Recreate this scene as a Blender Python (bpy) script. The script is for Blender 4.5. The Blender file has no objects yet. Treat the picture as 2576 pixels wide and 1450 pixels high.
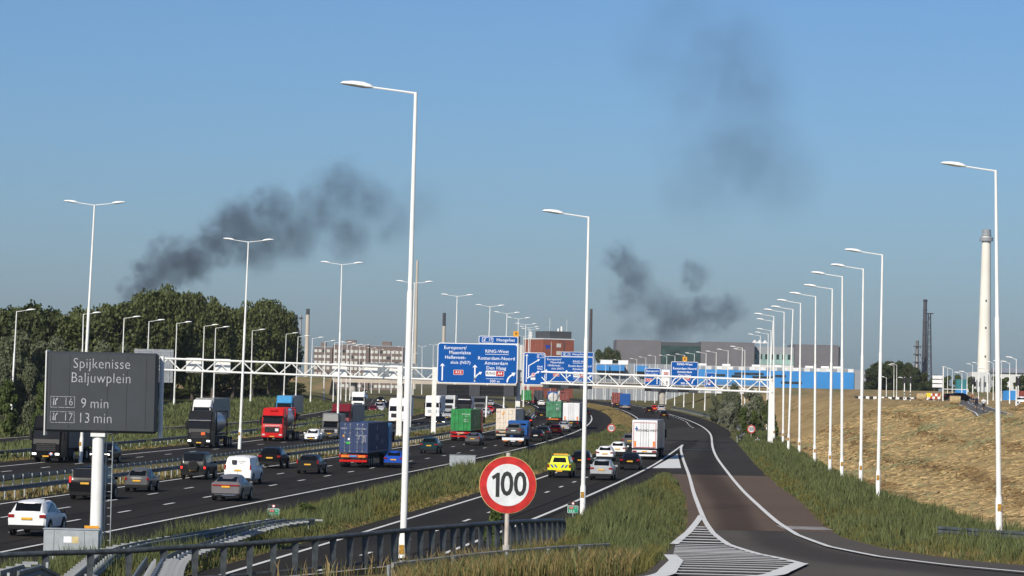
import bpy, bmesh, math, random
import numpy as np
from mathutils import Vector, Matrix
random.seed(7); RNG = np.random.default_rng(11)
S = bpy.context.scene
C = S.collection
rad = math.radians

# ------------------------------------------------------------ camera
FX, CX, CY, HOR, CAMZ = 8000.0, 1288.0, 724.5, 970.0, 7.5     # a long lens on an overpass, 7.5 m above the motorway
ROLL = rad(1.3); PIT = math.atan((HOR - CY) / FX)
vF = Vector((0, math.cos(PIT), math.sin(PIT))); vR0 = Vector((1, 0, 0)); vU0 = Vector((0, -math.sin(PIT), math.cos(PIT)))
vR = math.cos(ROLL) * vR0 + math.sin(ROLL) * vU0
vU = -math.sin(ROLL) * vR0 + math.cos(ROLL) * vU0
cam = bpy.data.cameras.new('camera'); camo = bpy.data.objects.new('camera', cam); C.objects.link(camo)
cam.sensor_width = 36.0; cam.lens = 36.0 * FX / 2576.0; cam.clip_start = 1.0; cam.clip_end = 60000
camo.matrix_world = Matrix(((vR.x, vU.x, -vF.x, 0), (vR.y, vU.y, -vF.y, 0), (vR.z, vU.z, -vF.z, CAMZ), (0, 0, 0, 1)))
S.camera = camo

# ------------------------------------------------------------ sky, sun, exposure
SUN_EL, SUN_AZ = rad(34), rad(27)      # light travels away from the camera and 27 degrees to the right
w = bpy.data.worlds.new('World'); S.world = w; w.use_nodes = True
nt = w.node_tree; nt.nodes.clear()
sky = nt.nodes.new('ShaderNodeTexSky'); sky.sky_type = 'NISHITA'; sky.sun_disc = False
sky.sun_elevation = SUN_EL; sky.sun_rotation = rad(180) + SUN_AZ
sky.altitude = 300; sky.air_density = 1.0; sky.dust_density = 1.2; sky.ozone_density = 10.0
bg = nt.nodes.new('ShaderNodeBackground'); bg.inputs['Strength'].default_value = 0.097
wo = nt.nodes.new('ShaderNodeOutputWorld')
nt.links.new(sky.outputs[0], bg.inputs[0]); nt.links.new(bg.outputs[0], wo.inputs[0])
sun = bpy.data.lights.new('sun', 'SUN'); suno = bpy.data.objects.new('sun', sun); C.objects.link(suno)
sun.energy = 5.0; sun.angle = rad(0.53); sun.color = (1.0, 0.93, 0.81)
sd = Vector((math.sin(SUN_AZ) * math.cos(SUN_EL), math.cos(SUN_AZ) * math.cos(SUN_EL), -math.sin(SUN_EL)))
suno.rotation_euler = sd.to_track_quat('-Z', 'Y').to_euler()
S.view_settings.view_transform = 'Standard'; S.view_settings.look = 'None'
S.view_settings.exposure = 0.0; S.view_settings.gamma = 1.0; S.view_settings.use_curve_mapping = False
cy = S.cycles
cy.use_denoising = True
try: cy.denoiser = 'OPENIMAGEDENOISE'
except Exception: pass
cy.use_adaptive_sampling = True; cy.adaptive_threshold = 0.01
cy.max_bounces = 5; cy.diffuse_bounces = 2; cy.glossy_bounces = 3; cy.transmission_bounces = 3
cy.volume_bounces = 0; cy.transparent_max_bounces = 8
cy.caustics_reflective = False; cy.caustics_refractive = False
cy.volume_step_rate = 1.0; cy.volume_max_steps = 256

# ------------------------------------------------------------ where things stand
def ray(x, y): return vF + vR * ((x - CX) / FX) - vU * ((y - CY) / FX)
def at(x, y, D):
    r = ray(x, y); return Vector((0, 0, CAMZ)) + r * (D / r.y)
def sstep(t):
    t = np.clip(t, 0, 1); return t * t * (3 - 2 * t)
ROAD_Z = ([0, 150, 250, 330, 400, 500, 600, 735, 900, 1300, 9000], [0, 0, .15, .35, .7, 1.1, 1.7, 2.4, 2.7, 2.8, 2.8])
BANK_Z = ([0, 40, 60, 70, 90, 110, 130, 150, 170, 200, 230, 260], [6.2, 4.9, 3.9, 3.52, 2.66, 1.86, 1.2, .75, .5, .33, .1, 0])
BANK_X = ([0, 60, 94, 99, 104, 112, 121, 133, 180, 304, 430, 2000], [-30, -18, -15.3, -11.3, -6.8, -1.1, 1.0, 3.0, 5.5, 17, 31, 60])
ROW_X = ([0, 60, 148, 213, 300, 412, 600, 800, 1143, 3000], [20, 21, 22.7, 24.5, 28, 33.6, 44.5, 54, 58, 80])   # the row of lamps on the right
SEC_X = ([0, 337, 400, 470, 530, 640, 760, 900, 1000, 1150, 3000], [-80, -53.8, -46, -38, -33.2, -31.2, -33, -38.5, -48, -76, -400])     # the side road on the left
def gz(X, Y):
    X = np.asarray(X, float); Y = np.asarray(Y, float)
    z = np.interp(Y, *ROAD_Z)
    e = np.interp(Y, *BANK_Z); d = X - np.interp(Y, *BANK_X)
    z = z + np.minimum(e, 1.25) * sstep(d / 1.2) + np.maximum(e - 1.25, 0) * np.maximum(sstep((d - 1) / 20), sstep((X - .5) / 4))
    r = X - np.interp(Y, *ROW_X)
    wd = np.interp(Y, [150, 250, 450, 600], [26, 26, 17, 12])
    s1 = sstep((r - 1.5) / wd)
    s2 = sstep((Y - 480) / 380) * sstep((r + 1) / 14)
    z = z + np.maximum(np.interp(Y, [250, 350, 450, 600], [5.2, 5.5, 5.9, 6.4]) - z, 0) * np.maximum(s1, s2)
    l = np.interp(Y, *SEC_X) - X
    z = z + 1.6 * sstep((l - 6) / 9) * sstep((Y - 150) / 150)
    return z + 4.6 * sstep((Y - 3400) / 2500)
def ground(x, y, off=0.0):
    """the point of the ground that the line of sight through picture point x, y meets"""
    r = ray(x, y); D0 = 45.0; D = D0
    f = lambda D: CAMZ + r.z / r.y * D - float(gz(r.x / r.y * D, D)) - off
    while f(D) > 0 and D < 4000: D0 = D; D *= 1.012
    a, b = D0, D
    for _ in range(25):
        m = .5 * (a + b)
        if f(m) > 0: a = m
        else: b = m
    D = .5 * (a + b); X = r.x / r.y * D
    return Vector((X, D, float(gz(X, D)) + off))
def onz(X, Y, off=0.0): return Vector((X, Y, float(gz(X, Y)) + off))

# ------------------------------------------------------------ materials
MATS = {}
def mat(name, col, rough=.6, metal=0.0, var=.12, scale=3.0, bump=0.0, bscale=None, col2=None, coat=0.0, spec=.5, island=None, detail=4.0, transl=0.0, emit=None, mask=(.35, .65)):
    if name in MATS: return MATS[name]
    m = bpy.data.materials.new(name); m.use_nodes = True; MATS[name] = m
    n = m.node_tree.nodes; L = m.node_tree.links; p = n['Principled BSDF']
    p.inputs['Roughness'].default_value = rough; p.inputs['Metallic'].default_value = metal
    p.inputs['Specular IOR Level'].default_value = spec; p.inputs['Coat Weight'].default_value = coat
    p.inputs['Coat Roughness'].default_value = .06
    c1 = (*col, 1)
    tc = n.new('ShaderNodeTexCoord'); nz = n.new('ShaderNodeTexNoise'); nz.inputs['Scale'].default_value = scale; nz.inputs['Detail'].default_value = detail
    L.new(tc.outputs['Object'], nz.inputs['Vector'])
    mx = n.new('ShaderNodeMix'); mx.data_type = 'RGBA'
    if col2 is None: col2 = tuple(min(1, c * (1 - var * 2)) for c in col); c1 = (*[min(1, c * (1 + var)) for c in col], 1)
    mx.inputs[6].default_value = c1; mx.inputs[7].default_value = (*col2, 1)
    if island is not None:
        g = n.new('ShaderNodeNewGeometry'); ad = n.new('ShaderNodeMath'); ad.operation = 'MULTIPLY_ADD'; ad.inputs[1].default_value = 1 - island
        ml = n.new('ShaderNodeMath'); ml.operation = 'MULTIPLY'; ml.inputs[1].default_value = island
        L.new(g.outputs['Random Per Island'], ml.inputs[0]); L.new(nz.outputs['Fac'], ad.inputs[0]); L.new(ml.outputs[0], ad.inputs[2]); fac = ad.outputs[0]
    else:
        mr = n.new('ShaderNodeMapRange'); mr.inputs[1].default_value = mask[0]; mr.inputs[2].default_value = mask[1]
        L.new(nz.outputs['Fac'], mr.inputs[0]); fac = mr.outputs[0]
    L.new(fac, mx.inputs[0]); L.new(mx.outputs[2], p.inputs['Base Color'])
    if bump:
        b = n.new('ShaderNodeBump'); b.inputs['Strength'].default_value = bump; b.inputs['Distance'].default_value = .05
        nb = n.new('ShaderNodeTexNoise'); nb.inputs['Scale'].default_value = bscale or scale * 6; nb.inputs['Detail'].default_value = 5
        L.new(tc.outputs['Object'], nb.inputs['Vector']); L.new(nb.outputs['Fac'], b.inputs['Height']); L.new(b.outputs[0], p.inputs['Normal'])
    if emit:
        p.inputs['Emission Color'].default_value = (*emit[:3], 1); p.inputs['Emission Strength'].default_value = emit[3]
    if transl:
        t = n.new('ShaderNodeBsdfTranslucent'); ms = n.new('ShaderNodeMixShader'); ms.inputs[0].default_value = transl
        L.new(mx.outputs[2], t.inputs['Color']); o = n['Material Output']
        L.new(p.outputs[0], ms.inputs[1]); L.new(t.outputs[0], ms.inputs[2]); L.new(ms.outputs[0], o.inputs[0])
    return m
def asphalt(name, col, col2, track=0.0, lanes=1, mid=.5):
    """asphalt with fine grain, soft blotches and darker rubbed tracks that follow the lane"""
    m = mat(name, col, .95, 0, col2=col2, scale=.06, bump=.2, bscale=14, mask=(.3, .7), spec=.06)
    n = m.node_tree.nodes; L = m.node_tree.links; p = n['Principled BSDF']; src = p.inputs['Base Color'].links[0].from_socket
    tc = [x for x in n if x.type == 'TEX_COORD'][0]
    g = n.new('ShaderNodeTexNoise'); g.inputs['Scale'].default_value = 6; g.inputs['Detail'].default_value = 6; L.new(tc.outputs['Object'], g.inputs['Vector'])
    mr = n.new('ShaderNodeMapRange'); mr.inputs[1].default_value = .3; mr.inputs[2].default_value = .7; mr.inputs[3].default_value = .86; mr.inputs[4].default_value = 1.12; L.new(g.outputs['Fac'], mr.inputs[0])
    mul = n.new('ShaderNodeMix'); mul.data_type = 'RGBA'; mul.blend_type = 'MULTIPLY'; mul.inputs[0].default_value = 1
    L.new(src, mul.inputs[6]); L.new(mr.outputs[0], mul.inputs[7]); out = mul.outputs[2]
    if track:
        uv = n.new('ShaderNodeUVMap'); uv.uv_map = 'UVMap'; sp = n.new('ShaderNodeSeparateXYZ'); L.new(uv.outputs[0], sp.inputs[0])
        wv = n.new('ShaderNodeMath'); wv.operation = 'MULTIPLY_ADD'; wv.inputs[1].default_value = lanes * 2 * math.pi; wv.inputs[2].default_value = (.5 - mid) * 2 * math.pi; L.new(sp.outputs[0], wv.inputs[0])
        cs = n.new('ShaderNodeMath'); cs.operation = 'COSINE'; L.new(wv.outputs[0], cs.inputs[0])
        mr2 = n.new('ShaderNodeMapRange'); mr2.interpolation_type = 'SMOOTHSTEP'; mr2.inputs[1].default_value = -1; mr2.inputs[2].default_value = .2 if lanes > 1 else -.25; mr2.inputs[3].default_value = 1 - track; mr2.inputs[4].default_value = 1.04; L.new(cs.outputs[0], mr2.inputs[0])
        m2 = n.new('ShaderNodeMix'); m2.data_type = 'RGBA'; m2.blend_type = 'MULTIPLY'; m2.inputs[0].default_value = 1
        L.new(out, m2.inputs[6]); L.new(mr2.outputs[0], m2.inputs[7]); out = m2.outputs[2]
    L.new(out, p.inputs['Base Color'])
    return m
M_ASPH = asphalt('asphalt_dark', (.033, .029, .0248), (.0255, .0227, .0195), .16, 3)
M_ASPHD = asphalt('asphalt_slip_dark', (.046, .041, .036), (.037, .033, .029), .25, 1, .4)
M_ASPH1 = asphalt('asphalt_parallel', (.036, .0318, .027), (.0285, .0253, .0215), .16, 2)
M_ASPHB = asphalt('asphalt_brown', (.128, .091, .068), (.108, .078, .059), .42, 1, .36)
M_ASPHG = asphalt('asphalt_grey', (.100, .087, .074), (.084, .073, .063), .38, 1, .55)
M_MARK = mat('road_marking_paint', (.68, .67, .63), .7, col2=(.40, .39, .36), scale=2.2, detail=9, mask=(.56, .78), bump=.1, spec=.1)
M_WHITE = mat('white_coated_metal', (.80, .80, .77), .42, col2=(.66, .65, .61), scale=.9, detail=8, mask=(.45, .8), spec=.3)
M_BEAMG = mat('guardrail_steel_shaded', (.17, .18, .185), .5, .3, var=.15, scale=1.5)  # darker than the posts: shade on the beam faces put into the colour
M_GALV = mat('galvanised_steel', (.44, .46, .47), .42, .6, var=.12, scale=2.0)
M_GALVD = mat('weathered_steel', (.13, .145, .155), .5, .35, var=.2, scale=2.0, bump=.1)
M_RAILP = mat('railing_grey_paint', (.058, .067, .073), .55, .0, var=.2, scale=4, bump=.15)
M_BLUE = mat('sign_blue', (.002, .082, .33), .5, var=.04, scale=2, spec=.15)
M_SWHITE = mat('sign_white', (.82, .82, .82), .4, var=.02)
M_SRED = mat('sign_red', (.50, .022, .018), .4, var=.12, scale=5)
M_SBLACK = mat('sign_black', (.02, .02, .022), .5, var=.05)
M_AMBER = mat('sign_amber', (.75, .33, .015), .45, var=.05)
M_GREEN = mat('sign_green', (.01, .28, .16), .4, var=.05)
M_BOARD = mat('board_charcoal', (.030, .036, .043), .55, var=.06, scale=1.2)
M_MATRIX = mat('matrix_housing_black', (.014, .015, .018), .7, var=.1, spec=.2)
M_CABGREY = mat('cabinet_grey', (.33, .36, .38), .5, var=.06, scale=3)
M_GLASS = mat('vehicle_glass', (.006, .007, .009), .08, 0, var=.1, spec=.16)
M_TYRE = mat('tyre_rubber', (.012, .012, .013), .85, var=.1)
M_RIM = mat('alloy_rim', (.32, .33, .35), .35, .7, var=.1)
M_TRIM = mat('black_plastic_trim', (.012, .012, .013), .7, var=.1, spec=.2)
M_PLATE = mat('yellow_plate', (.72, .38, .03), .45, var=.06, scale=8)
M_PLATEW = mat('white_plate', (.7, .7, .68), .45, var=.06, scale=8)
M_TAIL = mat('tail_light_red', (.28, .008, .01), .18, var=.1, coat=.5)
M_TAILON = mat('brake_light_lit', (.6, .01, .01), .3, var=.05, emit=(1, .03, .02, 1.6))
M_HEAD = mat('head_lamp_glass', (.62, .64, .66), .1, .2, var=.1)
M_HEADON = mat('head_lamp_lit', (.9, .9, .85), .2, var=.05, emit=(1, .96, .85, 2.5))
M_CHROME = mat('chrome', (.6, .62, .64), .15, 1.0, var=.05)
M_ORANGE = mat('orange_reflector', (.75, .2, .02), .4, var=.1)
M_CONC = mat('concrete', (.42, .39, .35), .8, var=.12, scale=.6, bump=.2)
M_BARK = mat('bark', (.09, .075, .06), .9, var=.3, scale=4, bump=.4)

# ------------------------------------------------------------ mesh helpers
class MB:
    def __init__(s): s.v = []; s.f = []
    def add(s, vs, fs):
        b = len(s.v); s.v += [tuple(x) for x in vs]; s.f += [tuple(b + i for i in f) for f in fs]; return s
    def box(s, x0, x1, y0, y1, z0, z1):
        return s.add([(x0, y0, z0), (x1, y0, z0), (x1, y1, z0), (x0, y1, z0), (x0, y0, z1), (x1, y0, z1), (x1, y1, z1), (x0, y1, z1)],
                     [(0, 3, 2, 1), (4, 5, 6, 7), (0, 1, 5, 4), (1, 2, 6, 5), (2, 3, 7, 6), (3, 0, 4, 7)])
    def cbox(s, x0, x1, y0, y1, z0, z1, c=.02):
        """box with chamfered edges"""
        bm = bmesh.new(); g = bmesh.ops.create_cube(bm, size=1)
        for v in bm.verts: v.co = Vector(((x0 + x1) / 2 + v.co.x * (x1 - x0), (y0 + y1) / 2 + v.co.y * (y1 - y0), (z0 + z1) / 2 + v.co.z * (z1 - z0)))
        bmesh.ops.bevel(bm, geom=list(bm.edges), offset=c, segments=1, affect='EDGES')
        bm.verts.index_update(); s.add([v.co[:] for v in bm.verts], [[v.index for v in f.verts] for f in bm.faces]); bm.free(); return s
    def tube(s, pts, rads, n=8, caps=True):
        pts = [Vector(p) for p in pts]; rings = []
        if not hasattr(rads, '__len__'): rads = [rads] * len(pts)
        for i, p in enumerate(pts):
            d = (pts[min(i + 1, len(pts) - 1)] - pts[max(i - 1, 0)]).normalized()
            a = d.orthogonal().normalized() if abs(d.z) > .99 or True else None
            up = Vector((0, 0, 1)) if abs(d.z) < .95 else Vector((1, 0, 0))
            a = d.cross(up).normalized(); b = a.cross(d).normalized()
            rings.append([p + (a * math.cos(2 * math.pi * k / n) + b * math.sin(2 * math.pi * k / n)) * rads[i] for k in range(n)])
        vs = [v for r in rings for v in r]; fs = []
        for i in range(len(pts) - 1):
            for k in range(n):
                k2 = (k + 1) % n; fs.append((i * n + k, i * n + k2, (i + 1) * n + k2, (i + 1) * n + k))
        if caps: fs += [tuple(range(n))[::-1], tuple((len(pts) - 1) * n + k for k in range(n))]
        return s.add(vs, fs)
    def prism(s, prof, x0, x1):
        """profile of (y, z) points pushed along x"""
        n = len(prof); vs = [(x0, y, z) for y, z in prof] + [(x1, y, z) for y, z in prof]
        return s.add(vs, [tuple(range(n))[::-1], tuple(range(n, 2 * n))] + [(i, (i + 1) % n, n + (i + 1) % n, n + i) for i in range(n)])
    def plate(s, poly, y, t=.02):
        """outline of (x, z) points, thickness t behind y"""
        n = len(poly); vs = [(x, y, z) for x, z in poly] + [(x, y + t, z) for x, z in poly]
        return s.add(vs, [tuple(range(n)), tuple(range(2 * n - 1, n - 1, -1))] + [(i, n + i, n + (i + 1) % n, (i + 1) % n) for i in range(n)])
    def loft(s, secs, close=True, caps=True):
        n = len(secs[0]); vs = [v for q in secs for v in q]; fs = []
        for i in range(len(secs) - 1):
            for k in range(n if close else n - 1):
                k2 = (k + 1) % n; fs.append((i * n + k, i * n + k2, (i + 1) * n + k2, (i + 1) * n + k))
        if caps: fs += [tuple(range(n))[::-1], tuple((len(secs) - 1) * n + k for k in range(n))]
        return s.add(vs, fs)
    def data(s, name, m, smooth=None):
        me = bpy.data.meshes.new(name); me.from_pydata(s.v, [], s.f)
        if m: me.materials.append(m)
        bm = bmesh.new(); bm.from_mesh(me); bmesh.ops.recalc_face_normals(bm, faces=bm.faces); bm.to_mesh(me); bm.free()
        if smooth:
            me.polygons.foreach_set('use_smooth', [True] * len(me.polygons))
            try: me.set_sharp_from_angle(angle=rad(smooth))
            except Exception: pass
        return me
    def build(s, name, m, parent=None, smooth=None):
        return link(name, s.data(name, m, smooth), parent)
def link(name, me, parent=None, loc=None, rot=None):
    o = bpy.data.objects.new(name, me); C.objects.link(o)
    if parent: o.parent = parent
    if loc is not None: o.location = loc
    if rot is not None: o.rotation_euler = rot
    return o
def tag(o, label=None, cat=None, group=None, kind=None):
    if label: o['label'] = label
    if cat: o['category'] = cat
    if group: o['group'] = group
    if kind: o['kind'] = kind
    return o
def thing(name, label, cat, loc=(0, 0, 0), rz=0.0, group=None):
    o = bpy.data.objects.new(name, None); C.objects.link(o); o.empty_display_size = .3
    o.location = loc; o.rotation_euler = (0, 0, rz); return tag(o, label, cat, group)
def copy_tree(o, parent=None):
    c = o.copy(); C.objects.link(c)
    if parent: c.parent = parent
    for ch in list(o.children): copy_tree(ch, c)
    return c
def rrect(x0, x1, z0, z1, r=.15, n=5):
    p = []
    for cx, cz, a0 in ((x1 - r, z1 - r, 0), (x0 + r, z1 - r, 90), (x0 + r, z0 + r, 180), (x1 - r, z0 + r, 270)):
        for k in range(n + 1):
            a = rad(a0 + 90 * k / n); p.append((cx + r * math.cos(a), cz + r * math.sin(a)))
    return p
def circle(cx, cz, r, n=40): return [(cx + r * math.cos(2 * math.pi * k / n), cz + r * math.sin(2 * math.pi * k / n)) for k in range(n)]
TXT = {}
TSC = bpy.data.scenes.new('lettering_bench')
def text(s, size, m, parent, x, y, z, align='CENTER', bold=0.0, name='lettering', shear=0.0, sx=1.0):
    """flat lettering that stands upright facing -y"""
    key = (s, round(size, 3), m.name, align, bold, sx)
    if key not in TXT:
        cu = bpy.data.curves.new('lettering', 'FONT'); cu.body = s; cu.size = size; cu.align_x = align; cu.align_y = 'CENTER'; cu.offset = bold; cu.resolution_u = 3; cu.space_character = 1.06
        o = bpy.data.objects.new('lettering', cu); TSC.collection.objects.link(o); vl = TSC.view_layers[0]; vl.update()
        me = bpy.data.meshes.new_from_object(o.evaluated_get(vl.depsgraph)); bpy.data.objects.remove(o)
        for v in me.vertices: v.co = (v.co.x * sx, 0, v.co.y)
        me.materials.clear(); me.materials.append(m); TXT[key] = me
    return link(name, TXT[key], parent, (x, y, z))
def resample(pts, n):
    p = np.array([tuple(q) for q in pts]); d = np.r_[0, np.cumsum(np.linalg.norm(np.diff(p[:, :2], axis=0), axis=1))]
    t = np.linspace(0, d[-1], n); q = np.stack([np.interp(t, d, p[:, i]) for i in range(p.shape[1])], 1)
    k = max(1, n // 24)
    for _ in range(2):
        pad = np.r_[np.repeat(q[:1], k, 0), q, np.repeat(q[-1:], k, 0)]
        ker = np.ones(2 * k + 1) / (2 * k + 1); sm = np.stack([np.convolve(pad[:, i], ker, 'valid') for i in range(q.shape[1])], 1)
        sm[0] = q[0]; sm[-1] = q[-1]
        q = sm
    return q
def length(pts):
    p = np.array([tuple(q)[:2] for q in pts]); return float(np.linalg.norm(np.diff(p, axis=0), axis=1).sum())
def strip(name, A, B, m, off, step=2.5, across=4, kind='structure', parent=None, n=None):
    """a sheet between two edge lines, laid on the ground"""
    n = n or max(4, int(length(A) / step)); a = resample(A, n); b = resample(B, n); vs = []; fs = []; uvs = []
    for i in range(n):
        for j in range(across + 1):
            t = j / across; X = a[i, 0] * (1 - t) + b[i, 0] * t; Y = a[i, 1] * (1 - t) + b[i, 1] * t
            vs.append((X, Y, float(gz(X, Y)) + off)); uvs.append((t, Y / 10))
    for i in range(n - 1):
        for j in range(across):
            k = i * (across + 1) + j; fs.append((k, k + 1, k + across + 2, k + across + 1))
    me = bpy.data.meshes.new(name); me.from_pydata(vs, [], fs); me.materials.append(m)
    u = me.uv_layers.new(name='UVMap'); u.data.foreach_set('uv', [c for l in me.loops for c in uvs[l.vertex_index]])
    me.update()
    for p in me.polygons:
        if p.normal.z < 0: p.flip()
    o = link(name, me, parent)
    if kind and not parent: tag(o, kind=kind)
    return o
def line(name, pts, width, off=.012, m=None, step=2.0, parent=None):
    """a painted line"""
    n = max(2, int(length(pts) / step)); q = resample(pts, n) if n > 2 else np.array([tuple(p) for p in (pts[0], pts[-1])])
    d = np.gradient(q[:, :2], axis=0); d /= np.linalg.norm(d, axis=1)[:, None] + 1e-9; nn = np.stack([d[:, 1], -d[:, 0]], 1) * width / 2
    vs = []; fs = []
    for i in range(len(q)):
        for s in (-1, 1):
            X, Y = q[i, 0] + s * nn[i, 0], q[i, 1] + s * nn[i, 1]; vs.append((X, Y, float(gz(X, Y)) + off))
    for i in range(len(q) - 1): fs.append((2 * i, 2 * i + 1, 2 * i + 3, 2 * i + 2))
    me = bpy.data.meshes.new(name); me.from_pydata(vs, [], fs); me.materials.append(m or M_MARK)
    for p in me.polygons:
        if p.normal.z < 0: p.flip()
    return link(name, me, parent)

# ============================================================ ground
M_GRD = mat('verge_soil_and_grass', (.085, .095, .032), .95, col2=(.17, .125, .058), scale=.22, bump=.5, bscale=3, mask=(.42, .62), detail=8, spec=.05)
M_HAY = mat('mown_hay', (.40, .285, .135), .95, col2=(.21, .15, .068), scale=.3, bump=.9, bscale=2.2, mask=(.34, .66), detail=8, spec=.05)
def grid(name, rows, xf, m, off, kind='structure', jitter=None):
    vs = []; fs = []; nc = None
    for Y in rows:
        X = xf(Y); nc = len(X); Z = gz(X, np.full(nc, Y)) + off
        if jitter is not None: Z = Z + jitter(X, np.full(nc, Y))
        vs += list(zip(X.tolist(), [float(Y)] * nc, Z.tolist()))
    for i in range(len(rows) - 1):
        for j in range(nc - 1):
            k = i * nc + j; fs.append((k, k + 1, k + nc + 1, k + nc))
    me = bpy.data.meshes.new(name); me.from_pydata(vs, [], fs); me.materials.append(m)
    me.polygons.foreach_set('use_smooth', [True] * len(me.polygons))
    return tag(link(name, me), kind=kind)
ROWS = np.r_[np.arange(8, 300, 2.5), np.arange(300, 800, 8), np.arange(800, 3000, 60), np.linspace(3000, 5900, 16)]
COLS = np.r_[-np.geomspace(5800, 106, 16), np.linspace(-100, 125, 170), np.geomspace(132, 5800, 16)]
grid('ground', ROWS, lambda Y: COLS, M_GRD, -.07)
CYC = ([290, 330, 360, 420, 520, 640, 760], [46, 49.5, 52.5, 60, 73, 90, 106])
def offpath(X, Y): d = X - np.interp(Y, *CYC); return np.where((Y > 340) & (d > -.8) & (d < 5.0), 0.0, 1.0)
def swath(X, Y):
    """rows of raked hay that run along the slope"""
    r = X - np.interp(Y, *ROW_X); return np.maximum(0, np.sin(r * 2 * math.pi / 6.5 + 1.1 * np.sin(Y * .045) + .5 * np.sin(Y * .21 + r))) ** 2
def hayj(X, Y):
    n = .06 * np.sin(X * 3.1 + 2 * np.sin(Y * .9)) * np.sin(Y * 1.7 + X * .7) + .05 * RNG.standard_normal(X.shape)
    return (.34 * swath(X, Y) * (.6 + .4 * np.sin(Y * .37 + X)) + n) * np.clip((X - np.interp(Y, *ROW_X) - 2.2) / 2.5, 0, 1) * offpath(X, Y)
grid('hay_field', np.r_[np.arange(96, 300, 1.0), np.arange(300, 520, 2.5), np.arange(520, 900, 8)], lambda Y: np.interp(Y, *ROW_X) + 2.0 + np.r_[np.arange(0, 34, .7), np.geomspace(36, 400, 14)], M_HAY, .02, jitter=hayj)

# ============================================================ roads
def G(pts): return [ground(x, y) for x, y in pts]
def shift(pts, dx): return [Vector((p[0] + dx, p[1], 0)) for p in pts]
D_RIGHT = [Vector((-23.5, 112, 0))] + G([(0, 1387), (108, 1369), (259, 1340), (440, 1304), (503, 1292.6), (881, 1217.5), (943, 1204.5), (1131, 1167), (1205, 1151.6), (1384, 1112), (1460, 1083), (1476, 1074.7), (1494, 1055), (1484, 1039.6)]) + [Vector((16, 820, 0)), Vector((11.5, 930, 0)), Vector((0, 1100, 0)), Vector((-20, 1300, 0))]
D_LEFT = [Vector((-36.2, 112, 0)), Vector((-33.5, 140, 0))] + G([(0, 1269.6), (179, 1244), (294, 1227), (396, 1212), (452, 1204), (722, 1166.5), (850, 1150), (981, 1130), (1052, 1121), (1107, 1110.4), (1213, 1090), (1244, 1083.6), (1333, 1058.5), (1353, 1047.4), (1360, 1028), (1343, 1018)]) + [Vector((0, 1000, 0)), Vector((-34, 1300, 0))]
E_LEFT = [Vector((-13, 100, 0))] + G([(522, 1450), (611, 1425), (679, 1406.5), (805, 1371.5), (943, 1328), (1012, 1309), (1205, 1254), (1347, 1207), (1377, 1199), (1487, 1158)]) + [Vector((13.7, 380, 0)), Vector((18.6, 460, 0)), Vector((22, 540, 0))] + G([(1616, 1057), (1585, 1040), (1551, 1027)]) + [Vector((24, 1000, 0)), Vector((15, 1300, 0))]
E_RIGHT = [Vector((-7.4, 100, 0)), Vector((-4.2, 128, 0))] + G([(1259, 1338), (1346, 1305), (1458, 1257), (1564, 1210), (1640, 1173), (1717, 1119.5)])
R_RIGHT = [Vector((27.5, 1300, 0)), Vector((33, 1000, 0)), Vector((35.6, 820, 0))] + G([(1676, 1041), (1726, 1054), (1767, 1072), (1790, 1085), (1795, 1101), (1785, 1122), (1793, 1143), (1819, 1174), (1872, 1237), (1951, 1323), (2024, 1369), (2082, 1387), (2138, 1394), (2204, 1399), (2388, 1426.6), (2488, 1450)]) + [Vector((12.5, 55, 0)), Vector((14, 40, 0))]
R_LEFT = G([(1717, 1119.5), (1711.4, 1128), (1719, 1158.5), (1735, 1200.6), (1748, 1250.5), (1766.6, 1297.8), (1782.4, 1329.4), (1819, 1363.6), (1858.7, 1383.3), (1924, 1397.7), (1995, 1411), (2015, 1420)])
F_LEFT = [Vector((-54, 120, 0)), Vector((-49.5, 170, 0)), Vector((-43.5, 222, 0))] + G([(0, 1174), (76, 1167), (297, 1145), (468, 1129), (580, 1116.5), (656, 1108), (1035, 1059), (1069, 1052.6)]) + [Vector((-12.5, 640, 0)), Vector((-11.5, 740, 0)), Vector((-15, 880, 0)), Vector((-27, 1050, 0)), Vector((-60, 1300, 0))]
F_DASH = [Vector((-46, 170, 0))] + G([(0, 1187.5), (105, 1177), (193, 1167), (351, 1150), (421, 1143), (541, 1130), (643, 1119), (731, 1111)]) + [Vector((-16, 470, 0)), Vector((-12.1, 546, 0)), Vector((-8.8, 640, 0)), Vector((-7.8, 740, 0)), Vector((-11.3, 880, 0)), Vector((-23.3, 1050, 0)), Vector((-56, 1300, 0))]
# function X(D) for each
def xf(pts):
    p = sorted([(q[1], q[0]) for q in pts]); return lambda D: np.interp(D, [a for a, b in p], [b for a, b in p])
xDR, xDL, xEL, xER, xRR, xRL, xFL, xFD = map(xf, (D_RIGHT, D_LEFT, E_LEFT, E_RIGHT, R_RIGHT, R_LEFT, F_LEFT, F_DASH))
def along(f, d0, d1, dx=0, step=6): return [Vector((float(f(d)) + dx, d, 0)) for d in np.arange(d0, d1 + .1, step)]
motorway = strip('motorway', along(xDL, 112, 1290, -1.0), along(xDR, 112, 1290, 3.6), M_ASPH, -.02, across=6)
oncoming = strip('motorway', along(xFL, 130, 1290, -3.4), [Vector((float(xFD(d)) + (4.9 if d < 330 else 8.2 if d > 430 else 4.9 + 3.3 * (d - 330) / 100), d, 0)) for d in np.arange(130, 1290.1, 6)], M_ASPH, -.02, across=6)
xER2 = lambda D: np.where(np.asarray(D) < 392, xER(np.minimum(D, 392)) + 2.3, np.interp(D, [392, 430, 480, 530, 620, 720, 900, 1100, 1300], [23.7, 30.6, 34.2, 36.4, 38.5, 39, 37, 34, 30]))
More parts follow.
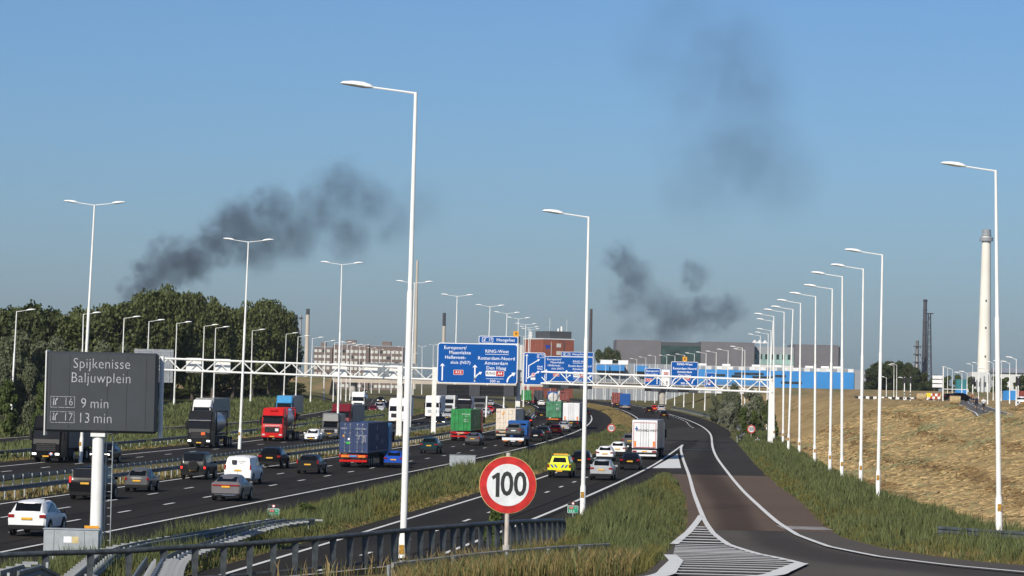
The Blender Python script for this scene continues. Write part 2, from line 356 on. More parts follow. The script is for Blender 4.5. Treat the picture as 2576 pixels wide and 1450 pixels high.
parallel = strip('parallel_road', along(xEL, 100, 1290, -1.2), along(xER2, 100, 1290), M_ASPH1, -.02, across=6)
XS = lambda D: np.interp(D, *SEC_X)
side = strip('side_road', along(XS, 260, 1290, -4.2), along(XS, 260, 1290, 4.2), M_ASPH1, -.02, across=4)
RO_L = G([(1694, 1198), (1708.7, 1216), (1727, 1258), (1732, 1306), (1727, 1329), (1688, 1369), (1668, 1400), (1640, 1429), (1620, 1450)]) + [Vector((-1, 50, 0)), Vector((14.5, 300, 0)), Vector((19, 350, 0)), Vector((23, 392, 0)), Vector((27, 450, 0))]
RO_R = G([(1803, 1069), (1848, 1108.6), (1898, 1166), (1950.7, 1216), (2003, 1253), (2045, 1292.6), (2082, 1329), (2125, 1353), (2204, 1374), (2362, 1399), (2572, 1421)]) + [Vector((19, 80, 0)), Vector((26, 50, 0))]
xOL, xOR = xf(RO_L), xf(RO_R)
def ramp(m, d0, d1, off): return strip('slip_road', along(xOL, d0, d1, step=2), along(xOR, d0, d1, step=2), m, off, step=.8 if d0 < 100 else 1.5, across=26 if d0 < 100 else 12)
slip_near = ramp(M_ASPHG, 44, 158, -.015); slip = ramp(M_ASPHB, 156, 274, -.008); ramp(M_ASPHD, 272, 448, -.012)
# painted lines
line('edge_line', along(xDL, 112, 1290), .22, parent=motorway); line('edge_line', along(xDR, 112, 1290), .22, parent=motorway)
line('edge_line', along(xFL, 130, 1290), .22, parent=oncoming); line('edge_line', along(lambda d: xFD(d) + 3.9 + 3.3 * np.clip((d - 330) / 100, 0, 1), 200, 1290), .22, parent=oncoming)
line('edge_line', along(xEL, 100, 1290), .22, parent=parallel); line('edge_line', E_RIGHT, .24, parent=parallel)
line('edge_line', R_LEFT, .26, parent=slip, off=.035, step=1); line('edge_line', R_RIGHT, .26, parent=slip, off=.045, step=1)
line('edge_line', along(XS, 260, 1290, -3.6), .2, parent=side); line('edge_line', along(XS, 260, 1290, 3.6), .2, parent=side)
def dashes(f, d0, d1, per, ln, width, parent):
    D = d0
    while D < d1:
        slope = float(f(D + 2) - f(D - 2)) / 4; k = 1 / math.sqrt(1 + slope * slope)
        line('lane_dash', [Vector((float(f(D)), D, 0)), Vector((float(f(D + ln * k)), D + ln * k, 0))], width, parent=parent)
        D += per * k
xL2 = xf([Vector((-25.5, 128, 0))] + G([(183, 1310), (308, 1288), (420, 1268.4), (518, 1251), (681, 1221.7), (813, 1199), (921, 1180), (1051, 1157), (1120, 1145.7), (1229, 1125)]) + [Vector((float(xDL(d) + .66 * (xDR(d) - xDL(d))), d, 0)) for d in range(380, 1000, 40)])
xL1 = lambda d: (xL2(d) + xDL(d)) / 2 + .1
dashes(xL2, 127, 700, 12, 3, .2, motorway); dashes(xL1, 130, 700, 12, 3, .2, motorway)
dashes(xFD, 204, 640, 12, 3, .2, oncoming); dashes(lambda d: xFD(d) + 3.5, 400, 640, 12, 3, .2, oncoming)
xED = xf([Vector((-8.8, 112, 0))] + G([(810, 1433), (911, 1396.6), (1003, 1367), (1157, 1315), (1356, 1245.6), (1392, 1232), (1424, 1220), (1478, 1200)]) + [Vector((12.2, 320, 0))] + [Vector((float(xEL(d)) + 3.9, d, 0)) for d in range(380, 1000, 40)])
dashes(xED, 114, 330, 12, 3, .2, parallel); dashes(xED, 350, 540, 9, 3, .3, parallel)
dashes(lambda d: xED(d) + np.interp(d, [500, 560, 700], [5.5, 4.5, 3.6]), 500, 800, 12, 4, .3, parallel)
dashes(XS, 262, 900, 12, 3, .18, side)
# white wedge and hatching between the roads
def patch(name, pts, m, off, parent):
    me = bpy.data.meshes.new(name); q = [ground(x, y) for x, y in pts]; me.from_pydata([(p.x, p.y, float(gz(p.x, p.y)) + off) for p in q], [], [tuple(range(len(q)))]); me.materials.append(m)
    for p in me.polygons:
        if p.normal.z < 0: p.flip()
    return link(name, me, parent)
patch('painted_wedge', [(1641, 1178), (1713.5, 1178), (1704.5, 1142)], M_MARK, .016, slip)
HL = G([(1764, 1298), (1748, 1321), (1722, 1348), (1693, 1371), (1685, 1398), (1701, 1413), (1675, 1448)]); xHL = xf(HL + [Vector((2.4, 58, 0))])
xHR = xf(R_LEFT[5:] + G([(1951, 1450)]) + [Vector((3.6, 58, 0))])
line('hatch_border', HL[:4], .34, off=.04, step=1, parent=slip); line('hatch_border', HL[4:6], .4, off=.04, step=1, parent=slip_near); line('hatch_border', HL[5:] + [Vector((2.4, 58, 0))], .4, off=.04, step=1, parent=slip_near)
line('hatch_border', [R_LEFT[-1]] + G([(1951, 1450)]) + [Vector((3.6, 58, 0))], .42, off=.04, step=1, parent=slip_near)
for y in [1327, 1333, 1339, 1345, 1352, 1359, 1366, 1372, 1376.5, 1380.5, 1384.5, 1388, 1391.5, 1395, 1398.5, 1402.5, 1406.5, 1411, 1416, 1421.5, 1427.5, 1434, 1441, 1449]:
    xm = float(np.interp(y, [1327, 1372, 1400, 1450], [1760, 1770, 1790, 1810])); D = ground(xm, y).y; wd = max(.3, min(1.3, ground(xm, y - .95).y - ground(xm, y + .95).y))
    a, b = float(xHL(D)) + .1, float(xHR(D)) - .1
    if b - a > .3: line('hatch_stripe', [Vector((a, D, 0)), Vector(((a + b) / 2, D, 0)), Vector((b, D - .2, 0))], wd, off=.035, step=.5, parent=slip if D > 156 else slip_near)
# thin dark line and worn band across the slip road
M_PATCHW = mat('worn_band', (.30, .27, .245), .8, var=.2, scale=1)
patch('worn_band', [(1953, 1322), (2072, 1326), (2098, 1334), (1972, 1331)], M_PATCHW, .004, slip_near)
M_DKLINE = mat('dark_cross_line', (.014, .014, .015), .6)
patch('dark_cross_line', [(1640, 1130.3), (1842, 1131), (1842, 1132.2), (1640, 1131.8)], M_DKLINE, .006, slip)
# path for bicycles on the plateau
M_PATH = asphalt('path_asphalt', (.13, .125, .12), (.11, .105, .1))
cyc_l = [Vector((50.2, 342, 0)), Vector((52.5, 360, 0)), Vector((60, 420, 0)), Vector((73, 520, 0)), Vector((90, 640, 0)), Vector((106, 760, 0))]
cycle_path = strip('cycle_path', cyc_l, shift(cyc_l, 4.2), M_PATH, .09, across=3, step=4)
line('path_line', shift(cyc_l, .25), .16, off=.11, parent=cycle_path); line('path_line', shift(cyc_l, 3.95), .16, off=.11, parent=cycle_path)
q = resample(shift(cyc_l, 2.1), 40)
for i in range(0, 38, 2): line('path_dash', [Vector(q[i]), Vector(q[i + 1])], .16, off=.11, parent=cycle_path)

M_PATCHA = asphalt('asphalt_patch', (.052, .047, .040), (.044, .040, .034))
patch('asphalt_patch', [(1668, 1080), (1722, 1074), (1774, 1078), (1783, 1090), (1781, 1104), (1752, 1106), (1742, 1109), (1718, 1108), (1700, 1113), (1682, 1121), (1664, 1112)], M_PATCHA, .0, slip)
M_SEAM = mat('asphalt_seam', (.016, .015, .014), .9, var=.3, scale=.5, spec=.05)
for f, d0, d1, par in ((lambda d: xL2(d) - 1.7, 130, 420, motorway), (lambda d: xL2(d) + 2.0, 125, 500, motorway), (lambda d: xDR(d) + .55, 115, 500, motorway), (lambda d: xED(d) + 1.9, 114, 300, parallel), (lambda d: xER(np.minimum(d, 390)) + .45, 120, 390, parallel), (lambda d: xFD(d) + .35, 180, 500, oncoming)): line('tar_seam', along(f, d0, d1), .06, off=.004, m=M_SEAM, parent=par)

# ============================================================ vehicles
PAINT = {}
def paint(name, col, metal=.0, rough=.36):
    return mat('paint_' + name, col, rough, metal * .5, var=.04, scale=1.5, coat=.04, spec=.12 if max(col) < .02 else .2)
P_WHITE = paint('white', (.78, .78, .77)); P_BLACK = paint('black', (.005, .005, .006), rough=.36); P_DKGREY = paint('dark_grey', (.014, .015, .016), .1)
P_GREY = paint('grey', (.10, .102, .105), .3); P_MIDGREY = paint('mid_grey', (.17, .16, .165), .4); P_SILVER = paint('silver', (.42, .43, .44), .5); P_RED = paint('red', (.48, .012, .012)); P_BLUE = paint('blue', (.012, .07, .40), .2)
P_TEAL = paint('teal', (.006, .035, .042), .3); P_YELLOW = paint('yellow', (.72, .76, .02)); P_TRBLUE = paint('truck_blue', (.02, .09, .30)); P_CYAN = paint('sky_blue', (.05, .26, .50)); P_MAROON = paint('maroon', (.14, .01, .018)); P_GREENC = paint('green', (.01, .20, .045))

STY = {  # y, half width, belt height, half width of roof, roof height
 'suv':   dict(L=4.45, W=1.84, H=1.62, st=[(0, .80, 1.02, .66, 1.02), (.07, .90, 1.06, .70, 1.10), (.42, .915, 1.06, .62, 1.54), (1.0, .92, 1.05, .645, 1.62), (2.2, .92, 1.03, .65, 1.62), (2.75, .92, 1.02, .62, 1.52), (3.35, .91, 1.0, .72, 1.06), (3.9, .90, .95, .74, .99), (4.3, .86, .82, .70, .86), (4.45, .74, .70, .60, .72)]),
 'hatch': dict(L=4.0, W=1.74, H=1.46, st=[(0, .76, .92, .62, .92), (.07, .85, .96, .66, 1.0), (.46, .865, .97, .56, 1.36), (.95, .87, .96, .59, 1.45), (1.9, .87, .93, .60, 1.46), (2.4, .87, .92, .57, 1.36), (3.0, .86, .90, .68, .94), (3.5, .85, .85, .70, .88), (3.88, .80, .72, .64, .75), (4.0, .70, .60, .56, .62)]),
 'small': dict(L=3.57, W=1.63, H=1.49, st=[(0, .70, .86, .58, .86), (.08, .79, .95, .63, .98), (.52, .81, .96, .52, 1.36), (.95, .815, .95, .55, 1.47), (1.7, .815, .92, .56, 1.49), (2.15, .81, .91, .53, 1.38), (2.7, .80, .89, .62, .95), (3.15, .79, .82, .64, .86), (3.45, .75, .68, .60, .72), (3.57, .64, .58, .5, .6)]),
 'sedan': dict(L=4.8, W=1.85, H=1.45, st=[(0, .80, .94, .70, .94), (.10, .89, 1.0, .74, 1.02), (.70, .915, .98, .72, 1.04), (1.45, .92, .96, .58, 1.40), (1.9, .92, .95, .60, 1.45), (2.7, .92, .93, .60, 1.44), (3.55, .91, .91, .72, .95), (4.2, .89, .85, .74, .89), (4.65, .84, .72, .68, .75), (4.8, .72, .60, .6, .62)]),
 'estate':dict(L=4.7, W=1.82, H=1.49, st=[(0, .79, .92, .66, .92), (.07, .89, .98, .70, 1.02), (.45, .905, .98, .60, 1.40), (.85, .91, .96, .62, 1.48), (2.3, .91, .93, .62, 1.49), (2.75, .91, .92, .59, 1.40), (3.45, .90, .91, .70, .95), (4.1, .88, .86, .73, .90), (4.55, .83, .72, .66, .76), (4.7, .71, .60, .58, .62)]),
 'coupe': dict(L=4.55, W=1.85, H=1.55, st=[(0, .81, 1.06, .68, 1.06), (.07, .905, 1.10, .72, 1.13), (.85, .925, 1.06, .60, 1.46), (1.5, .93, 1.04, .62, 1.55), (2.3, .93, 1.02, .62, 1.55), (2.85, .93, 1.01, .60, 1.44), (3.45, .92, .99, .72, 1.03), (4.0, .91, .93, .74, .97), (4.4, .86, .80, .70, .83), (4.55, .74, .68, .6, .7)]),
 'box4':  dict(L=4.6, W=1.93, H=1.96, st=[(0, .93, 1.16, .80, 1.16), (.04, .955, 1.18, .82, 1.22), (.10, .96, 1.18, .80, 1.90), (.4, .965, 1.18, .81, 1.96), (2.3, .965, 1.16, .81, 1.96), (2.75, .965, 1.15, .79, 1.88), (3.05, .96, 1.14, .80, 1.20), (4.1, .95, 1.10, .80, 1.14), (4.5, .93, 1.0, .78, 1.04), (4.6, .90, .9, .75, .92)]),
 'van':   dict(L=4.95, W=1.98, H=1.95, st=[(0, .93, 1.10, .80, 1.10), (.05, .975, 1.16, .86, 1.22), (.20, .985, 1.18, .80, 1.86), (.5, .99, 1.18, .82, 1.95), (3.1, .99, 1.16, .82, 1.95), (3.5, .99, 1.15, .78, 1.85), (4.1, .98, 1.10, .80, 1.22), (4.6, .96, .98, .78, 1.02), (4.88, .90, .80, .72, .82), (4.95, .84, .66, .7, .68)]),
}
def sect(y, w, belt, wr, zr, zb):
    k = .55 * (zb + belt); crown = min(.03, .3 * max(0, zr - belt) + .008)
    h = [(.86 * w, zb), (.97 * w, zb + .09), (w, k), (.992 * w, belt - .07), (.955 * w, belt), (.955 * w * .45 + wr * .55, belt + .5 * (zr - belt)), (wr, zr - .12 * (zr - belt)), (wr * .86, zr - .01), (wr * .4, zr + crown)]
    return [(x, y, z) for x, z in h] + [(-x, y, z) for x, z in reversed(h)]
def wheel_meshes(r, wd=.21):
    k = ('wh', r)
    if k not in TXT:
        t = MB(); t.tube([(-wd / 2, 0, 0), (-wd / 2 + .03, 0, 0), (wd / 2 - .03, 0, 0), (wd / 2, 0, 0)], [r * .92, r, r, r * .92], 16)
        q = MB(); q.tube([(-wd / 2 - .008, 0, 0), (wd / 2 + .008, 0, 0)], r * .66, 12)
        TXT[k] = (t.data('tyre', M_TYRE, 40), q.data('rim', M_RIM))
    return TXT[k]
def wheels(root, xs, ys, r, wd=.21):
    tm, rm = wheel_meshes(r, wd)
    for y in ys:
        for x in xs:
            e = link('wheel', tm, root, (x, y, r)); link('rim', rm, e)
PROTO = {}
def car(name, style, pm, label, cat, x, y, head, group='traffic on the motorway', facing='away', tail=M_TAIL, lights=False, roof=None, plate=M_PLATE, extra=None, pos=None, scale=1.0, rail=False, lamp=None):
    """a car whose rear (or front) bottom centre stands at picture point x, y"""
    s = STY[style]; st = s['st']; L = s['L']; zb = .26 if style not in ('box4', 'suv') else .32
    p = pos if pos is not None else ground(x, y)
    rz = -head if facing == 'away' else math.pi - head
    root = thing(name, label, cat, p, rz, group)
    if facing != 'away': root.location = Vector(p) - Matrix.Rotation(rz, 3, 'Z') @ Vector((0, L, 0))
    if scale != 1: root.scale = (scale,) * 3
    key = (style, pm.name, roof.name if roof else '')
    if key in PROTO:
        bd = PROTO[key]
    else:
        secs = [sect(*q, zb) for q in st]
        b = MB(); b.loft(secs); body = b.data('body', pm, 32)
        def side(i0, i1, sgn, a0=.10, a1=.86, pad0=.08, pad1=.06):
            out = MB(); pts = []
            for i, u in ((i0, pad0), (i1, -pad1)):
                q = st[i]; y_ = q[0] + u; w5, z5 = .955 * q[1], q[2]; wr, zr = q[3], q[4] - .12 * (q[4] - q[2])
                for t in (a0, a1): pts.append((sgn * (w5 + (wr - w5) * t + .014), y_, z5 + (zr - z5) * t))
            return out.add([pts[0], pts[2], pts[3], pts[1]], [(0, 1, 2, 3)])
        def front_back(ia, ib, out_dy):
            a, c = st[ia], st[ib]; m = MB(); P = []
            for q, t, wf in ((a, .10, .80), (c, -.06, .88)):
                o = c if q is a else a
                y_ = q[0] + (o[0] - q[0]) * t if q is a else q[0] + (q[0] - o[0]) * .0
                z_ = (q[4] + (o[4] - q[4]) * (.16 if q is a else .05)); w_ = (q[3] + (o[3] - q[3]) * (.12 if q is a else .04)) * (wf + .06)
                P.append((w_, y_ + out_dy, z_ + .012))
            return m.add([(-P[0][0], P[0][1], P[0][2]), (P[0][0], P[0][1], P[0][2]), (P[1][0], P[1][1], P[1][2]), (-P[1][0], P[1][1], P[1][2])], [(0, 1, 2, 3)])
        # stations: rear glass between 1 and 2, windscreen between 5 and 6
        rg = (2, 3) if style == 'sedan' else (1, 2)
        bd = dict(body=body, rear=front_back(rg[0], rg[1], -.028).data('rear_window', M_GLASS), wind=front_back(6, 5, .028).data('windscreen', M_GLASS), sides=[])
        mid = 3; fi = 5
        for sg in (-1, 1):
            ii = (3, 4, 5) if style == 'sedan' else (2, 4, 5)
            bd['sides'].append(side(ii[0], ii[1], sg, pad0=.18 if style != 'van' else 1.7, pad1=.05).data('side_window', M_GLASS)); bd['sides'].append(side(ii[1], ii[2], sg, pad0=.05, pad1=.02).data('side_window', M_GLASS))
        PROTO[key] = bd
    link('body', bd['body'], root); link('windscreen', bd['wind'], root)
    if style != 'van' or extra != 'panel': link('rear_window', bd['rear'], root)
    for q in bd['sides']: link('side_window', q, root)
    W = s['W'] / 2; belt = st[1][2]; r = .36 if style in ('suv', 'van', 'coupe') else .40 if style == 'box4' else .32
    wy0, wy1 = L * .19, L * .79
    for sg in (-1, 1):
        for wy in (wy0, wy1):
            m = MB(); m.tube([(sg * (W - .05), wy, r + .03), (sg * (W + .008), wy, r + .03)], r * 1.16, 16); m.build('wheel_arch', M_TRIM, root)
    wheels(root, (-(W - .09), W - .09), (wy0, wy1), r)
    # rear details
    lw, lh = (.30, .15) if style in ('suv', 'hatch', 'sedan', 'coupe') else (.13, .34) if style in ('estate', 'van') else (.17, .17)
    lz = belt - .20 if style not in ('box4',) else .78
    if style == 'van': lz = 1.02
    if lamp == 'bar': MB().cbox(-W * .9, W * .9, -.035, .06, lz, lz + .09, .015).build('tail_light', tail, root)
    else:
        for sg in (-1, 1):
            a, b_ = sg * (W * .99 - lw) if lw < .2 else sg * (W * .97 - lw), sg * W * .965
            MB().cbox(min(a, b_), max(a, b_), -.03, .10, lz, lz + lh, .015).build('tail_light', tail, root)
    MB().cbox(-.26, .26, -.045, -.0, lz - .10 if style != 'box4' else .60, lz + .015 if style != 'box4' else .715, .01).build('number_plate', plate, root)
    MB().cbox(-W * .93, W * .93, -.05, .25, zb - .02, zb + .20, .03).build('rear_bumper', M_TRIM, root)
    # front details
    for sg in (-1, 1):
        q = st[-2]; a, b_ = sg * .42, sg * (q[1] * .97)
        MB().cbox(min(a, b_), max(a, b_), L - .22, L - .03 + .02, q[2] - .16, q[2] - .02, .02).build('head_lamp', M_HEADON if lights else M_HEAD, root)
        MB().cbox(min(sg * W * .98, sg * (W + .19)), max(sg * W * .98, sg * (W + .19)), st[5][0] + .08, st[5][0] + .22, st[5][2] - .02, st[5][2] + .15, .03).build('mirror', pm if pm not in (P_WHITE,) else M_TRIM if style == 'suv' else pm, root)
    MB().cbox(-.45, .45, L - .06, L + .02, .42, .60, .02).build('grille', M_TRIM, root)
    MB().cbox(-.26, .26, L, L + .03, .36, .47, .01).build('front_plate', plate, root)
    MB().cbox(-W * .9, W * .9, L - .35, L + .01, zb - .03, zb + .12, .03).build('front_bumper', M_TRIM, root)
    if roof: MB().cbox(-st[4][3] * .86, st[4][3] * .86, st[3][0], st[4][0], st[4][4], st[4][4] + .045, .015).build('roof_panel', roof, root)
    if rail:
        for sg in (-1, 1): MB().tube([(sg * st[4][3] * .93, st[3][0] - .1, st[3][4] + .0), (sg * st[4][3] * .93, st[3][0] + .1, st[3][4] + .05), (sg * st[4][3] * .93, st[4][0], st[4][4] + .05)], .022, 5).build('roof_rail', M_TRIM, root)
    return root
hD = lambda d: math.atan(np.interp(d, [130, 200, 300, 360, 420, 500, 600, 800], [.095, .105, .103, .1, .085, .062, .03, 0]))
hE = lambda d: math.atan(np.interp(d, [130, 180, 300, 400, 500, 650, 900], [.1, .102, .1, .085, .05, .025, .01]))
hF = lambda d: math.atan(np.interp(d, [200, 300, 400, 500, 650, 900], [.1, .1, .08, .055, .02, 0]))
def auto(h, x, y): return h(ground(x, y).y)
def C_(style, pm, label, x, y, h=hD, name='car', cat='car', **k): return car(name, style, pm, label, cat, x, y, auto(h, x, y), **k)

# main carriageway, driving away
k1 = C_('suv', P_WHITE, 'white crossover with black rear bumper and dark rear window', 66, 1349, rail=True)
C_('van', P_BLACK, 'black passenger van with lit tail lights and yellow plate', 212, 1257, name='van', cat='van', tail=M_TAILON)
C_('small', P_GREY, 'small rounded grey hatchback with upright round tail lights', 343, 1237)
g1 = C_('box4', P_DKGREY, 'boxy black off-roader with a spare wheel on its tailgate', 485, 1206, tail=M_TAILON)
v1 = C_('van', P_WHITE, 'white panel van with dark square logo and lettering on its rear doors', 597, 1218, name='van', cat='van', extra='panel')
c6 = C_('coupe', P_MIDGREY, 'grey fastback crossover with a red light bar across its tail', 567, 1260, lamp='bar')
C_('suv', P_BLACK, 'glossy black large crossover with yellow plate high on its tail', 677, 1178, scale=1.06)
C_('estate', P_DKGREY, 'dark grey estate car with tall upright tail lights', 773, 1192)
C_('hatch', P_BLUE, 'bright blue hatchback close behind the navy container truck', 989, 1177, scale=.98, roof=P_BLACK)
C_('suv', P_TEAL, 'dark teal crossover alone in its lane', 1078, 1141)
C_('sedan', P_GREY, 'grey saloon car behind the truck with the red bumper', 1188, 1120, scale=.98)
C_('sedan', P_BLACK, 'black saloon beside the flatbed recovery truck', 1347, 1111, plate=M_PLATEW)
C_('suv', P_DKGREY, 'dark grey crossover between the black saloon and the red car', 1364, 1104)
C_('hatch', P_RED, 'bright red hatchback with a pale mark on its tail', 1396, 1095.5, scale=1.02)
C_('sedan', P_SILVER, 'silver saloon following the white box trailer', 1417, 1086.5)
C_('box4', P_BLACK, 'black upright off-roader beside the far green container', 1362, 1053)
C_('suv', P_BLACK, 'black crossover ahead of the rusty white container', 1323, 1072, tail=M_TAILON)
C_('hatch', P_WHITE, 'white hatchback ahead of the black off-roader', 1362, 1022)
C_('hatch', P_RED, 'red hatchback ahead of the white hatchback near the kerb bend', 1349, 1018)
C_('suv', P_BLACK, 'black crossover on the outside of the bend past the white trailer', 1473, 1050)
# parallel road, driving away
C_('suv', P_BLACK, 'black crossover next to the yellow pickup', 1460, 1181, h=hE, group='traffic on the parallel road')
w1 = C_('hatch', P_WHITE, 'white small crossover with black tailgate and black roof', 1521, 1160, h=hE, roof=P_BLACK, group='traffic on the parallel road')
C_('hatch', P_WHITE, 'plain white hatchback left of the white box trailer', 1553, 1147, h=hE, group='traffic on the parallel road')
C_('suv', P_SILVER, 'silver crossover with a black roof behind the black saloon', 1512, 1208, h=hE, roof=P_BLACK, group='traffic on the parallel road', tail=M_TAIL)
C_('sedan', P_BLACK, 'black saloon just behind the white box trailer', 1584, 1182, h=hE, group='traffic on the parallel road')
C_('suv', P_GREY, 'grey crossover half hidden by the white box trailer', 1583, 1127, h=hE, group='traffic on the parallel road')
C_('hatch', P_BLACK, 'small black hatchback alone beside the dotted line', 1670, 1053, h=hE, group='traffic on the parallel road')
C_('hatch', P_BLACK, 'black hatchback beside a red car before the overpass', 1633, 1040.5, h=hE, group='traffic on the parallel road')
C_('hatch', P_RED, 'small red car among black and silver cars before the overpass', 1647, 1036, h=hE, group='traffic on the parallel road')
C_('suv', P_SILVER, 'silver crossover beside the small red car before the overpass', 1664, 1037.5, h=hE, group='traffic on the parallel road')
# oncoming
ON = dict(facing='us', group='oncoming traffic')
C_('suv', P_BLACK, 'black crossover with lit head lamps behind the pillar of the travel-time board', 250, 1165, h=hF, lights=True, **ON)
C_('hatch', P_WHITE, 'white hatchback beside the grey box van', 782, 1112, h=hF, **ON)
C_('sedan', P_BLACK, 'black saloon passing the gantry leg', 1105, 1071.5, h=hF, lights=True, **ON)
C_('suv', P_SILVER, 'silver crossover ahead of a silver truck', 1124, 1056, h=hF, **ON)
C_('hatch', P_SILVER, 'silver car beside the far side of the green container', 1221, 1046, h=hF, **ON)
C_('hatch', P_RED, 'dark red car behind a silver car past the green container', 1231, 1040, h=hF, **ON)
C_('sedan', P_SILVER, 'silver saloon far along the oncoming lanes', 1233, 1022, h=hF, **ON)
hS = lambda d: math.atan(np.interp(d, [337, 450, 550, 700, 900, 1100], [.11, .075, .03, -.005, -.04, -.07]))
SID = dict(facing='us', group='traffic on the side road')
C_('hatch', P_MAROON, 'dark red car on the side road behind the grey trailer', 937, 1039, h=hS, **SID)
C_('van', P_SILVER, 'pale people carrier beside the dark red car', 953, 1038, h=hS, **SID, name='van')
C_('suv', P_BLACK, 'black crossover beside the pale people carrier', 972, 1033, h=hS, **SID)
C_('sedan', P_BLACK, 'black car with lit head lamps coming round the bend', 957, 1013, h=hS, lights=True, **SID)
C_('suv', P_BLACK, 'black off-roader farther round the bend of the side road', 918, 990, h=hS, lights=True, **SID)

def onback(o, items, y=-.04):
    for s_, size, m, x, z in items: text(s_, size, m, o, x, y, z)
# spare wheel, van logo and other marks on tails
m = MB(); m.tube([(0, -.26, 1.02), (0, -.02, 1.02)], .37, 18); m.build('spare_wheel', M_TYRE, g1, 40)
m = MB(); m.tube([(0, -.28, 1.02), (0, -.262, 1.02)], .26, 16); m.build('spare_wheel_cover', M_TRIM, g1)
MB().box(-.42, -.12, -.045, 0.3, 1.42, 1.70).build('logo', M_SBLACK, v1); text('HAARO', .17, M_SBLACK, v1, .28, .04, 1.63); text('SERVICE', .10, M_SBLACK, v1, .28, .03, 1.48)
MB().box(-.006, .006, -.005, .1, .45, 1.25).build('door_gap', M_TRIM, v1)
MB().tube([(-.18, -.06, .30), (.55, -.06, .34)], .02, 6).build('skid_plate', M_CHROME, c6); MB().cbox(-.7, .7, -.07, .0, .34, .42, .02).build('diffuser', M_CHROME, c6)

# yellow pickup with chequered tailgate
pu = ground(1406, 1202); t = thing('pickup_truck', 'fluorescent yellow pickup with blue striped tailgate and rear canopy', 'pickup', pu, -hE(pu.y), 'traffic on the parallel road')
b = MB(); b.prism([(0, .55), (0, 1.12), (1.75, 1.14), (1.75, 1.16), (3.4, 1.16), (4.9, 1.05), (5.2, .85), (5.25, .5)], -.93, .93); b.build('body', P_YELLOW, t)
b = MB(); b.loft([[(-.78, .25, 1.13), (.78, .25, 1.13), (.62, .45, 1.70), (-.62, .45, 1.70)], [(-.85, 3.7, 1.15), (.85, 3.7, 1.15), (.64, 2.95, 1.82), (-.64, 2.95, 1.82)]]); b.build('cab', P_YELLOW, t)
MB().add([(-.55, .27, 1.24), (.55, .27, 1.24), (.47, .415, 1.62), (-.47, .415, 1.62)], [(0, 1, 2, 3)]).build('rear_window', M_GLASS, t)
for sg in (-1, 1):
    MB().add([(sg * .83, .7, 1.26), (sg * .86, 3.2, 1.27), (sg * .68, 2.8, 1.72), (sg * .66, .8, 1.62)], [(0, 1, 2, 3)]).build('side_window', M_GLASS, t)
    MB().cbox(min(sg * .93, sg * .78), max(sg * .93, sg * .78), -.03, .08, .82, 1.08, .02).build('tail_light', M_TAIL, t)
    for k in range(2): MB().add([(sg * (.12 + k * .3), -.012, .82), (sg * (.26 + k * .3), -.012, .82), (sg * (.42 + k * .3), -.012, 1.06), (sg * (.28 + k * .3), -.012, 1.06)], [(0, 1, 2, 3)]).build('blue_stripe', P_BLUE, t)
MB().cbox(-.93, .93, -.06, .2, .45, .62, .03).build('rear_bumper', M_TRIM, t); MB().box(-.26, .26, -.075, -.06, .50, .61).build('number_plate', M_PLATE, t)
MB().cbox(-.6, .6, 1.3, 1.5, 1.82, 1.92, .03).build('light_bar', M_AMBER, t)
wheels(t, (-.83, .83), (1.05, 4.25), .39, .24)

# ------------------------------------------------------------ trucks
M_CNAVY = mat('container_navy', (.018, .040, .12), .55, var=.12, scale=1.2, bump=.1); M_CGREEN = mat('container_green', (.015, .23, .05), .5, var=.15, scale=1.0); M_CGREEN2 = mat('container_faded_green', (.06, .22, .11), .6, var=.2, scale=1.0)
M_CWHITE = mat('container_rusty_white', (.70, .62, .52), .6, col2=(.42, .25, .13), scale=1.6, mask=(.58, .74), detail=8); M_CRED = mat('container_oxide_red', (.24, .045, .03), .6, var=.2, scale=1.5); M_CBLACK = mat('container_dark', (.03, .032, .04), .5, var=.1)
M_TRL = mat('trailer_white', (.74, .74, .74), .45, var=.04, scale=.7); M_TRG = mat('trailer_grey', (.20, .21, .22), .45, var=.08, scale=.7); M_CHASS = mat('chassis_dark', (.016, .016, .018), .7, var=.1, spec=.2); M_TANK = mat('tank_steel', (.38, .40, .42), .35, .5, var=.1, scale=1.2); M_TANKW = mat('tank_white', (.62, .60, .55), .45, var=.1, scale=1)
M_GREYBOX = mat('box_grey', (.19, .19, .185), .5, var=.06)
def ribbed(x0, x1, y, z0, z1, out, pitch=.29, d=.035):
    """corrugated wall across x at y, ribs toward -y * out"""
    pass
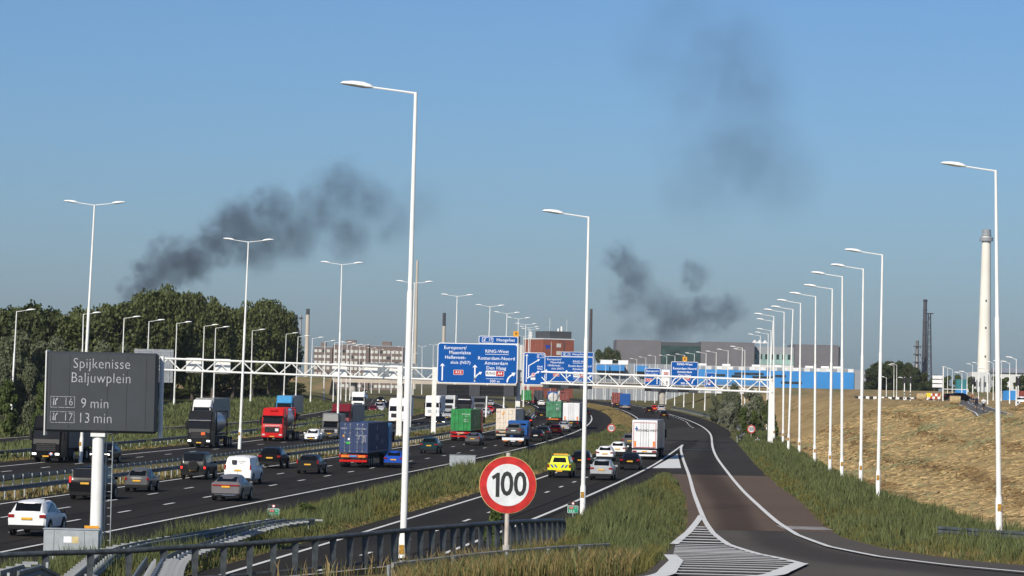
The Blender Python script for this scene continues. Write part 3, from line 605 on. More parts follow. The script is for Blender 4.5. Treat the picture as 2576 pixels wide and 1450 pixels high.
def container(root, y0, L, z0, m, W=2.44, H=2.6, rods=True, rodm=None):
    w = W / 2; z1 = z0 + H
    b = MB(); b.box(-w + .06, w - .06, y0 + .05, y0 + L - .05, z0 + .05, z1 - .04)
    c = b.build('container', m, root)
    f = MB()
    for sx in (-1, 1):
        for yy in (y0, y0 + L - .14): f.box(min(sx * w, sx * (w - .15)), max(sx * w, sx * (w - .15)), yy, yy + .14, z0, z1)
    for yy in (y0, y0 + L - .12):
        f.box(-w + .15, w - .15, yy, yy + .12, z0, z0 + .14); f.box(-w + .15, w - .15, yy, yy + .12, z1 - .12, z1)
    for sx in (-1, 1):
        f.box(min(sx * w, sx * (w - .08)), max(sx * w, sx * (w - .08)), y0 + .14, y0 + L - .14, z0, z0 + .16); f.box(min(sx * w, sx * (w - .08)), max(sx * w, sx * (w - .08)), y0 + .14, y0 + L - .14, z1 - .08, z1)
    f.build('container_frame', m, c)
    for sx in (-1, 1):                                     # corrugated side walls
        g = MB(); pts = []; yy = y0 + .16; k = 0
        prof = []
        while yy < y0 + L - .2:
            prof += [(w - .065, yy), (w - .065, yy + .07), (w - .025, yy + .12), (w - .025, yy + .22)]; yy += .28
        n = len(prof); vs = [(sx * a, q, z0 + .16) for a, q in prof] + [(sx * a, q, z1 - .08) for a, q in prof]
        g.add(vs, [(i, i + 1, n + i + 1, n + i) for i in range(n - 1)]); g.build('side_wall', m, c)
    for sx in (-1, 1):                                     # two doors with pressed panels and locking rods
        d = MB(); a, e = (.01, w - .16) if sx > 0 else (-w + .16, -.01); d.box(a, e, y0 + .012, y0 + .06, z0 + .15, z1 - .13)
        for k in range(4):
            zz = z0 + .28 + k * (H - .42) / 4; d.cbox(a + .10, e - .10, y0 - .008, y0 + .03, zz, zz + (H - .42) / 4 - .16, .015)
        dd = d.build('door', m, c)
        if rods:
            for fr in (.3, .72):
                xx = a + (e - a) * fr; r = MB(); r.tube([(xx, y0 - .045, z0 + .1), (xx, y0 - .045, z1 - .1)], .022, 6)
                for zz in (z0 + .14, z0 + .9, z0 + 1.7, z1 - .16): r.box(xx - .05, xx + .05, y0 - .05, y0 - .01, zz - .05, zz + .05)
                r.build('locking_rod', rodm or M_GALV, dd)
    return c
def trailer_rear(root, y0, z, bm=M_CHASS, L=12.2, plate=M_PLATE, lampm=M_TAIL, axles=3):
    MB().box(-.45, .45, y0 + .1, y0 + L, z - .32, z - .03).build('chassis', M_CHASS, root)
    MB().cbox(-1.24, 1.24, y0 - .05, y0 + .12, z - .42, z - .16, .03).build('light_board', bm, root)
    MB().cbox(-1.2, 1.2, y0 - .02, y0 + .14, z - .80, z - .60, .03).build('underrun_bar', M_CHASS if bm is M_CHASS else bm, root)
    for sx in (-1, 1):
        MB().box(min(sx * 1.2, sx * .78), max(sx * 1.2, sx * .78), y0 - .075, y0 - .05, z - .38, z - .22).build('tail_light', lampm, root)
        MB().box(sx * .6 - .03, sx * .6 + .03, y0, y0 + .1, z - .62, z - .40).build('bracket', M_CHASS, root)
    MB().box(-.26, .26, y0 - .07, y0 - .05, z - .36, z - .25).build('number_plate', plate, root)
    r = .50
    wheels(root, (-1.02, 1.02), [y0 + 1.1 + 1.31 * k for k in range(axles)], r, .40)
def tractor_back(root, y0, m, h=3.7):
    """tractor unit ahead of a trailer, driving away"""
    MB().cbox(-1.23, 1.23, y0 + .3, y0 + 2.4, .9, h, .12).build('cab', m, root); MB().box(-.5, .5, y0 - 3.2, y0 + .3, .6, .95).build('tractor_frame', M_CHASS, root)
    wheels(root, (-1.03, 1.03), (y0 - 2.2, y0 + 1.2), .5, .40)
    for sx in (-1, 1): MB().cbox(min(sx * 1.26, sx * 1.46), max(sx * 1.26, sx * 1.46), y0 + 2.1, y0 + 2.25, 2.0, 2.9, .04).build('mirror', M_TRIM, root)
def truck_away(label, x, y, h, kind, m, rear=M_CHASS, cabm=P_WHITE, group='traffic on the motorway', L=12.2, rodm=None, z=1.25, plate=M_PLATE, pos=None):
    p = ground(x, y); root = thing('truck', label, 'truck', p, -h(p.y), group)
    if kind == 'container': body = container(root, 0, L, z, m, rodm=rodm); 
    else:
        body = MB().cbox(-1.275, 1.275, 0, 13.5, z, 4.0, .03).build('box_body', m[0], root); L = 13.5
        MB().cbox(-1.27, 1.27, -.03, .02, z + .02, 3.98, .02).build('rear_frame', m[1], root)
        for sx in (-1, 1):
            d = MB(); d.cbox(.01 if sx > 0 else -1.17, 1.17 if sx > 0 else -.01, -.055, -.025, z + .12, 3.86, .012); dd = d.build('door', m[1], root)
            for fr in (.15, .4): MB().tube([(sx * fr, -.075, z + .1), (sx * fr, -.075, 3.88)], .02, 6).build('locking_rod', M_GALV, dd)
    trailer_rear(root, 0, z, rear, L=L, plate=plate); tractor_back(root, L + .3, cabm)
    return root
t1 = truck_away('navy container truck with red and orange rear board and tall locking rods', 888, 1176, hD, 'container', M_CNAVY, rear=P_RED, cabm=P_CYAN)
MB().box(-1.05, -.35, -.088, -.075, .86, 1.06).build('orange_board', M_ORANGE, t1); MB().box(-.32, .32, -.09, -.075, .90, 1.04).build('blue_plate', P_CYAN, t1); MB().box(.4, 1.05, -.088, -.075, .86, 1.06).build('orange_board', M_ORANGE, t1)
for s_, z_, x_ in (('CMAU 176085 7', 3.30, .62), ('45.1', 3.12, .70), ('MAX GROSS', 2.75, .45), ('TARE', 2.62, .40), ('NET', 2.45, .40)): text(s_, .13 if s_[0] == 'C' else .10, M_SWHITE, t1, x_, -.03, z_)
for k in range(6): text('32500 KG', .085, M_SWHITE, t1, .90, -.03, 2.76 - k * .11)
text('CRONOS', .12, M_SWHITE, t1, -.85, -.03, 3.32)
MB().plate([(-.98, 2.62), (-.78, 2.62), (-.88, 2.82)], -.03, .01).build('warning_mark', M_AMBER, t1); MB().plate(rrect(-.65, -.30, 2.0, 2.18, .08), -.03, .01).build('green_mark', mat('sticker_green', (.02, .5, .05), .5), t1); MB().plate(circle(-.42, 2.42, .1, 14), -.03, .01).build('round_mark', M_SWHITE, t1)
for s_, y_, z_, sz in (('CMA', 5.2, 2.5, .75), ('CGM', 8.6, 2.1, .5)):
    o = text(s_, sz, mat('pale_print', (.34, .36, .38), .6), t1, 1.245, y_, z_); o.rotation_euler = (0, 0, math.pi / 2)
for z0, s in ((3.2, 1), (1.75, -1)):
    MB().add([(1.246, 4.9, z0), (1.246, 5.6, z0), (1.246, 5.5, z0 + .5 * s)], [(0, 1, 2)]).build('side_mark', MATS['pale_print'], t1)
t2 = truck_away('bright green container truck with a red rear board', 1158, 1109, hD, 'container', M_CGREEN, rear=P_RED, cabm=P_RED, rodm=M_CGREEN)
text('EVER-GREEN', .16, M_SWHITE, t2, 0, -.08, .98); text('EMCU 538', .2, M_SWHITE, t2, .62, -.03, 3.25); text('45G1', .16, M_SWHITE, t2, .75, -.03, 3.0)
for k in range(2): text('30480 KG', .13, M_SWHITE, t2, .62, -.03, 2.6 - .22 * k)
o = text('EVER', .8, MATS['pale_print'], t2, 1.245, 4.5, 2.7); o.rotation_euler = (0, 0, math.pi / 2); o = text('GREEN', .8, MATS['pale_print'], t2, 1.245, 5.0, 2.0); o.rotation_euler = (0, 0, math.pi / 2)
t3 = truck_away('rusty white container truck with rust streaked doors and yellow diamond sign', 1271, 1105.5, hD, 'container', M_CWHITE, cabm=P_BLACK, rodm=M_CWHITE, rear=mat('bumper_cream', (.5, .45, .36), .6))
MB().plate([(-.40, 2.95), (-.12, 3.35), (-.22, 3.6), (-.5, 3.2)], -.03, .01).build('warning_mark', M_AMBER, t3); text('MSCU', .22, M_SRED, t3, -.85, -.03, 3.45); MB().plate([(.28, 3.15), (.5, 3.15), (.39, 3.4)], -.03, .01).build('warning_mark', MATS['bumper_cream'], t3)
t4 = truck_away('faded green container truck with an orange plate beside a white trailer', 1392, 1069.5, hD, 'container', M_CGREEN2, cabm=P_WHITE, rodm=M_CGREEN2)
MB().box(-.8, .8, -.085, -.075, .90, 1.08).build('orange_board', M_ORANGE, t4); text('EMCU', .2, M_SWHITE, t4, .62, -.03, 3.35); text('62', .5, M_SWHITE, t4, .65, -.03, 2.7)
t5 = truck_away('dirty white box trailer with red reflectors beside the faded green container', 1436, 1079, hD, 'box', (M_TRG, M_TRL), cabm=P_WHITE)
t6 = truck_away('white box trailer lettered NOORD-WEST with red outlined rear doors', 1620.5, 1156, hE, 'box', (M_TRG, M_TRL), cabm=P_WHITE, rear=M_TRL, group='traffic on the parallel road', z=1.12)  # grey box body holds the shade of the white trailer's side in its colour
for a in ((-1.12, 1.12, 3.70, 3.745), (-1.12, 1.12, 1.2, 1.245), (-1.14, -1.10, 1.245, 3.70), (1.10, 1.14, 1.245, 3.70)): MB().box(a[0], a[1], -.085, -.06, a[2], a[3]).build('red_outline', M_SRED, t6)
for sx in (-1, 1): MB().box(sx * .95 - .1, sx * .95 + .1, -.09, -.07, 1.3, 1.85).build('orange_reflector', M_ORANGE, t6)
for sx in (-1, 1): MB().box(sx * .95 - .1, sx * .95 + .1, -.09, -.07, 1.35, 1.9).build('orange_reflector', M_ORANGE, t5)
text('NOORD-WEST', .31, M_SBLACK, t6, .26, -.10, 2.93); MB().plate([(-1.0, 3.1), (-.83, 2.98), (-.66, 3.1), (-.83, 3.22)], -.10, .005).build('star_logo', P_TRBLUE, t6); MB().plate([(-.9, 3.12), (-.83, 3.42), (-.76, 3.12)], -.102, .005).build('star_logo', P_TRBLUE, t6); MB().plate([(-.9, 3.08), (-.83, 2.8), (-.76, 3.08)], -.102, .005).build('star_logo', P_TRBLUE, t6)
truck_away('dark container truck far along the bend', 1355, 1019, hD, 'container', M_CBLACK)
truck_away('lime green container truck far along the bend', 1324, 1019, hD, 'container', M_CGREEN)
truck_away('oxide red container truck far along the bend', 1421, 1019, hD, 'container', M_CRED)
# far tanker
p = ground(1391, 1024); t = thing('truck', 'white tanker truck with a dark blue cab far along the bend', 'truck', p, -hD(p.y), 'traffic on the motorway')
m = MB(); m.tube([(0, 0, 2.35), (0, .25, 2.35), (0, 11, 2.35), (0, 11.2, 2.35)], [.95, 1.2, 1.2, .95], 18); m.build('tank', M_TANKW, t, 40); trailer_rear(t, 0, 1.2, L=11); tractor_back(t, 11.5, P_TRBLUE, 3.8)
# truck tractor without trailer and red container truck on the parallel road
p = ground(1573, 1031); t = thing('truck', 'blue truck tractor without a trailer beside a red container truck', 'truck', p, -hE(p.y), 'traffic on the parallel road')
MB().cbox(-1.25, 1.25, 3.4, 5.6, .9, 3.8, .15).build('cab', P_TRBLUE, t); MB().box(-.5, .5, 0, 3.4, .7, .95).build('frame', M_CHASS, t); MB().cbox(-.45, .45, .8, 1.7, .95, 1.12, .05).build('coupling_plate', M_GALV, t); MB().cbox(-1.2, 1.2, -.1, .1, .55, .8, .03).build('light_board', MATS['bumper_cream'], t)
for sx in (-1, 1): MB().box(sx * .95 - .2, sx * .95 + .2, -.12, -.1, .6, .75).build('tail_light', M_TAIL, t)
wheels(t, (-1.02, 1.02), (1.2, 4.7), .5, .45)
truck_away('oxide red container truck ahead of the blue tractor', 1553, 1027, hE, 'container', M_CRED, group='traffic on the parallel road')
# flatbed recovery truck carrying a grey crossover
p = ground(1290, 1124); rz = -hD(p.y); t = thing('truck', 'blue flatbed recovery truck with a silver rear board', 'truck', p, rz, 'traffic on the motorway')
MB().cbox(-1.22, 1.22, .1, 5.6, .88, 1.02, .02).build('flatbed', M_GALV, t); MB().cbox(-1.25, 1.25, -.05, .1, .72, 1.04, .03).build('light_board', M_TRL, t)
for sx in (-1, 1):
    MB().box(sx * .85 - .25, sx * .85 + .25, -.07, -.05, .62, .72).build('tail_light', M_ORANGE, t)
    MB().cbox(sx * 1.2 - .05, sx * 1.2 + .05, .1, 5.6, 1.02, 1.2, .02).build('side_board', P_TRBLUE, t)
MB().box(-.45, .45, .1, 7, .55, .85).build('frame', M_CHASS, t); MB().cbox(-1.2, 1.2, 5.9, 8.1, .7, 2.95, .12).build('cab', P_TRBLUE, t); MB().box(-.9, .9, 5.87, 5.9, 1.9, 2.6).build('cab_window', M_GLASS, t)
MB().cbox(-1.1, 1.1, 5.5, 5.7, 1.0, 2.4, .04).build('bulkhead', P_TRBLUE, t); wheels(t, (-1.0, 1.0), (1.6, 2.7, 7.2), .42, .35); MB().box(-.26, .26, -.07, -.05, .60, .71).build('number_plate', M_PLATEW, t)
pc = Vector(p) + Matrix.Rotation(rz, 3, 'Z') @ Vector((-.02, .35, 1.02)); car('car', 'suv', P_GREY, 'grey crossover carried on the bed of the recovery truck', 'car', 0, 0, -rz, pos=pc, group=None, plate=M_PLATEW)

# cab that faces us: front face at y = 0, driving toward +y
def cab_front(root, m, h=3.75, visor=None, text_=None, grille=M_TRIM, roofm=None, lights=True, bump=None):
    b = MB(); w = 1.24
    prof = [(-2.2, .45), (0, .45), (.06, .9), (.04, 1.55), (-.06, 1.95), (-.28, 2.75), (-.42, 2.95), (-1.0, h), (-2.2, h)]
    n = len(prof); secs = []
    for xx, ins in ((-w, .10), (-w + .14, 0), (w - .14, 0), (w, .10)): secs.append([(xx, q[0] - (ins if q[0] > -2 else 0), q[1] - (ins * .6 if q[1] > 2.9 else 0)) for q in prof])
    b.loft(secs); c = b.build('cab', m, root)
    MB().add([(-w + .1, -.045, 1.97), (w - .1, -.045, 1.97), (w - .16, -.245, 2.72), (-w + .16, -.245, 2.72)], [(0, 1, 2, 3)]).build('windscreen', M_GLASS, c)
    MB().cbox(-w + .06, w - .06, -.36, -.10, 2.74, 2.92, .04).build('sun_visor', visor or m, c)
    g = MB().cbox(-.85, .85, .03, .085, .95, 1.62, .03).build('grille', grille, c)
    for k in range(4): MB().box(-.82, .82, .086, .10, 1.02 + k * .15, 1.07 + k * .15).build('slat', mat('grille_slat', (.05, .05, .052), .4, spec=.3), g)
    MB().cbox(-w, w, -.1, .12, .40, .90, .05).build('front_bumper', bump or m, c)
    for sx in (-1, 1):
        MB().cbox(sx * .98 - .19, sx * .98 + .19, .08, .135, .62, .82, .03).build('head_lamp', M_HEADON if lights else M_HEAD, c)
        MB().cbox(min(sx * 1.26, sx * 1.50), max(sx * 1.26, sx * 1.50), -.35, -.20, 1.85, 2.75, .05).build('mirror', M_TRIM, c)
        MB().add([(sx * (w + .004), -.35, 2.0), (sx * (w + .004), -1.3, 1.95), (sx * (w + .004), -1.3, 2.65), (sx * (w + .004), -.5, 2.65)], [(0, 1, 2, 3)]).build('side_window', M_GLASS, c)
        MB().cbox(sx * 1.05 - .2, sx * 1.05 + .2, -4.6, -2.3, .45, 1.05, .05).build('side_skirt', M_CHASS, c)
    MB().box(-.26, .26, .125, .14, .48, .59).build('front_plate', M_PLATE, c)
    if roofm: MB().cbox(-.45, .45, -.95, -.6, h - .35, h - .12, .06).build('roof_hatch', roofm, c)
    wheels(root, (-1.02, 1.02), (-1.35, -4.9), .5, .4)
    MB().box(-.45, .45, -6.5, -2.2, .6, .95).build('frame', M_CHASS, root)
    return c
def truck_front(label, x, y, hd, m, load, group='oncoming traffic', **k):
    p = ground(x, y); root = thing('truck', label, 'truck', p, math.pi - hd(p.y), group)
    c = cab_front(root, m, **k)
    if load[0] == 'box':
        MB().cbox(-1.275, 1.275, -15.9, -2.7, 1.15, load[2] if len(load) > 2 else 4.0, .04).build('box_body', load[1], root)
    elif load[0] == 'tank':
        z0, y0, L = 1.25, -9.4, 6.1; fr = MB()
        for yy in (y0, y0 + L):
            for sx in (-1, 1): fr.tube([(sx * 1.16, yy, z0), (sx * 1.16, yy, z0 + 2.55)], .075, 6); fr.tube([(sx * 1.16, yy, z0 + 2.55), (sx * .2, yy, z0 + 1.8)], .05, 5)
            for zz in (z0 + .08, z0 + 2.5): fr.tube([(-1.16, yy, zz), (1.16, yy, zz)], .075, 6)
        for sx in (-1, 1):
            for zz in (z0 + .08, z0 + 2.5): fr.tube([(sx * 1.16, y0, zz), (sx * 1.16, y0 + L, zz)], .055, 6)
        f = fr.build('tank_frame', load[2], root); ms = MB(); ms.tube([(0, y0 + .1, z0 + 1.3), (0, y0 + .4, z0 + 1.3), (0, y0 + L - .4, z0 + 1.3), (0, y0 + L - .1, z0 + 1.3)], [.7, 1.13, 1.13, .7], 20); ms.build('tank', load[1], root, 40)
        if len(load) > 3: MB().box(-1.0, .3, y0 + L + .1, y0 + L + .2, z0 + .8, z0 + 2.1).build('end_panel', load[3], root)
    elif load[0] == 'tanker':
        ms = MB(); ms.tube([(0, -14, 2.5), (0, -13.6, 2.5), (0, -3.1, 2.5), (0, -2.8, 2.5)], [.9, 1.2, 1.2, .9], 20); ms.build('tank', load[1], root, 40)
    MB().box(-.45, .45, -13.8, -6.5, .75, 1.1).build('trailer_frame', M_CHASS, root)
    wheels(root, (-1.02, 1.02), (-9.6, -10.9, -12.2), .5, .4)
    return root
a1 = truck_front('black truck with a flag plate and lit head lamps pulling a dark trailer', 115, 1163.5, hF, P_BLACK, ('box', mat('trailer_charcoal', (.05, .052, .055), .5), 3.6), h=3.9)
fl = MB().box(-.62, -.30, .125, .14, .62, .86).build('flag_plate', M_SWHITE, a1)
for (xa, xb, za, zb_, mm) in ((-.62, -.5, .76, .86, M_SRED), (-.42, -.30, .76, .86, M_TRBLUE if False else P_TRBLUE), (-.62, -.5, .62, .72, P_TRBLUE), (-.42, -.30, .62, .72, M_SRED)): MB().box(xa, xb, .14, .145, za, zb_).build('flag_field', mm, fl)
a2 = truck_front('black truck with orange hazard plate carrying a steel tank container', 500, 1126.5, hF, P_DKGREY, ('tank', M_TANK, M_CHASS, M_TRL), h=3.8, visor=M_CHROME)
MB().box(-.62, -.22, .10, .13, 1.32, 1.62).build('hazard_plate', mat('hazard_orange', (.75, .12, .01), .5), a2)
a3 = truck_front('red truck with white lettering carrying a tank in a red frame', 684, 1109.5, hF, P_RED, ('tank', M_TANK, P_RED, M_TANKW), roofm=P_RED, bump=P_RED, visor=M_GLASS, lights=False)
o = text('GILA TRANSPORT', .20, M_SWHITE, a3, 0, .075, 1.76); o.rotation_euler = (0, 0, math.pi)
MB().box(-.75, -.35, .105, .125, 1.15, 1.45).build('hazard_plate', M_TRL, a3)
# grey box van
p = ground(828, 1104); t = thing('van', 'grey box van with a rounded roof spoiler', 'van', p, math.pi - hF(p.y), 'oncoming traffic')
b = MB(); b.loft([[(xx, yy, zz) for yy, zz in ((-2.0, .4), (.05, .4), (.1, .75), (-.05, 1.15), (-.55, 1.3), (-1.25, 2.05), (-2.0, 2.1))] for xx in (-1.0, -.9, .9, 1.0)]); b.build('cab', P_GREY, t)
MB().cbox(-1.1, 1.1, -6.0, -1.7, .7, 3.0, .06).build('box_body', M_GREYBOX, t); b = MB(); b.loft([[(-1.0, -1.7, 2.08), (1.0, -1.7, 2.08), (1.0, -1.7, 3.1), (-1.0, -1.7, 3.1)], [(-.92, -.95, 2.12), (.92, -.95, 2.12), (.85, -1.1, 2.95), (-.85, -1.1, 2.95)]]); b.build('roof_spoiler', M_GREYBOX, t, 40)
MB().add([(-.85, -.56, 1.36), (.85, -.56, 1.36), (.78, -1.19, 2.02), (-.78, -1.19, 2.02)], [(0, 1, 2, 3)]).build('windscreen', M_GLASS, t); MB().cbox(-.62, .62, .03, .13, .72, 1.12, .08).build('grille', M_TRIM, t); MB().box(-.26, .26, .12, .15, .60, .71).build('front_plate', M_PLATE, t)
for sx in (-1, 1):
    MB().cbox(sx * .82 - .16, sx * .82 + .16, -.12, .07, .92, 1.12, .04).build('head_lamp', M_HEAD, t); MB().cbox(sx * 1.13 - .09, sx * 1.13 + .09, -.8, -.68, 1.3, 1.65, .03).build('mirror', M_TRIM, t)
wheels(t, (-.88, .88), (-.9, -4.7), .34, .22)
truck_front('maroon truck behind the grey box van with a green edged grey trailer', 856, 1088, hF, P_MAROON, ('box', M_GREYBOX, 3.7), h=3.8)
truck_front('white truck with dark grille near the gantry leg', 997, 1066, hF, P_WHITE, ('box', M_TRL), h=3.8, lights=False)
truck_front('white truck with a pale grille beside the gantry post', 1087, 1053, hF, P_WHITE, ('box', M_TRL), h=3.9, grille=M_TRL, lights=True)
truck_front('silver truck with dark windscreen behind the silver crossover', 1126, 1040, hF, P_SILVER, ('box', M_TRG), h=3.9, lights=False)
truck_front('dark truck with a row of roof lamps under the matrix signs', 1167, 1042, hF, P_DKGREY, ('box', M_TRL), h=3.7, visor=P_WHITE)
truck_front('grey truck partly hidden by the green container', 1206, 1036, hF, P_GREY, ('box', M_TRG), h=3.6, lights=False)
truck_front('white truck with grey trailer on the side road behind the black truck', 505, 1075, hS, P_WHITE, ('box', mat('trailer_concrete_grey', (.27, .27, .26), .6)), group='traffic on the side road', lights=False)
truck_front('blue roofed truck with a steel grey trailer on the side road', 713, 1058, hS, P_CYAN, ('box', M_TRG, 3.95), group='traffic on the side road', h=3.95, lights=False)
truck_front('white tanker truck on the side road behind the maroon truck', 900, 1034, hS, P_WHITE, ('tanker', M_TANK), group='traffic on the side road', lights=False)

# ============================================================ lamp posts
def head_mesh():
    if 'lamphead' not in TXT:
        b = MB(); secs = []
        for t, hw, hh, zc in ((0, .05, .05, 0), (.10, .11, .10, .01), (.35, .16, .15, .02), (.75, .19, .13, .035), (1.08, .14, .08, .03), (1.17, .05, .03, .02)):
            secs.append([(-t, hw * math.cos(a), zc + hh * math.sin(a) * (1 if math.sin(a) > 0 else .55)) for a in [2 * math.pi * k / 10 for k in range(10)]])
        b.loft(secs); TXT['lamphead'] = b.data('lamp_head', M_LAMPH, 50)
    return TXT['lamphead']
M_LAMPH = mat('lamp_head_white', (.82, .82, .80), .35, var=.03)
def lamp_post(label, xb, yb, xt, yt, H, arms, group, D=None, sticker=True, rk=1.0, k=None):
    D = D or FX * H / max(20, (yb - yt)); top = at(xt, yt, D); bx = at(xb, yb, D); base = onz(bx.x, D, -.05)
    t = thing('street_lamp', label, 'street lamp', base, 0, group); v = top - base; h = v.length
    f = lambda u: v * u
    hb = min(.12, 2.0 / h); n = 10 if D < 420 else 6
    m = MB(); m.tube([f(0), f(hb), f(hb + .012)], [.165 * rk, .16 * rk, .12 * rk], n); m.build('base_section', M_WHITE, t, 40)
    m = MB(); m.tube([f(hb + .01), f(.6), f(.607), f(1)], [.125 * rk, .115 * rk, .09 * rk, .065 * rk], n); m.build('pole', M_WHITE, t, 40)
    for sx, L in arms:
        e = v + Vector((sx * L, 0, .14)); m = MB(); m.tube([v + Vector((-sx * .04, 0, -.05)), v + Vector((sx * .5, 0, .02)), e], [.045, .038, .035], 6); m.build('arm', M_WHITE, t, 40)
        o = link('lamp_head', head_mesh(), t, e, (0, 0, 0 if sx < 0 else math.pi)); o.rotation_euler[1] = rad(5) * (1 if sx < 0 else 1)
    if sticker and D < 420:
        MB().box(-.13, .05, -.172 * rk, -.160 * rk, 1.45, 1.78).build('number_sticker', M_AMBERD, t)
    return t
M_AMBERD = mat('sticker_amber', (.42, .22, .02), .6, var=.2, scale=9)
NT = {}
ORD = ['first', 'second', 'third', 'fourth', 'fifth', 'sixth', 'seventh', 'eighth', 'ninth', 'tenth', 'eleventh', 'twelfth', 'thirteenth', 'fourteenth', 'fifteenth', 'sixteenth', 'seventeenth', 'eighteenth', 'nineteenth', 'twentieth', 'twenty-first', 'twenty-second', 'twenty-third', 'twenty-fourth']
lamp_post('tall white street lamp standing just behind the grey railing', 1012, 1432, 1046, 232, 17, [(-1, 1.55)], 'street lamps along the parallel road', D=114)
lamp_post('tall white street lamp in the grass wedge between parallel road and slip road', 1465, 1322, 1481, 545, 17, [(-1, 1.4)], 'street lamps along the parallel road', D=175)
ROWR = [(2514, 1349, 2505, 428), (2208, 1276, 2220, 640), (2165, 1227, 2172, 676), (2117.5, 1220, 2119, 695), (2087.3, 1208, 2094, 726), (2049, 1185, 2052, 745), (2010.5, 1160, 2014, 762), (1982.6, 1150, 1995, 777.6), (1969.5, 1131, 1972.7, 784.6), (1946.6, 1127, 1946.7, 795), (1929, 1089, 1945, 807.5), (1928, 1089, 1942, 819.7), (1915, 1073.5, 1939.7, 831.4), (1896, 1064.5, 1932.7, 839.8), (1880, 1060, 1913, 844.5), (1873, 1057, 1899.4, 853), (1864, 1060, 1867.6, 875), (1873, 1049, 1873.9, 881), (1829, 1053, 1832, 882), (1799, 1047.7, 1802, 886.6), (1772.5, 1042.5, 1776.5, 888.7), (1744, 1031, 1747, 890.6), (1720, 1029.5, 1722, 893.4), (1697, 1023, 1698, 895.3), (1675, 1016, 1677.6, 896), (1647, 1010, 1649, 896), (1623, 1008, 1625, 900), (1600, 1007, 1602, 904), (1558, 1006, 1560, 907), (1522, 1006, 1524, 908), (1490, 1006, 1492, 909)]
for i, (xb, yb, xt, yt) in enumerate(ROWR):
    if i in (11, 15): continue
    lab = 'white street lamp beside the guardrail at the end of the slip road' if i == 0 else f'{ORD[i]} white street lamp along the slip road slope counting from the dark guardrail' if i < 16 else f'{ORD[30 - i]} white street lamp of the far row counting from the brick office block'
    d = FX * (17 if i < 16 else 15) / (yb - yt)
    if i in (11, 12, 13, 14): xb = xt - 4
    lamp_post(lab, xb, yb, xt, yt, 17, [(-1, 1.4)], 'street lamps along the slip road' if 0 < i < 16 else 'street lamps running to the overpass' if i else None, D=d)
MED = [(202, 1172, 238, 515, 269), (602, 1147, 625, 608, 328), (848, 1118, 860, 665, 388), (1030, 1100, 1043, 712, 450), (1141, 1085, 1150, 745, 512), (1222, 1068, 1233, 771, 576), (1266, 1055, 1275.5, 788.5, 640), (1297.6, 1048, 1304.2, 801.5, 700), (1316, 1042, 1322.7, 816.6, 765), (1325, 1038, 1331, 824, 830), (1329, 1034, 1334.5, 829, 890), (1313, 1030, 1318, 846, 960)]
MLAB = ['twin-armed white lamp behind the travel-time board', 'twin-armed white lamp behind the white lettered van', 'twin-armed white lamp beside the navy container truck', 'twin-armed white lamp just behind the tall single lamp']
for i, (xb, yb, xt, yt, D) in enumerate(MED):
    lamp_post(MLAB[i] if i < 4 else f'{ORD[i - 3]} twin-armed lamp beyond the tall single lamp, above the blue signs', xb, yb, xt, yt, 22, [(-1, 1.45), (1, 1.45)], 'twin lamps in the central reservation', D=D, rk=1.1)
LFT = [(27, 1064, 42, 783), (203, 1052, 210, 790), (303, 1047, 312.4, 800), (366, 1045, 375, 808), (437, 1038, 445, 813), (506, 1033, 514, 820), (536, 1033, 542.5, 825), (629.5, 1025, 635, 831.6), (713, 1018, 720, 840), (743, 1020, 750, 847), (780.7, 1020, 786, 851), (813.8, 1018.5, 817.7, 859), (838, 1011, 842, 862), (857, 1008, 861, 862), (870, 1005, 873.6, 865.5), (880, 1004, 883.5, 870)]
for i, (xb, yb, xt, yt) in enumerate(LFT):
    lamp_post(f'{ORD[9 - i]} street lamp before the dense trees counting from their far end' if i < 10 else f'{ORD[i - 10]} street lamp along the side road past the end of the trees', xb, yb, xt, yt, 14, [(1, 1.2)], 'street lamps before the trees' if i < 10 else 'street lamps past the trees', D=FX * 14 / (yb - yt), sticker=False)
# thin far lamps round the interchange
far = [(905, 872), (918, 868), (935, 876), (955, 880), (985, 884), (1012, 874), (1040, 890), (1062, 872), (1090, 868), (1115, 884)]
for i, (x, y) in enumerate(far):
    D = 1250 + 60 * (i % 5); lamp_post(f'{ORD[i]} thin distant lamp counting from the tall brown office block toward the blue signs', x - 1, 985, x, y, 15, [(-1, .9), (1, .9)], 'distant street lamps by the offices', D=D, sticker=False, rk=1.25)

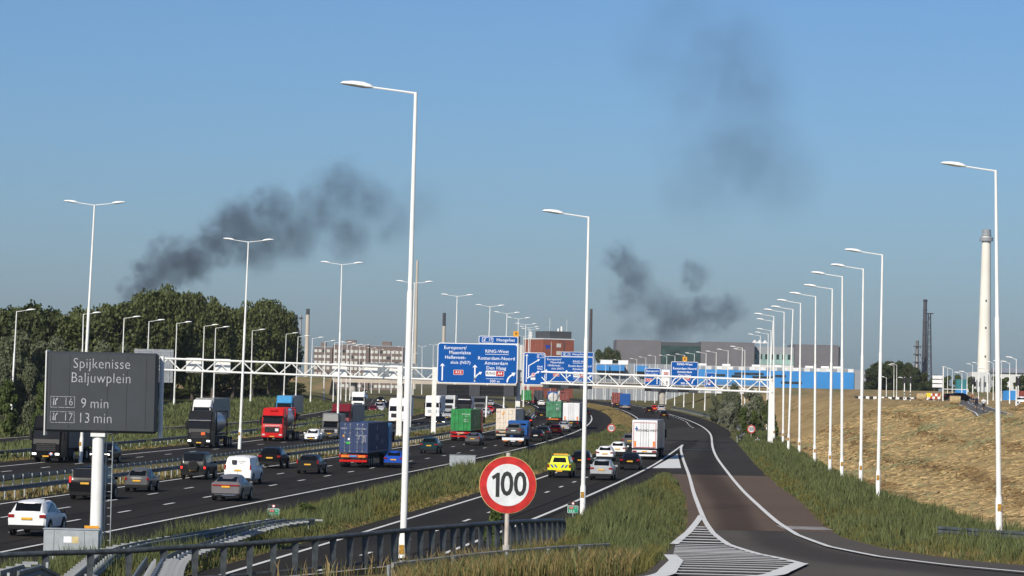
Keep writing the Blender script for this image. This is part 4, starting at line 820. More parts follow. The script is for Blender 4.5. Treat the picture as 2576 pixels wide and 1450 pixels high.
# ============================================================ guardrails
def beam_sec(p, nrm, s=1.0):
    pr = [(-.0, .31), (.05, .29), (.05, .21), (.0, .17), (.0, .14), (.05, .10), (.05, .02), (0, 0), (-.02, 0), (-.02, .31)]
    return [(p[0] + nrm[0] * a, p[1] + nrm[1] * a, p[2] + b) for a, b in pr]
def guardrail(label, pts, group=None, side=1, step=2.0, m=M_BEAMG, posts=True, double=0.0, top=.75, pm=None, maxp=240, n=None):
    """steel beam on posts that follows the line pts; side picks the face of the beam"""
    L = length(pts); n = max(3, int(L / 3)); q = resample(pts, n); o = Vector((q[0, 0], q[0, 1], float(gz(q[0, 0], q[0, 1]))))
    t = thing('guardrail', label, 'guardrail', o, 0, group)
    d = np.gradient(q[:, :2], axis=0); d /= np.linalg.norm(d, axis=1)[:, None]; nn = np.stack([d[:, 1], -d[:, 0]], 1) * side
    for k, off in enumerate((0.0, double) if double else (0.0,)):
        s_ = 1 if k == 0 else -1; secs = []
        for i in range(n):
            X, Y = q[i, 0] - nn[i, 0] * off, q[i, 1] - nn[i, 1] * off; Z = float(gz(X, Y))
            secs.append(beam_sec((X - o.x, Y - o.y, Z - o.z + top - .31), nn[i] * s_))
        b = MB(); b.loft(secs); b.build('rail', m, t, 30)
    if posts:
        cnt = min(maxp, int(L / step)); qq = resample(pts, max(3, cnt)); key = ('gpost', top, pm.name if pm else '')
        if key not in TXT: b = MB(); b.box(-.05, .05, -.035, .035, -.05, top - .05); TXT[key] = b.data('post', pm or M_GALV)
        if ('gsp', double) not in TXT and double: b = MB(); b.box(-.04, .04, .02, double - .02, top - .12, top - .04); TXT[('gsp', double)] = b.data('spacer', mat('spacer_steel', (.30, .31, .32), .5, .3))
        for i in range(len(qq)):
            j = min(i + 1, len(qq) - 1); dd = qq[j] - qq[max(j - 1, 0)]; a = math.atan2(dd[1], dd[0])
            off = double / 2 if double else .07; nx = np.array([dd[1], -dd[0]]) / (math.hypot(dd[0], dd[1]) + 1e-9) * side
            X, Y = qq[i, 0] - nx[0] * off, qq[i, 1] - nx[1] * off
            link('post', TXT[key], t, (X - o.x, Y - o.y, float(gz(X, Y)) - o.z), (0, 0, a))
            if double:
                link('spacer', TXT[('gsp', double)], t, (qq[i, 0] - o.x, qq[i, 1] - o.y, float(gz(X, Y)) - o.z), (0, 0, a + (math.pi if side > 0 else 0)))
    return t
def onto(pts, top): return [ground(x, y, top) for x, y in pts]
railF = onto([(0, 1202), (181, 1181), (273, 1168), (457, 1151), (640, 1130), (845, 1107)], .75)
railF = [Vector((-44, 150, 0)), Vector((-40, 190, 0))] + railF + [Vector((float(xFD(d)) + 6.0, d, 0)) for d in range(420, 640, 40)]
guardrail('steel guardrail of the central reservation beside the oncoming lanes', railF, 'guardrails of the central reservation', side=-1)
railD = onto([(0, 1228), (174, 1204.6), (287, 1190), (452, 1170), (564, 1157), (721, 1139), (845, 1123), (1006, 1104.8), (1134, 1086.6)], .75)
railD = [Vector((-37, 145, 0))] + railD + [Vector((float(xDL(d)) - 1.9, d, 0)) for d in range(470, 700, 40)]
guardrail('steel guardrail of the central reservation beside the lanes with the black van', railD, 'guardrails of the central reservation', side=1)
guardrail('steel guardrail between the oncoming motorway lanes and the side road', [Vector((float(xFL(d)) - 5.2 - (1.2 if d > 420 else 0), d, 0)) for d in range(200, 640, 20)], side=1)
guardrail('steel guardrail along the far bend before the lime container', [ground(1343, 1036, .7), ground(1330, 1048, .7), ground(1312, 1056, .7), ground(1280, 1068, .7)], side=1, step=4)
guardrail('double steel guardrail with spacers along the motorway shoulder by the travel-time board', onto([(0, 1436), (102, 1414), (276, 1374), (503, 1337), (659, 1307), (693, 1304)], .75), 'double guardrails in the grass island', side=-1, double=.5, step=1.33)
guardrail('double steel guardrail with spacers along the parallel road behind the railing', onto([(236, 1447), (440, 1396), (532, 1368), (600, 1344), (693, 1313), (740, 1307), (790, 1304)], .75), 'double guardrails in the grass island', side=1, double=.5, step=1.33)
guardrail('weathered low guardrail half buried in dry weeds below the speed sign', [onz(p.x, p.y) for p in (at(985, 1462, 73), at(1018, 1452, 74), at(1205, 1426, 75), at(1370, 1401, 78), at(1530, 1382, 84))], side=1, m=mat('guardrail_dusty', (.22, .21, .2), .6, .2, var=.25, scale=3), top=.55)
guardrail('dark weathered guardrail in dry grass below the lamp on the right slope', [onz(p.x, p.y) for p in (at(2360, 1366, 141), at(2470, 1370, 137), at(2600, 1378, 132), at(2800, 1392, 125))], side=1, m=M_GALVD, top=.75)
guardrail('dark guardrail along the outer verge of the merging lanes', [onz(float(xER2(d)) + 1.3, d) for d in range(420, 800, 20)] , side=-1, m=M_GALVD, step=4)

# ============================================================ grey railing in front
RLX = [(-60, 1399), (115, 1392), (228, 1389), (324, 1386), (412, 1380), (491, 1375.5), (563, 1372), (629, 1368), (688, 1363), (743, 1359), (793, 1355), (838, 1351), (881, 1347.5), (919, 1344), (957, 1340.5), (992, 1337), (1026, 1334), (1058, 1331), (1087, 1328.5), (1115, 1326.5), (1141, 1324.5), (1165, 1322.5), (1188, 1320.5), (1210, 1319), (1231, 1317.5), (1251, 1316), (1270, 1314.6), (1288, 1313.4), (1305, 1312.4), (1321, 1311.6), (1337, 1311), (1352, 1310.4), (1367, 1310), (1381, 1309.6), (1394, 1309.6), (1407, 1310), (1418, 1311)]
RD = lambda x: float(np.interp(x, [-60, 0, 400, 800, 1188, 1330, 1418], [93.4, 94, 98, 103, 111, 120, 132]))
RP = [at(x, y, RD(x)) for x, y in RLX]; ro = Vector((RP[18].x, RP[18].y, RP[18].z - .98))
t = thing('railing', 'long grey steel railing with flat tapered posts above the motorway', 'railing', ro)
m = MB(); m.tube([p - ro for p in RP], .085, 10); m.build('top_rail', M_RAILP, t, 50)
m = MB(); m.tube([p - ro - Vector((0, 0, .96)) for p in RP], .05, 6); m.build('bottom_rail', M_RAILP, t, 50)
b = MB(); b.loft([[(-.045, -.10, -1.15), (.045, -.10, -1.15), (.045, .06, -1.15), (-.045, .06, -1.15)], [(-.115, -.03, -.05), (.115, -.03, -.05), (.115, .03, -.05), (-.115, .03, -.05)]]); pmesh = b.data('post', M_RAILP)
for i, p in enumerate(RP):
    dd = RP[min(i + 1, len(RP) - 1)] - RP[max(i - 1, 0)]; link('post', pmesh, t, p - ro, (0, 0, math.atan2(dd.y, dd.x) * .55))
# concrete edge below the railing
e = MB(); secs = []
for p in RP: secs.append([(p.x - .15, p.y - .25, p.z - 1.12), (p.x + .15, p.y - .25, p.z - 1.12), (p.x + .15, p.y + .25, p.z - 1.12), (p.x + .15, p.y + .25, p.z - 2.6), (p.x - .15, p.y - .25, p.z - 2.6)])
e.loft(secs); tag(e.build('retaining_wall', M_CONC), 'low concrete retaining wall under the grey railing', 'wall')

# ============================================================ signs
def sign_panel(t, x0, x1, z0, z1, y, m=M_BLUE, border=.09, r=.25, name='panel', bm=M_SWHITE, depth=.12):
    MB().plate(rrect(x0, x1, z0, z1, r), y, depth).build(name + '_border', bm, t)
    return MB().plate(rrect(x0 + border, x1 - border, z0 + border, z1 - border, max(.03, r - border * .6)), y - .012, .01).build(name, m, t)
def arrow_up(t, x, z0, z1, w, y, m=M_SWHITE):
    h = w * 2.4; MB().plate([(x - w / 2, z0), (x + w / 2, z0), (x + w / 2, z1 - h * .7), (x + w * 1.6, z1 - h), (x + w * 1.6, z1 - h * .72), (x, z1), (x - w * 1.6, z1 - h * .72), (x - w * 1.6, z1 - h), (x - w / 2, z1 - h * .7)], y, .005).build('arrow', m, t)
def arrow_line(t, pts, w, y, m=M_SWHITE, head=True):
    P = [Vector((a, 0, b)) for a, b in pts]; L = []; R_ = []
    for i, p in enumerate(P):
        d = (P[min(i + 1, len(P) - 1)] - P[max(i - 1, 0)]).normalized(); nrm = Vector((-d.z, 0, d.x)) * w / 2; L.append(p + nrm); R_.append(p - nrm)
    vs = [(v.x, y, v.z) for v in L + R_]; n = len(P)
    MB().add(vs, [(i, i + 1, n + i + 1, n + i) for i in range(n - 1)]).build('arrow_shaft', m, t)
    if head:
        d = (P[-1] - P[-2]).normalized(); nr = Vector((-d.z, 0, d.x)); p = P[-1]
        MB().plate([((p + d * w * 1.9).x, (p + d * w * 1.9).z), ((p + nr * w * 1.5 - d * w * .5).x, (p + nr * w * 1.5 - d * w * .5).z), ((p - nr * w * 1.5 - d * w * .5).x, (p - nr * w * 1.5 - d * w * .5).z)], y - .002, .005).build('arrow_head', m, t)
def curve_right(x, z, s): return [(x, z), (x + .04 * s, z + .3 * s), (x + .18 * s, z + .56 * s), (x + .42 * s, z + .78 * s), (x + .68 * s, z + .94 * s)]
def exit_symbol(t, x, z, s, y, m=M_SWHITE):
    MB().plate([(x, z), (x + .16 * s, z), (x + .20 * s, z + s), (x + .10 * s, z + s)], y, .004).build('road_symbol', m, t); MB().plate([(x + .28 * s, z), (x + .46 * s, z), (x + .42 * s, z + .5 * s), (x + .72 * s, z + s * .95), (x + .56 * s, z + s), (x + .30 * s, z + .6 * s)], y, .004).build('road_symbol', m, t)
def road_badge(t, s_, x, z, w, h, y, m=M_SRED, tm=M_SWHITE):
    MB().plate(rrect(x - w / 2, x + w / 2, z - h / 2, z + h / 2, h * .18), y, .006).build('badge_border', M_SWHITE, t); MB().plate(rrect(x - w / 2 + .04, x + w / 2 - .04, z - h / 2 + .04, z + h / 2 - .04, h * .14), y - .006, .005).build('badge', m, t); text(s_, h * .72, tm, t, x, y - .012, z, bold=.008)
def span(x0, y0, x1, y1, D):
    a, b = at(x0, y0, D), at(x1, y1, D); return a, b
def big_sign(label, xl, yt, xr, yb, D, dist='300 m', orange=None, plate=None, group=None):
    """wide blue direction sign: picture corners give its size at distance D"""
    a = at(xl, (yt + yb) / 2, D); b = at(xr, (yt + yb) / 2, D); W = (b.x - a.x); H = (yb - yt) / FX * D
    c = (a + b) / 2; t = thing('direction_sign', label, 'direction sign', c - Vector((0, 0, H / 2)), 0, group); k = W / 10.6; y = -.02
    w2 = W / 2
    sign_panel(t, -w2, w2, 0, H, 0, r=.35 * k, border=.1 * k); y = -.016
    T = lambda s_, sz, fx, fy, al='CENTER': text(s_, sz * k, M_SWHITE, t, -w2 + fx * W, y, H * (1 - fy), al, bold=.004 * k)
    T('Europoort/', .62, .22, .12); T('Maasvlakte', .62, .28, .24); T('Hellevoet-', .62, .225, .36); T('sluis (N57)', .56, .29, .485)
    T('RING-West', .60, .74, .19); T('Rotterdam-Noord', .62, .735, .365); T('Amsterdam', .62, .735, .485); T('Den Haag', .62, .735, .605)
    MB().box(-w2 + .595 * W, -w2 + .885 * W, y - .004, y, H * .733, H * .743).build('rule', M_SWHITE, t); MB().box(-w2 + .61 * W, -w2 + .83 * W, y - .004, y, H * .125, H * .134).build('rule', M_SWHITE, t); T(dist, .5, .72, .935)
    arrow_up(t, -w2 + .065 * W, H * .06, H * .49, .17 * k, y); arrow_up(t, -w2 + .47 * W, H * .05, H * .47, .17 * k, y); arrow_line(t, curve_right(-w2 + .47 * W, H * .08, 1.05 * k), .15 * k, y); arrow_line(t, curve_right(-w2 + .875 * W, H * .05, 1.15 * k), .2 * k, y)
    road_badge(t, 'A15', -w2 + .265 * W, H * .27, 1.3 * k, .66 * k, y)
    MB().plate(rrect(-w2 + .605 * W, -w2 + .835 * W, H * .19, H * .33, .1 * k), y, .006).build('ring_badge', M_SWHITE, t); text('RING', .5 * k, M_SBLACK, t, -w2 + .67 * W, y - .01, H * .26, bold=.008); MB().plate(rrect(-w2 + .735 * W, -w2 + .83 * W, H * .197, H * .323, .08 * k), y - .004, .004).build('badge', M_SRED, t); text('A4', .5 * k, M_SWHITE, t, -w2 + .782 * W, y - .012, H * .26, bold=.01)
    if plate:
        p0, p1 = (plate[0] - xl) / (xr - xl), (plate[1] - xl) / (xr - xl); sign_panel(t, -w2 + p0 * W, -w2 + p1 * W, H + .03, H + 1.02 * k, 0, r=.16 * k, border=.07 * k, name='exit_panel'); z = H + .52 * k
        MB().plate(rrect(-w2 + (p0 + .04) * W, -w2 + (p0 + .18) * W, z - .33 * k, z + .33 * k, .1 * k), y, .004).build('exit_frame', M_SWHITE, t); MB().plate(rrect(-w2 + (p0 + .046) * W, -w2 + (p0 + .174) * W, z - .28 * k, z + .28 * k, .08 * k), y - .006, .004).build('exit_field', M_BLUE, t)
        exit_symbol(t, -w2 + (p0 + .06) * W, z - .22 * k, .46 * k, y - .012); text('17', .46 * k, M_SWHITE, t, -w2 + (p0 + .145) * W, y - .014, z, bold=.008); text('Hoogvliet', .58 * k, M_SWHITE, t, -w2 + (p0 + .335) * W, y, z, bold=.004 * k)
    if orange:
        xx = -w2 + (orange[0] - xl) / (xr - xl) * W; zz = (yb - orange[1]) / FX * D; MB().plate(rrect(xx - .36 * k, xx + .36 * k, zz - .36 * k, zz + .36 * k, .08), 0, .05).build('number_plate_amber', M_AMBER, t); text(orange[2], .52 * k, M_SBLACK, t, xx, -.01, zz, bold=.012)
        MB().box(xx - .04, xx + .04, .05, .1, H + .1, zz).build('bracket', M_GALV, t)
    for fx in (.2, .8): MB().box(-w2 + fx * W - .06, -w2 + fx * W + .06, .12, .3, .1, H - .1).build('bracket', M_GALV, t)
    return t
big_sign('large blue sign listing Europoort and RING-West with an amber 9 plate', 1100, 864, 1302, 965, 421, orange=(1296.5, 838, '9'), plate=(1203, 1302))
def lane_sign(label, xl, yt, xr, yb, D, txt=True, group=None):
    a = at(xl, (yt + yb) / 2, D); b = at(xr, (yt + yb) / 2, D); W = b.x - a.x; H = (yb - yt) / FX * D; c = (a + b) / 2
    t = thing('direction_sign', label, 'direction sign', c - Vector((0, 0, H / 2)), 0, group); w2 = W / 2; k = W / 2.85; y = -.016
    sign_panel(t, -w2, w2, 0, H, 0, r=.2 * k, border=.07 * k)
    arrow_up(t, -w2 + .14 * W, H * .08, H * .95, .11 * k, y); arrow_line(t, [(-w2 + .14 * W, H * .18), (-w2 + .50 * W, H * .33), (-w2 + .68 * W, H * .40)], .13 * k, y); arrow_line(t, [(-w2 + .24 * W, H * .23), (-w2 + .24 * W, H * .59), (-w2 + .68 * W, H * .77)], .12 * k, y)
    MB().plate(circle(-w2 + .46 * W, H * .31, .28 * k, 20), y - .006, .005).build('ban_disc', M_SWHITE, t); MB().plate(circle(-w2 + .46 * W, H * .31, .25 * k, 20), y - .012, .005).build('ban_ring', M_SRED, t); MB().plate(circle(-w2 + .46 * W, H * .31, .17 * k, 20), y - .018, .005).build('ban_field', M_SWHITE, t); MB().box(-w2 + .46 * W - .08 * k, -w2 + .46 * W + .08 * k, y - .026, y - .018, H * .31 - .05, H * .31 + .1).build('truck_mark', M_SRED, t)
    MB().plate(rrect(-w2 + .34 * W, -w2 + .56 * W, H * .155, H * .225, .05), y - .006, .005).build('class_plate', M_SWHITE, t); text('C', .22 * k, M_SBLACK, t, -w2 + .45 * W, y - .02, H * .19)
    if txt:
        MB().plate(rrect(-w2 + .62 * W, -w2 + .95 * W, H * .84, H * .95, .06), y, .004).build('exit_frame', M_SWHITE, t); MB().plate(rrect(-w2 + .635 * W, -w2 + .935 * W, H * .85, H * .94, .05), y - .006, .004).build('exit_field', M_BLUE, t); exit_symbol(t, -w2 + .66 * W, H * .86, .28 * k, y - .012); text('17', .28 * k, M_SWHITE, t, -w2 + .86 * W, y - .014, H * .893)
        text('RING', .30 * k, M_SWHITE, t, -w2 + .76 * W, y, H * .565, bold=.006); text('West', .30 * k, M_SWHITE, t, -w2 + .76 * W, y, H * .495, bold=.006)
    return t
lane_sign('narrow blue lane sign with RING West and a truck ban symbol', 1317, 887, 1371, 968, 419)
big_sign('distant repeat of the Europoort and RING-West sign behind the lattice gantry', 1366, 897, 1492, 961, 700, plate=(1411, 1492))
def small_blue(label, xl, yt, xr, yb, D, lines, badge=None, arrows=(), orange=None):
    a = at(xl, (yt + yb) / 2, D); b = at(xr, (yt + yb) / 2, D); W = b.x - a.x; H = (yb - yt) / FX * D; c = (a + b) / 2
    t = thing('direction_sign', label, 'direction sign', c - Vector((0, 0, H / 2)), 0); w2 = W / 2; y = -.016; sign_panel(t, -w2, w2, 0, H, 0, r=.25, border=.09)
    for s_, sz, fx, fy in lines: text(s_, sz, M_SWHITE, t, -w2 + fx * W, y, H * (1 - fy), bold=.012)
    if badge: road_badge(t, badge[0], -w2 + badge[1] * W, H * badge[2], 1.3, .7, y)
    for kind, fx in arrows:
        if kind == 'up': arrow_up(t, -w2 + fx * W, H * .08, H * .5, .16, y)
        else: arrow_line(t, curve_right(-w2 + fx * W, H * .07, 1.4), .2, y)
    if orange: MB().plate(rrect(orange[0] * W - w2 - .45, orange[0] * W - w2 + .45, H + .1, H + 1.0, .1), 0, .05).build('number_plate_amber', M_AMBER, t); text('8', .7, M_SBLACK, t, orange[0] * W - w2, -.012, H + .55, bold=.01)
    return t
small_blue('small blue sign reading Europoort Hoogvliet above the lattice beam', 1622, 926, 1661, 970, 640, [('Europoort', .56, .48, .17), ('Hoogvliet', .56, .46, .36)], ('A15', .25, .32), [('up', .8)])
small_blue('blue sign reading RING-West with an amber plate on top above the lattice beam', 1688, 910, 1756, 970, 640, [('RING-West', .6, .5, .11), ('Rotterdam-Noord', .6, .5, .29), ('Amsterdam', .6, .5, .43), ('Den Haag', .6, .5, .57), ('900 m', .55, .5, .91)], ('A4', .6, .29), [('right', .06), ('right', .78)], (.5,))
lane_sign('small blue lane sign above the lattice beam', 1773, 938, 1799, 974, 640, txt=False)
a = at(1674, 957, 645); t = thing('lane_sign', 'white lane arrow sign between the two distant blue signs', 'sign', a - Vector((0, 0, 2.3)))
sign_panel(t, -.95, .95, 0, 4.6, 0, m=M_SWHITE, bm=M_BLUE, r=.15); road_badge(t, 'A15', .1, 3.7, 1.0, .6, -.016)
for s_ in (-.5, .3): arrow_up(t, s_, .6, 2.2, .14, -.016, M_SBLACK)
# speed limit signs
def speed_sign(label, x, y, r, D, base_y=None, group=None, tilt=0.0):
    c = at(x, y, D); R_ = r / FX * D; g = onz(c.x, D, -.1); t = thing('speed_sign', label, 'speed sign', g, 0, group); z = c.z - g.z
    m = MB(); m.tube([(0, .06, 0), (0, .06, z + R_ * 1.12)], .06 if D < 150 else .04, 10); m.build('post', mat('sign_post_beige', (.52, .46, .40), .6, var=.1), t, 40)
    if D < 150: m = MB(); m.tube([(0, .06, 0), (0, .06, .75)], .10, 10); m.build('post_sleeve', M_CONC, t)
    MB().plate(circle(0, z, R_, 48), 0, .03).build('disc', mat('sign_backing_edge', (.55, .5, .2), .6), t); MB().plate(circle(0, z, R_ * .985, 48), -.008, .007).build('red_ring', M_SRED, t); MB().plate(circle(0, z, R_ * .735, 48), -.016, .007).build('white_field', mat('sign_white_aged', (.66, .68, .69), .5, var=.06, scale=4), t)
    [text('0', R_ * 1.17, M_SBLACK, t, q * R_, -.02, z, bold=.022 * R_, sx=.80) for q in (-.03, .43)]; MB().plate([(a * R_, z + b * R_) for a, b in ((-.42, -.42), (-.29, -.42), (-.29, .42), (-.38, .42), (-.57, .28), (-.52, .18), (-.42, .25))], -.024, .003).build('lettering', M_SBLACK, t)
    return t
speed_sign('large round speed sign showing 100 on a beige post in front of the railing', 1277.5, 1220, 72, 80)
speed_sign('small round 100 sign in the grass strip beside the curve', 1538, 1077, 10.5, 440)
speed_sign('small round 100 sign among shrubs below the lamp row', 1890, 1079.5, 10.5, 425)
# hectometre posts
def hecto(x, y, D, label, big=1.0, lines=('A15', 'Li', '53,2')):
    c = at(x, y, D); g = onz(c.x, D, -.05); t = thing('distance_post', label, 'distance marker', g, 0, 'distance markers'); z = max(.75, c.z - g.z)
    MB().box(-.03, .03, 0, .05, 0, z + .2).build('post', M_GALV, t); MB().plate(rrect(-.30, .30, z - .36, z + .05, .04), -.01, .02).build('plate_border', M_SWHITE, t); MB().plate(rrect(-.28, .28, z - .34, z + .03, .03), -.018, .007).build('green_plate', M_GREEN, t)
    MB().plate(rrect(-.30, .30, z + .07, z + .29, .03), -.01, .02).build('black_plate', M_SBLACK, t); MB().plate(circle(0, z + .18, .085, 16), -.018, .006).build('limit_ring', M_SRED, t); MB().plate(circle(0, z + .18, .06, 16), -.024, .006).build('limit_field', M_SWHITE, t)
    MB().plate(rrect(-.22, .03, z - .14, z + .0, .02), -.024, .005).build('red_badge', M_SRED, t); text(lines[0], .11, M_SWHITE, t, -.095, -.03, z - .07); text(lines[1], .12, M_SWHITE, t, .16, -.024, z - .07); text(lines[2], .17, M_SWHITE, t, -.06, -.024, z - .25)
hecto(688, 1288, 167, 'green distance marker 53,2 at the tip of the joined guardrails')
hecto(1441, 1290, 180, 'green distance marker standing beside the lamp in the grass wedge'); hecto(1905, 1128, 400, 'green distance marker in the verge below the small 100 sign'); hecto(826, 1095, 398, 'green distance marker in the central reservation by the gantry leg')

# ============================================================ travel-time board
D = 133.0; c0 = at(247, 986, D); g = onz(at(240, 1400, D).x, D, -.1); t = thing('travel_time_board', 'large charcoal travel-time board on a thick white pillar with ladder', 'message board', g); s = FX / D
X = lambda x: (x - 240) / s; zt = c0.z - g.z; Z = lambda y: zt - (y - 986) / s
MB().cbox(X(106), X(386), -.35, .35, Z(1088), Z(886), .1).build('housing', M_BOARD, t); MB().cbox(X(104.5), X(108), -.36, .36, Z(1098), Z(884), .02).build('sunlit_edge', M_WHITE, t); MB().cbox(X(386.5), X(397), .3, .55, Z(1100), Z(893), .03).build('side_post', M_WHITE, t)  # white strip on the left paints that edge's sunlight into its colour
for x in (118, 166, 262, 310, 358): MB().box(X(x) - .012, X(x) + .012, -.362, -.345, Z(1078), Z(896)).build('panel_joint', mat('board_seam', (.022, .027, .033), .6), t)
m = MB(); m.tube([(0, 0, 0), (0, 0, Z(1098))], [.27, .25], 20); m.build('pillar', M_WHITE, t, 40); MB().box(-.3, .3, -.3, .3, Z(1098), Z(1089)).build('head_plate', M_WHITE, t)
M_LED = mat('led_lit_white', (.36, .36, .38), .5, var=.4, scale=40, emit=(.75, .75, .8, .05), mask=(.45, .6))
def led(s_, sz, x, y): text(s_, sz * 1.08, M_LED, t, X(x), -.365, Z(y), bold=-.006, sx=.86)
led('Spijkenisse', .56, 246, 916); led('Baljuwplein', .56, 245, 952); led('9', .56, 203, 1016); led('min', .56, 243, 1016); led('13', .56, 205, 1053); led('min', .56, 252, 1053)
for yy, n in ((1013, '16'), (1051, '17')):
    for a in ((120, 181, yy - 14, yy - 13), (120, 181, yy + 13, yy + 14), (120, 121, yy - 13, yy + 13), (180, 181, yy - 13, yy + 13)): MB().box(X(a[0]), X(a[1]), -.368, -.362, Z(a[3]), Z(a[2])).build('led_frame', M_LED, t)
    exit_symbol(t, X(126), Z(yy + 8), .30, -.368, M_LED); led(n, .42, 165, yy)
lad = MB()
for xx in (258, 274): lad.tube([(X(xx), .25, 0.2), (X(xx), .25, Z(1095))], .025, 5)
for k in range(14): lad.tube([(X(258), .25, .4 + k * .34), (X(274), .25, .4 + k * .34)], .015, 5)
lad.build('ladder', M_GALV, t)
MB().box(X(213), X(249), -.34, -.32, Z(1337), Z(1321)).build('amber_plate', M_AMBER, t); text('A1470B4301', .085, M_SBLACK, t, X(231), -.345, Z(1329))
def cabinet(label, xl, yt, xr, yb, D, sticker=True):
    a, b = at(xl, yt, D), at(xr, yb, D); c = onz((a.x + b.x) / 2, D, -.05); t = thing('roadside_cabinet', label, 'cabinet', c, 0, 'roadside cabinets'); w = (b.x - a.x) / 2; h = a.z - c.z
    MB().cbox(-w, w, 0, .5, 0, h, .03).build('housing', M_CABGREY, t); MB().box(-w - .03, w + .03, -.03, .53, h, h + .04).build('lid', M_CABGREY, t)
    for i, (p, q) in enumerate(((0, .2), (.2, .75), (.75, 1))): MB().cbox(-w + p * 2 * w + .02, -w + q * 2 * w - .02, -.025, .0, .08, h - .04, .012).build('door', M_CABGREY, t)
    if sticker: MB().box(-.3, .02, -.032, -.026, h * .62, h * .80).build('label_plate', M_SWHITE, t); MB().box(.04, .3, -.032, -.026, h * .60, h * .80).build('label_plate', mat('sticker_cream', (.62, .5, .25), .6), t)
cabinet('grey three-door cabinet at the foot of the travel-time board', 110, 1331, 248, 1390, 128); cabinet('grey three-door cabinet in tall grass beside the teal crossover', 1131, 1145, 1196, 1182, 282, False)

# ============================================================ gantries
def gantry(label, xl, yl, xr, yr, Dl, Dr, legs, hb, boxes=(), n=18):
    """lattice beam between two picture points of its top chord; hb = depth of the beam in metres"""
    a, b = at(xl, yl, Dl), at(xr, yr, Dr); o = onz((a.x + b.x) / 2, (a.y + b.y) / 2); t = thing('gantry', label, 'gantry', o)
    a, b = a - o, b - o; dp = Vector((0, .9, 0)); dn = Vector((0, 0, -hb)); d = (b - a)
    for p, q in ((0, 0), (1, 0), (0, 1), (1, 1)):
        m = MB(); off = dp * p + dn * q; m.tube([a + off, b + off], .13, 8); m.build('chord', M_WHITE, t, 40)
    for p in (0, 1):
        for i in range(n):
            u0, u1 = i / n, (i + 1) / n; f = lambda u, q: a + d * u + dp * p + dn * q
            m = MB(); m.tube([f(u0, 0 if i % 2 else 1), f(u1, 1 if i % 2 else 0)], .06, 6); m.build('brace', M_WHITE, t)
    for i in range(n + 1):
        m = MB(); m.tube([a + d * i / n + dn, a + d * i / n + dn + dp], .05, 6); m.build('brace', M_WHITE, t)
    for u, w_, spread in legs:
        p = a + d * u; gz_ = float(gz(p.x + o.x, p.y + o.y)) - o.z
        for sg in ((-1, 1) if spread else (0,)):
            m = MB(); m.box(p.x - w_ + sg * .0, p.x + w_, p.y + .1 + sg * spread - .2, p.y + .5 + sg * spread, gz_ - .2, p.z + .2); m.build('leg', M_WHITE, t)
    for x, w_, h_ in boxes:
        u = (x - xl) / (xr - xl); p = a + d * u; MB().cbox(p.x - w_ / 2, p.x + w_ / 2, p.y + .92, p.y + 1.25, p.z - hb - .25, p.z + .2, .06).build('signal_box', M_WHITE, t)
    return t
gantry('white lattice gantry over the oncoming lanes with six white signal boxes', 392, 901, 1012, 924, 398, 398, [(0.0, .26, 0), (.992, .30, 1.1)], 1.42, [(486, 1.95, 1.9), (559, 1.95, 1.9), (854, 1.95, 1.9), (932, 1.8, 1.9), (995, 1.8, 1.9)], n=20)
gantry('white lattice gantry carrying the large blue sign over the driving lanes', 1012, 925, 1312, 934, 424, 424, [(.272, .30, 0), (.975, .28, 0)], 1.45, n=10)
gantry('white lattice gantry over the merging lanes with a tall leg on the slope', 1320, 934, 1944, 956.5, 421, 394, [(.995, .30, 0)], 1.5, n=20)
# black matrix signs below the blue sign
def matrix(label, x0, y0, x1, y1, D, pods):
    a, b = at(x0, y0, D), at(x1, y1, D); c = (a + b) / 2; t = thing('matrix_sign', label, 'matrix sign', Vector((c.x, c.y, min(a.z, b.z))), 0, 'matrix signs'); w = (b.x - a.x) / 2; h = abs((y1 - y0 - (x1 - x0) * math.tan(ROLL)) / FX * D)
    MB().cbox(-w, w, .0, .25, .0, h, .03).build('housing', M_MATRIX, t)
    for z in (.12, .5, .88): MB().box(-w, w, -.02, 0, h * z - .03, h * z + .03).build('frame_bar', M_SBLACK, t)
    for f in pods: MB().cbox(-w + f[0] * 2 * w, -w + f[1] * 2 * w, -.18, .02, -.05, h + .02, .03).build('lamp_panel', mat('matrix_panel', (.045, .048, .055), .5, var=.06), t)
matrix('black matrix sign row under the large blue sign', 1098, 966, 1301, 998, 420, [(0, .135), (.405, .54), (.83, .96)])
matrix('black matrix sign row under the distant repeat sign', 1366, 962, 1490, 979, 700, [(0, .12), (.36, .52), (.75, .92)])
matrix('black matrix sign under the small Europoort sign', 1622, 970, 1676, 985, 640, [(.3, .75)]); matrix('black matrix sign under the distant RING-West sign', 1680, 972, 1755, 988, 640, [(.05, .35), (.7, 1)])
# grey back of a sign on the far side of the first gantry
a = at(386, 920, 404); t = thing('sign_back', 'grey ribbed back of a direction sign behind the travel-time board', 'sign back', a - Vector((0, 0, 2.1)))
MB().box(-2.5, 2.5, 0, .06, 0, 4.2).build('panel', mat('sign_back_grey', (.26, .28, .30), .5, .3), t)
for z in (.5, 1.4, 2.3, 3.2, 3.9): MB().box(-2.5, 2.5, -.05, 0, z, z + .06).build('rib', M_GALV, t)
for x in (-2, 0, 2): MB().box(x - .05, x + .05, -.09, -.05, 0, 4.2).build('upright', M_GALV, t)
a = onz(at(1700, 975, 650).x, 650)

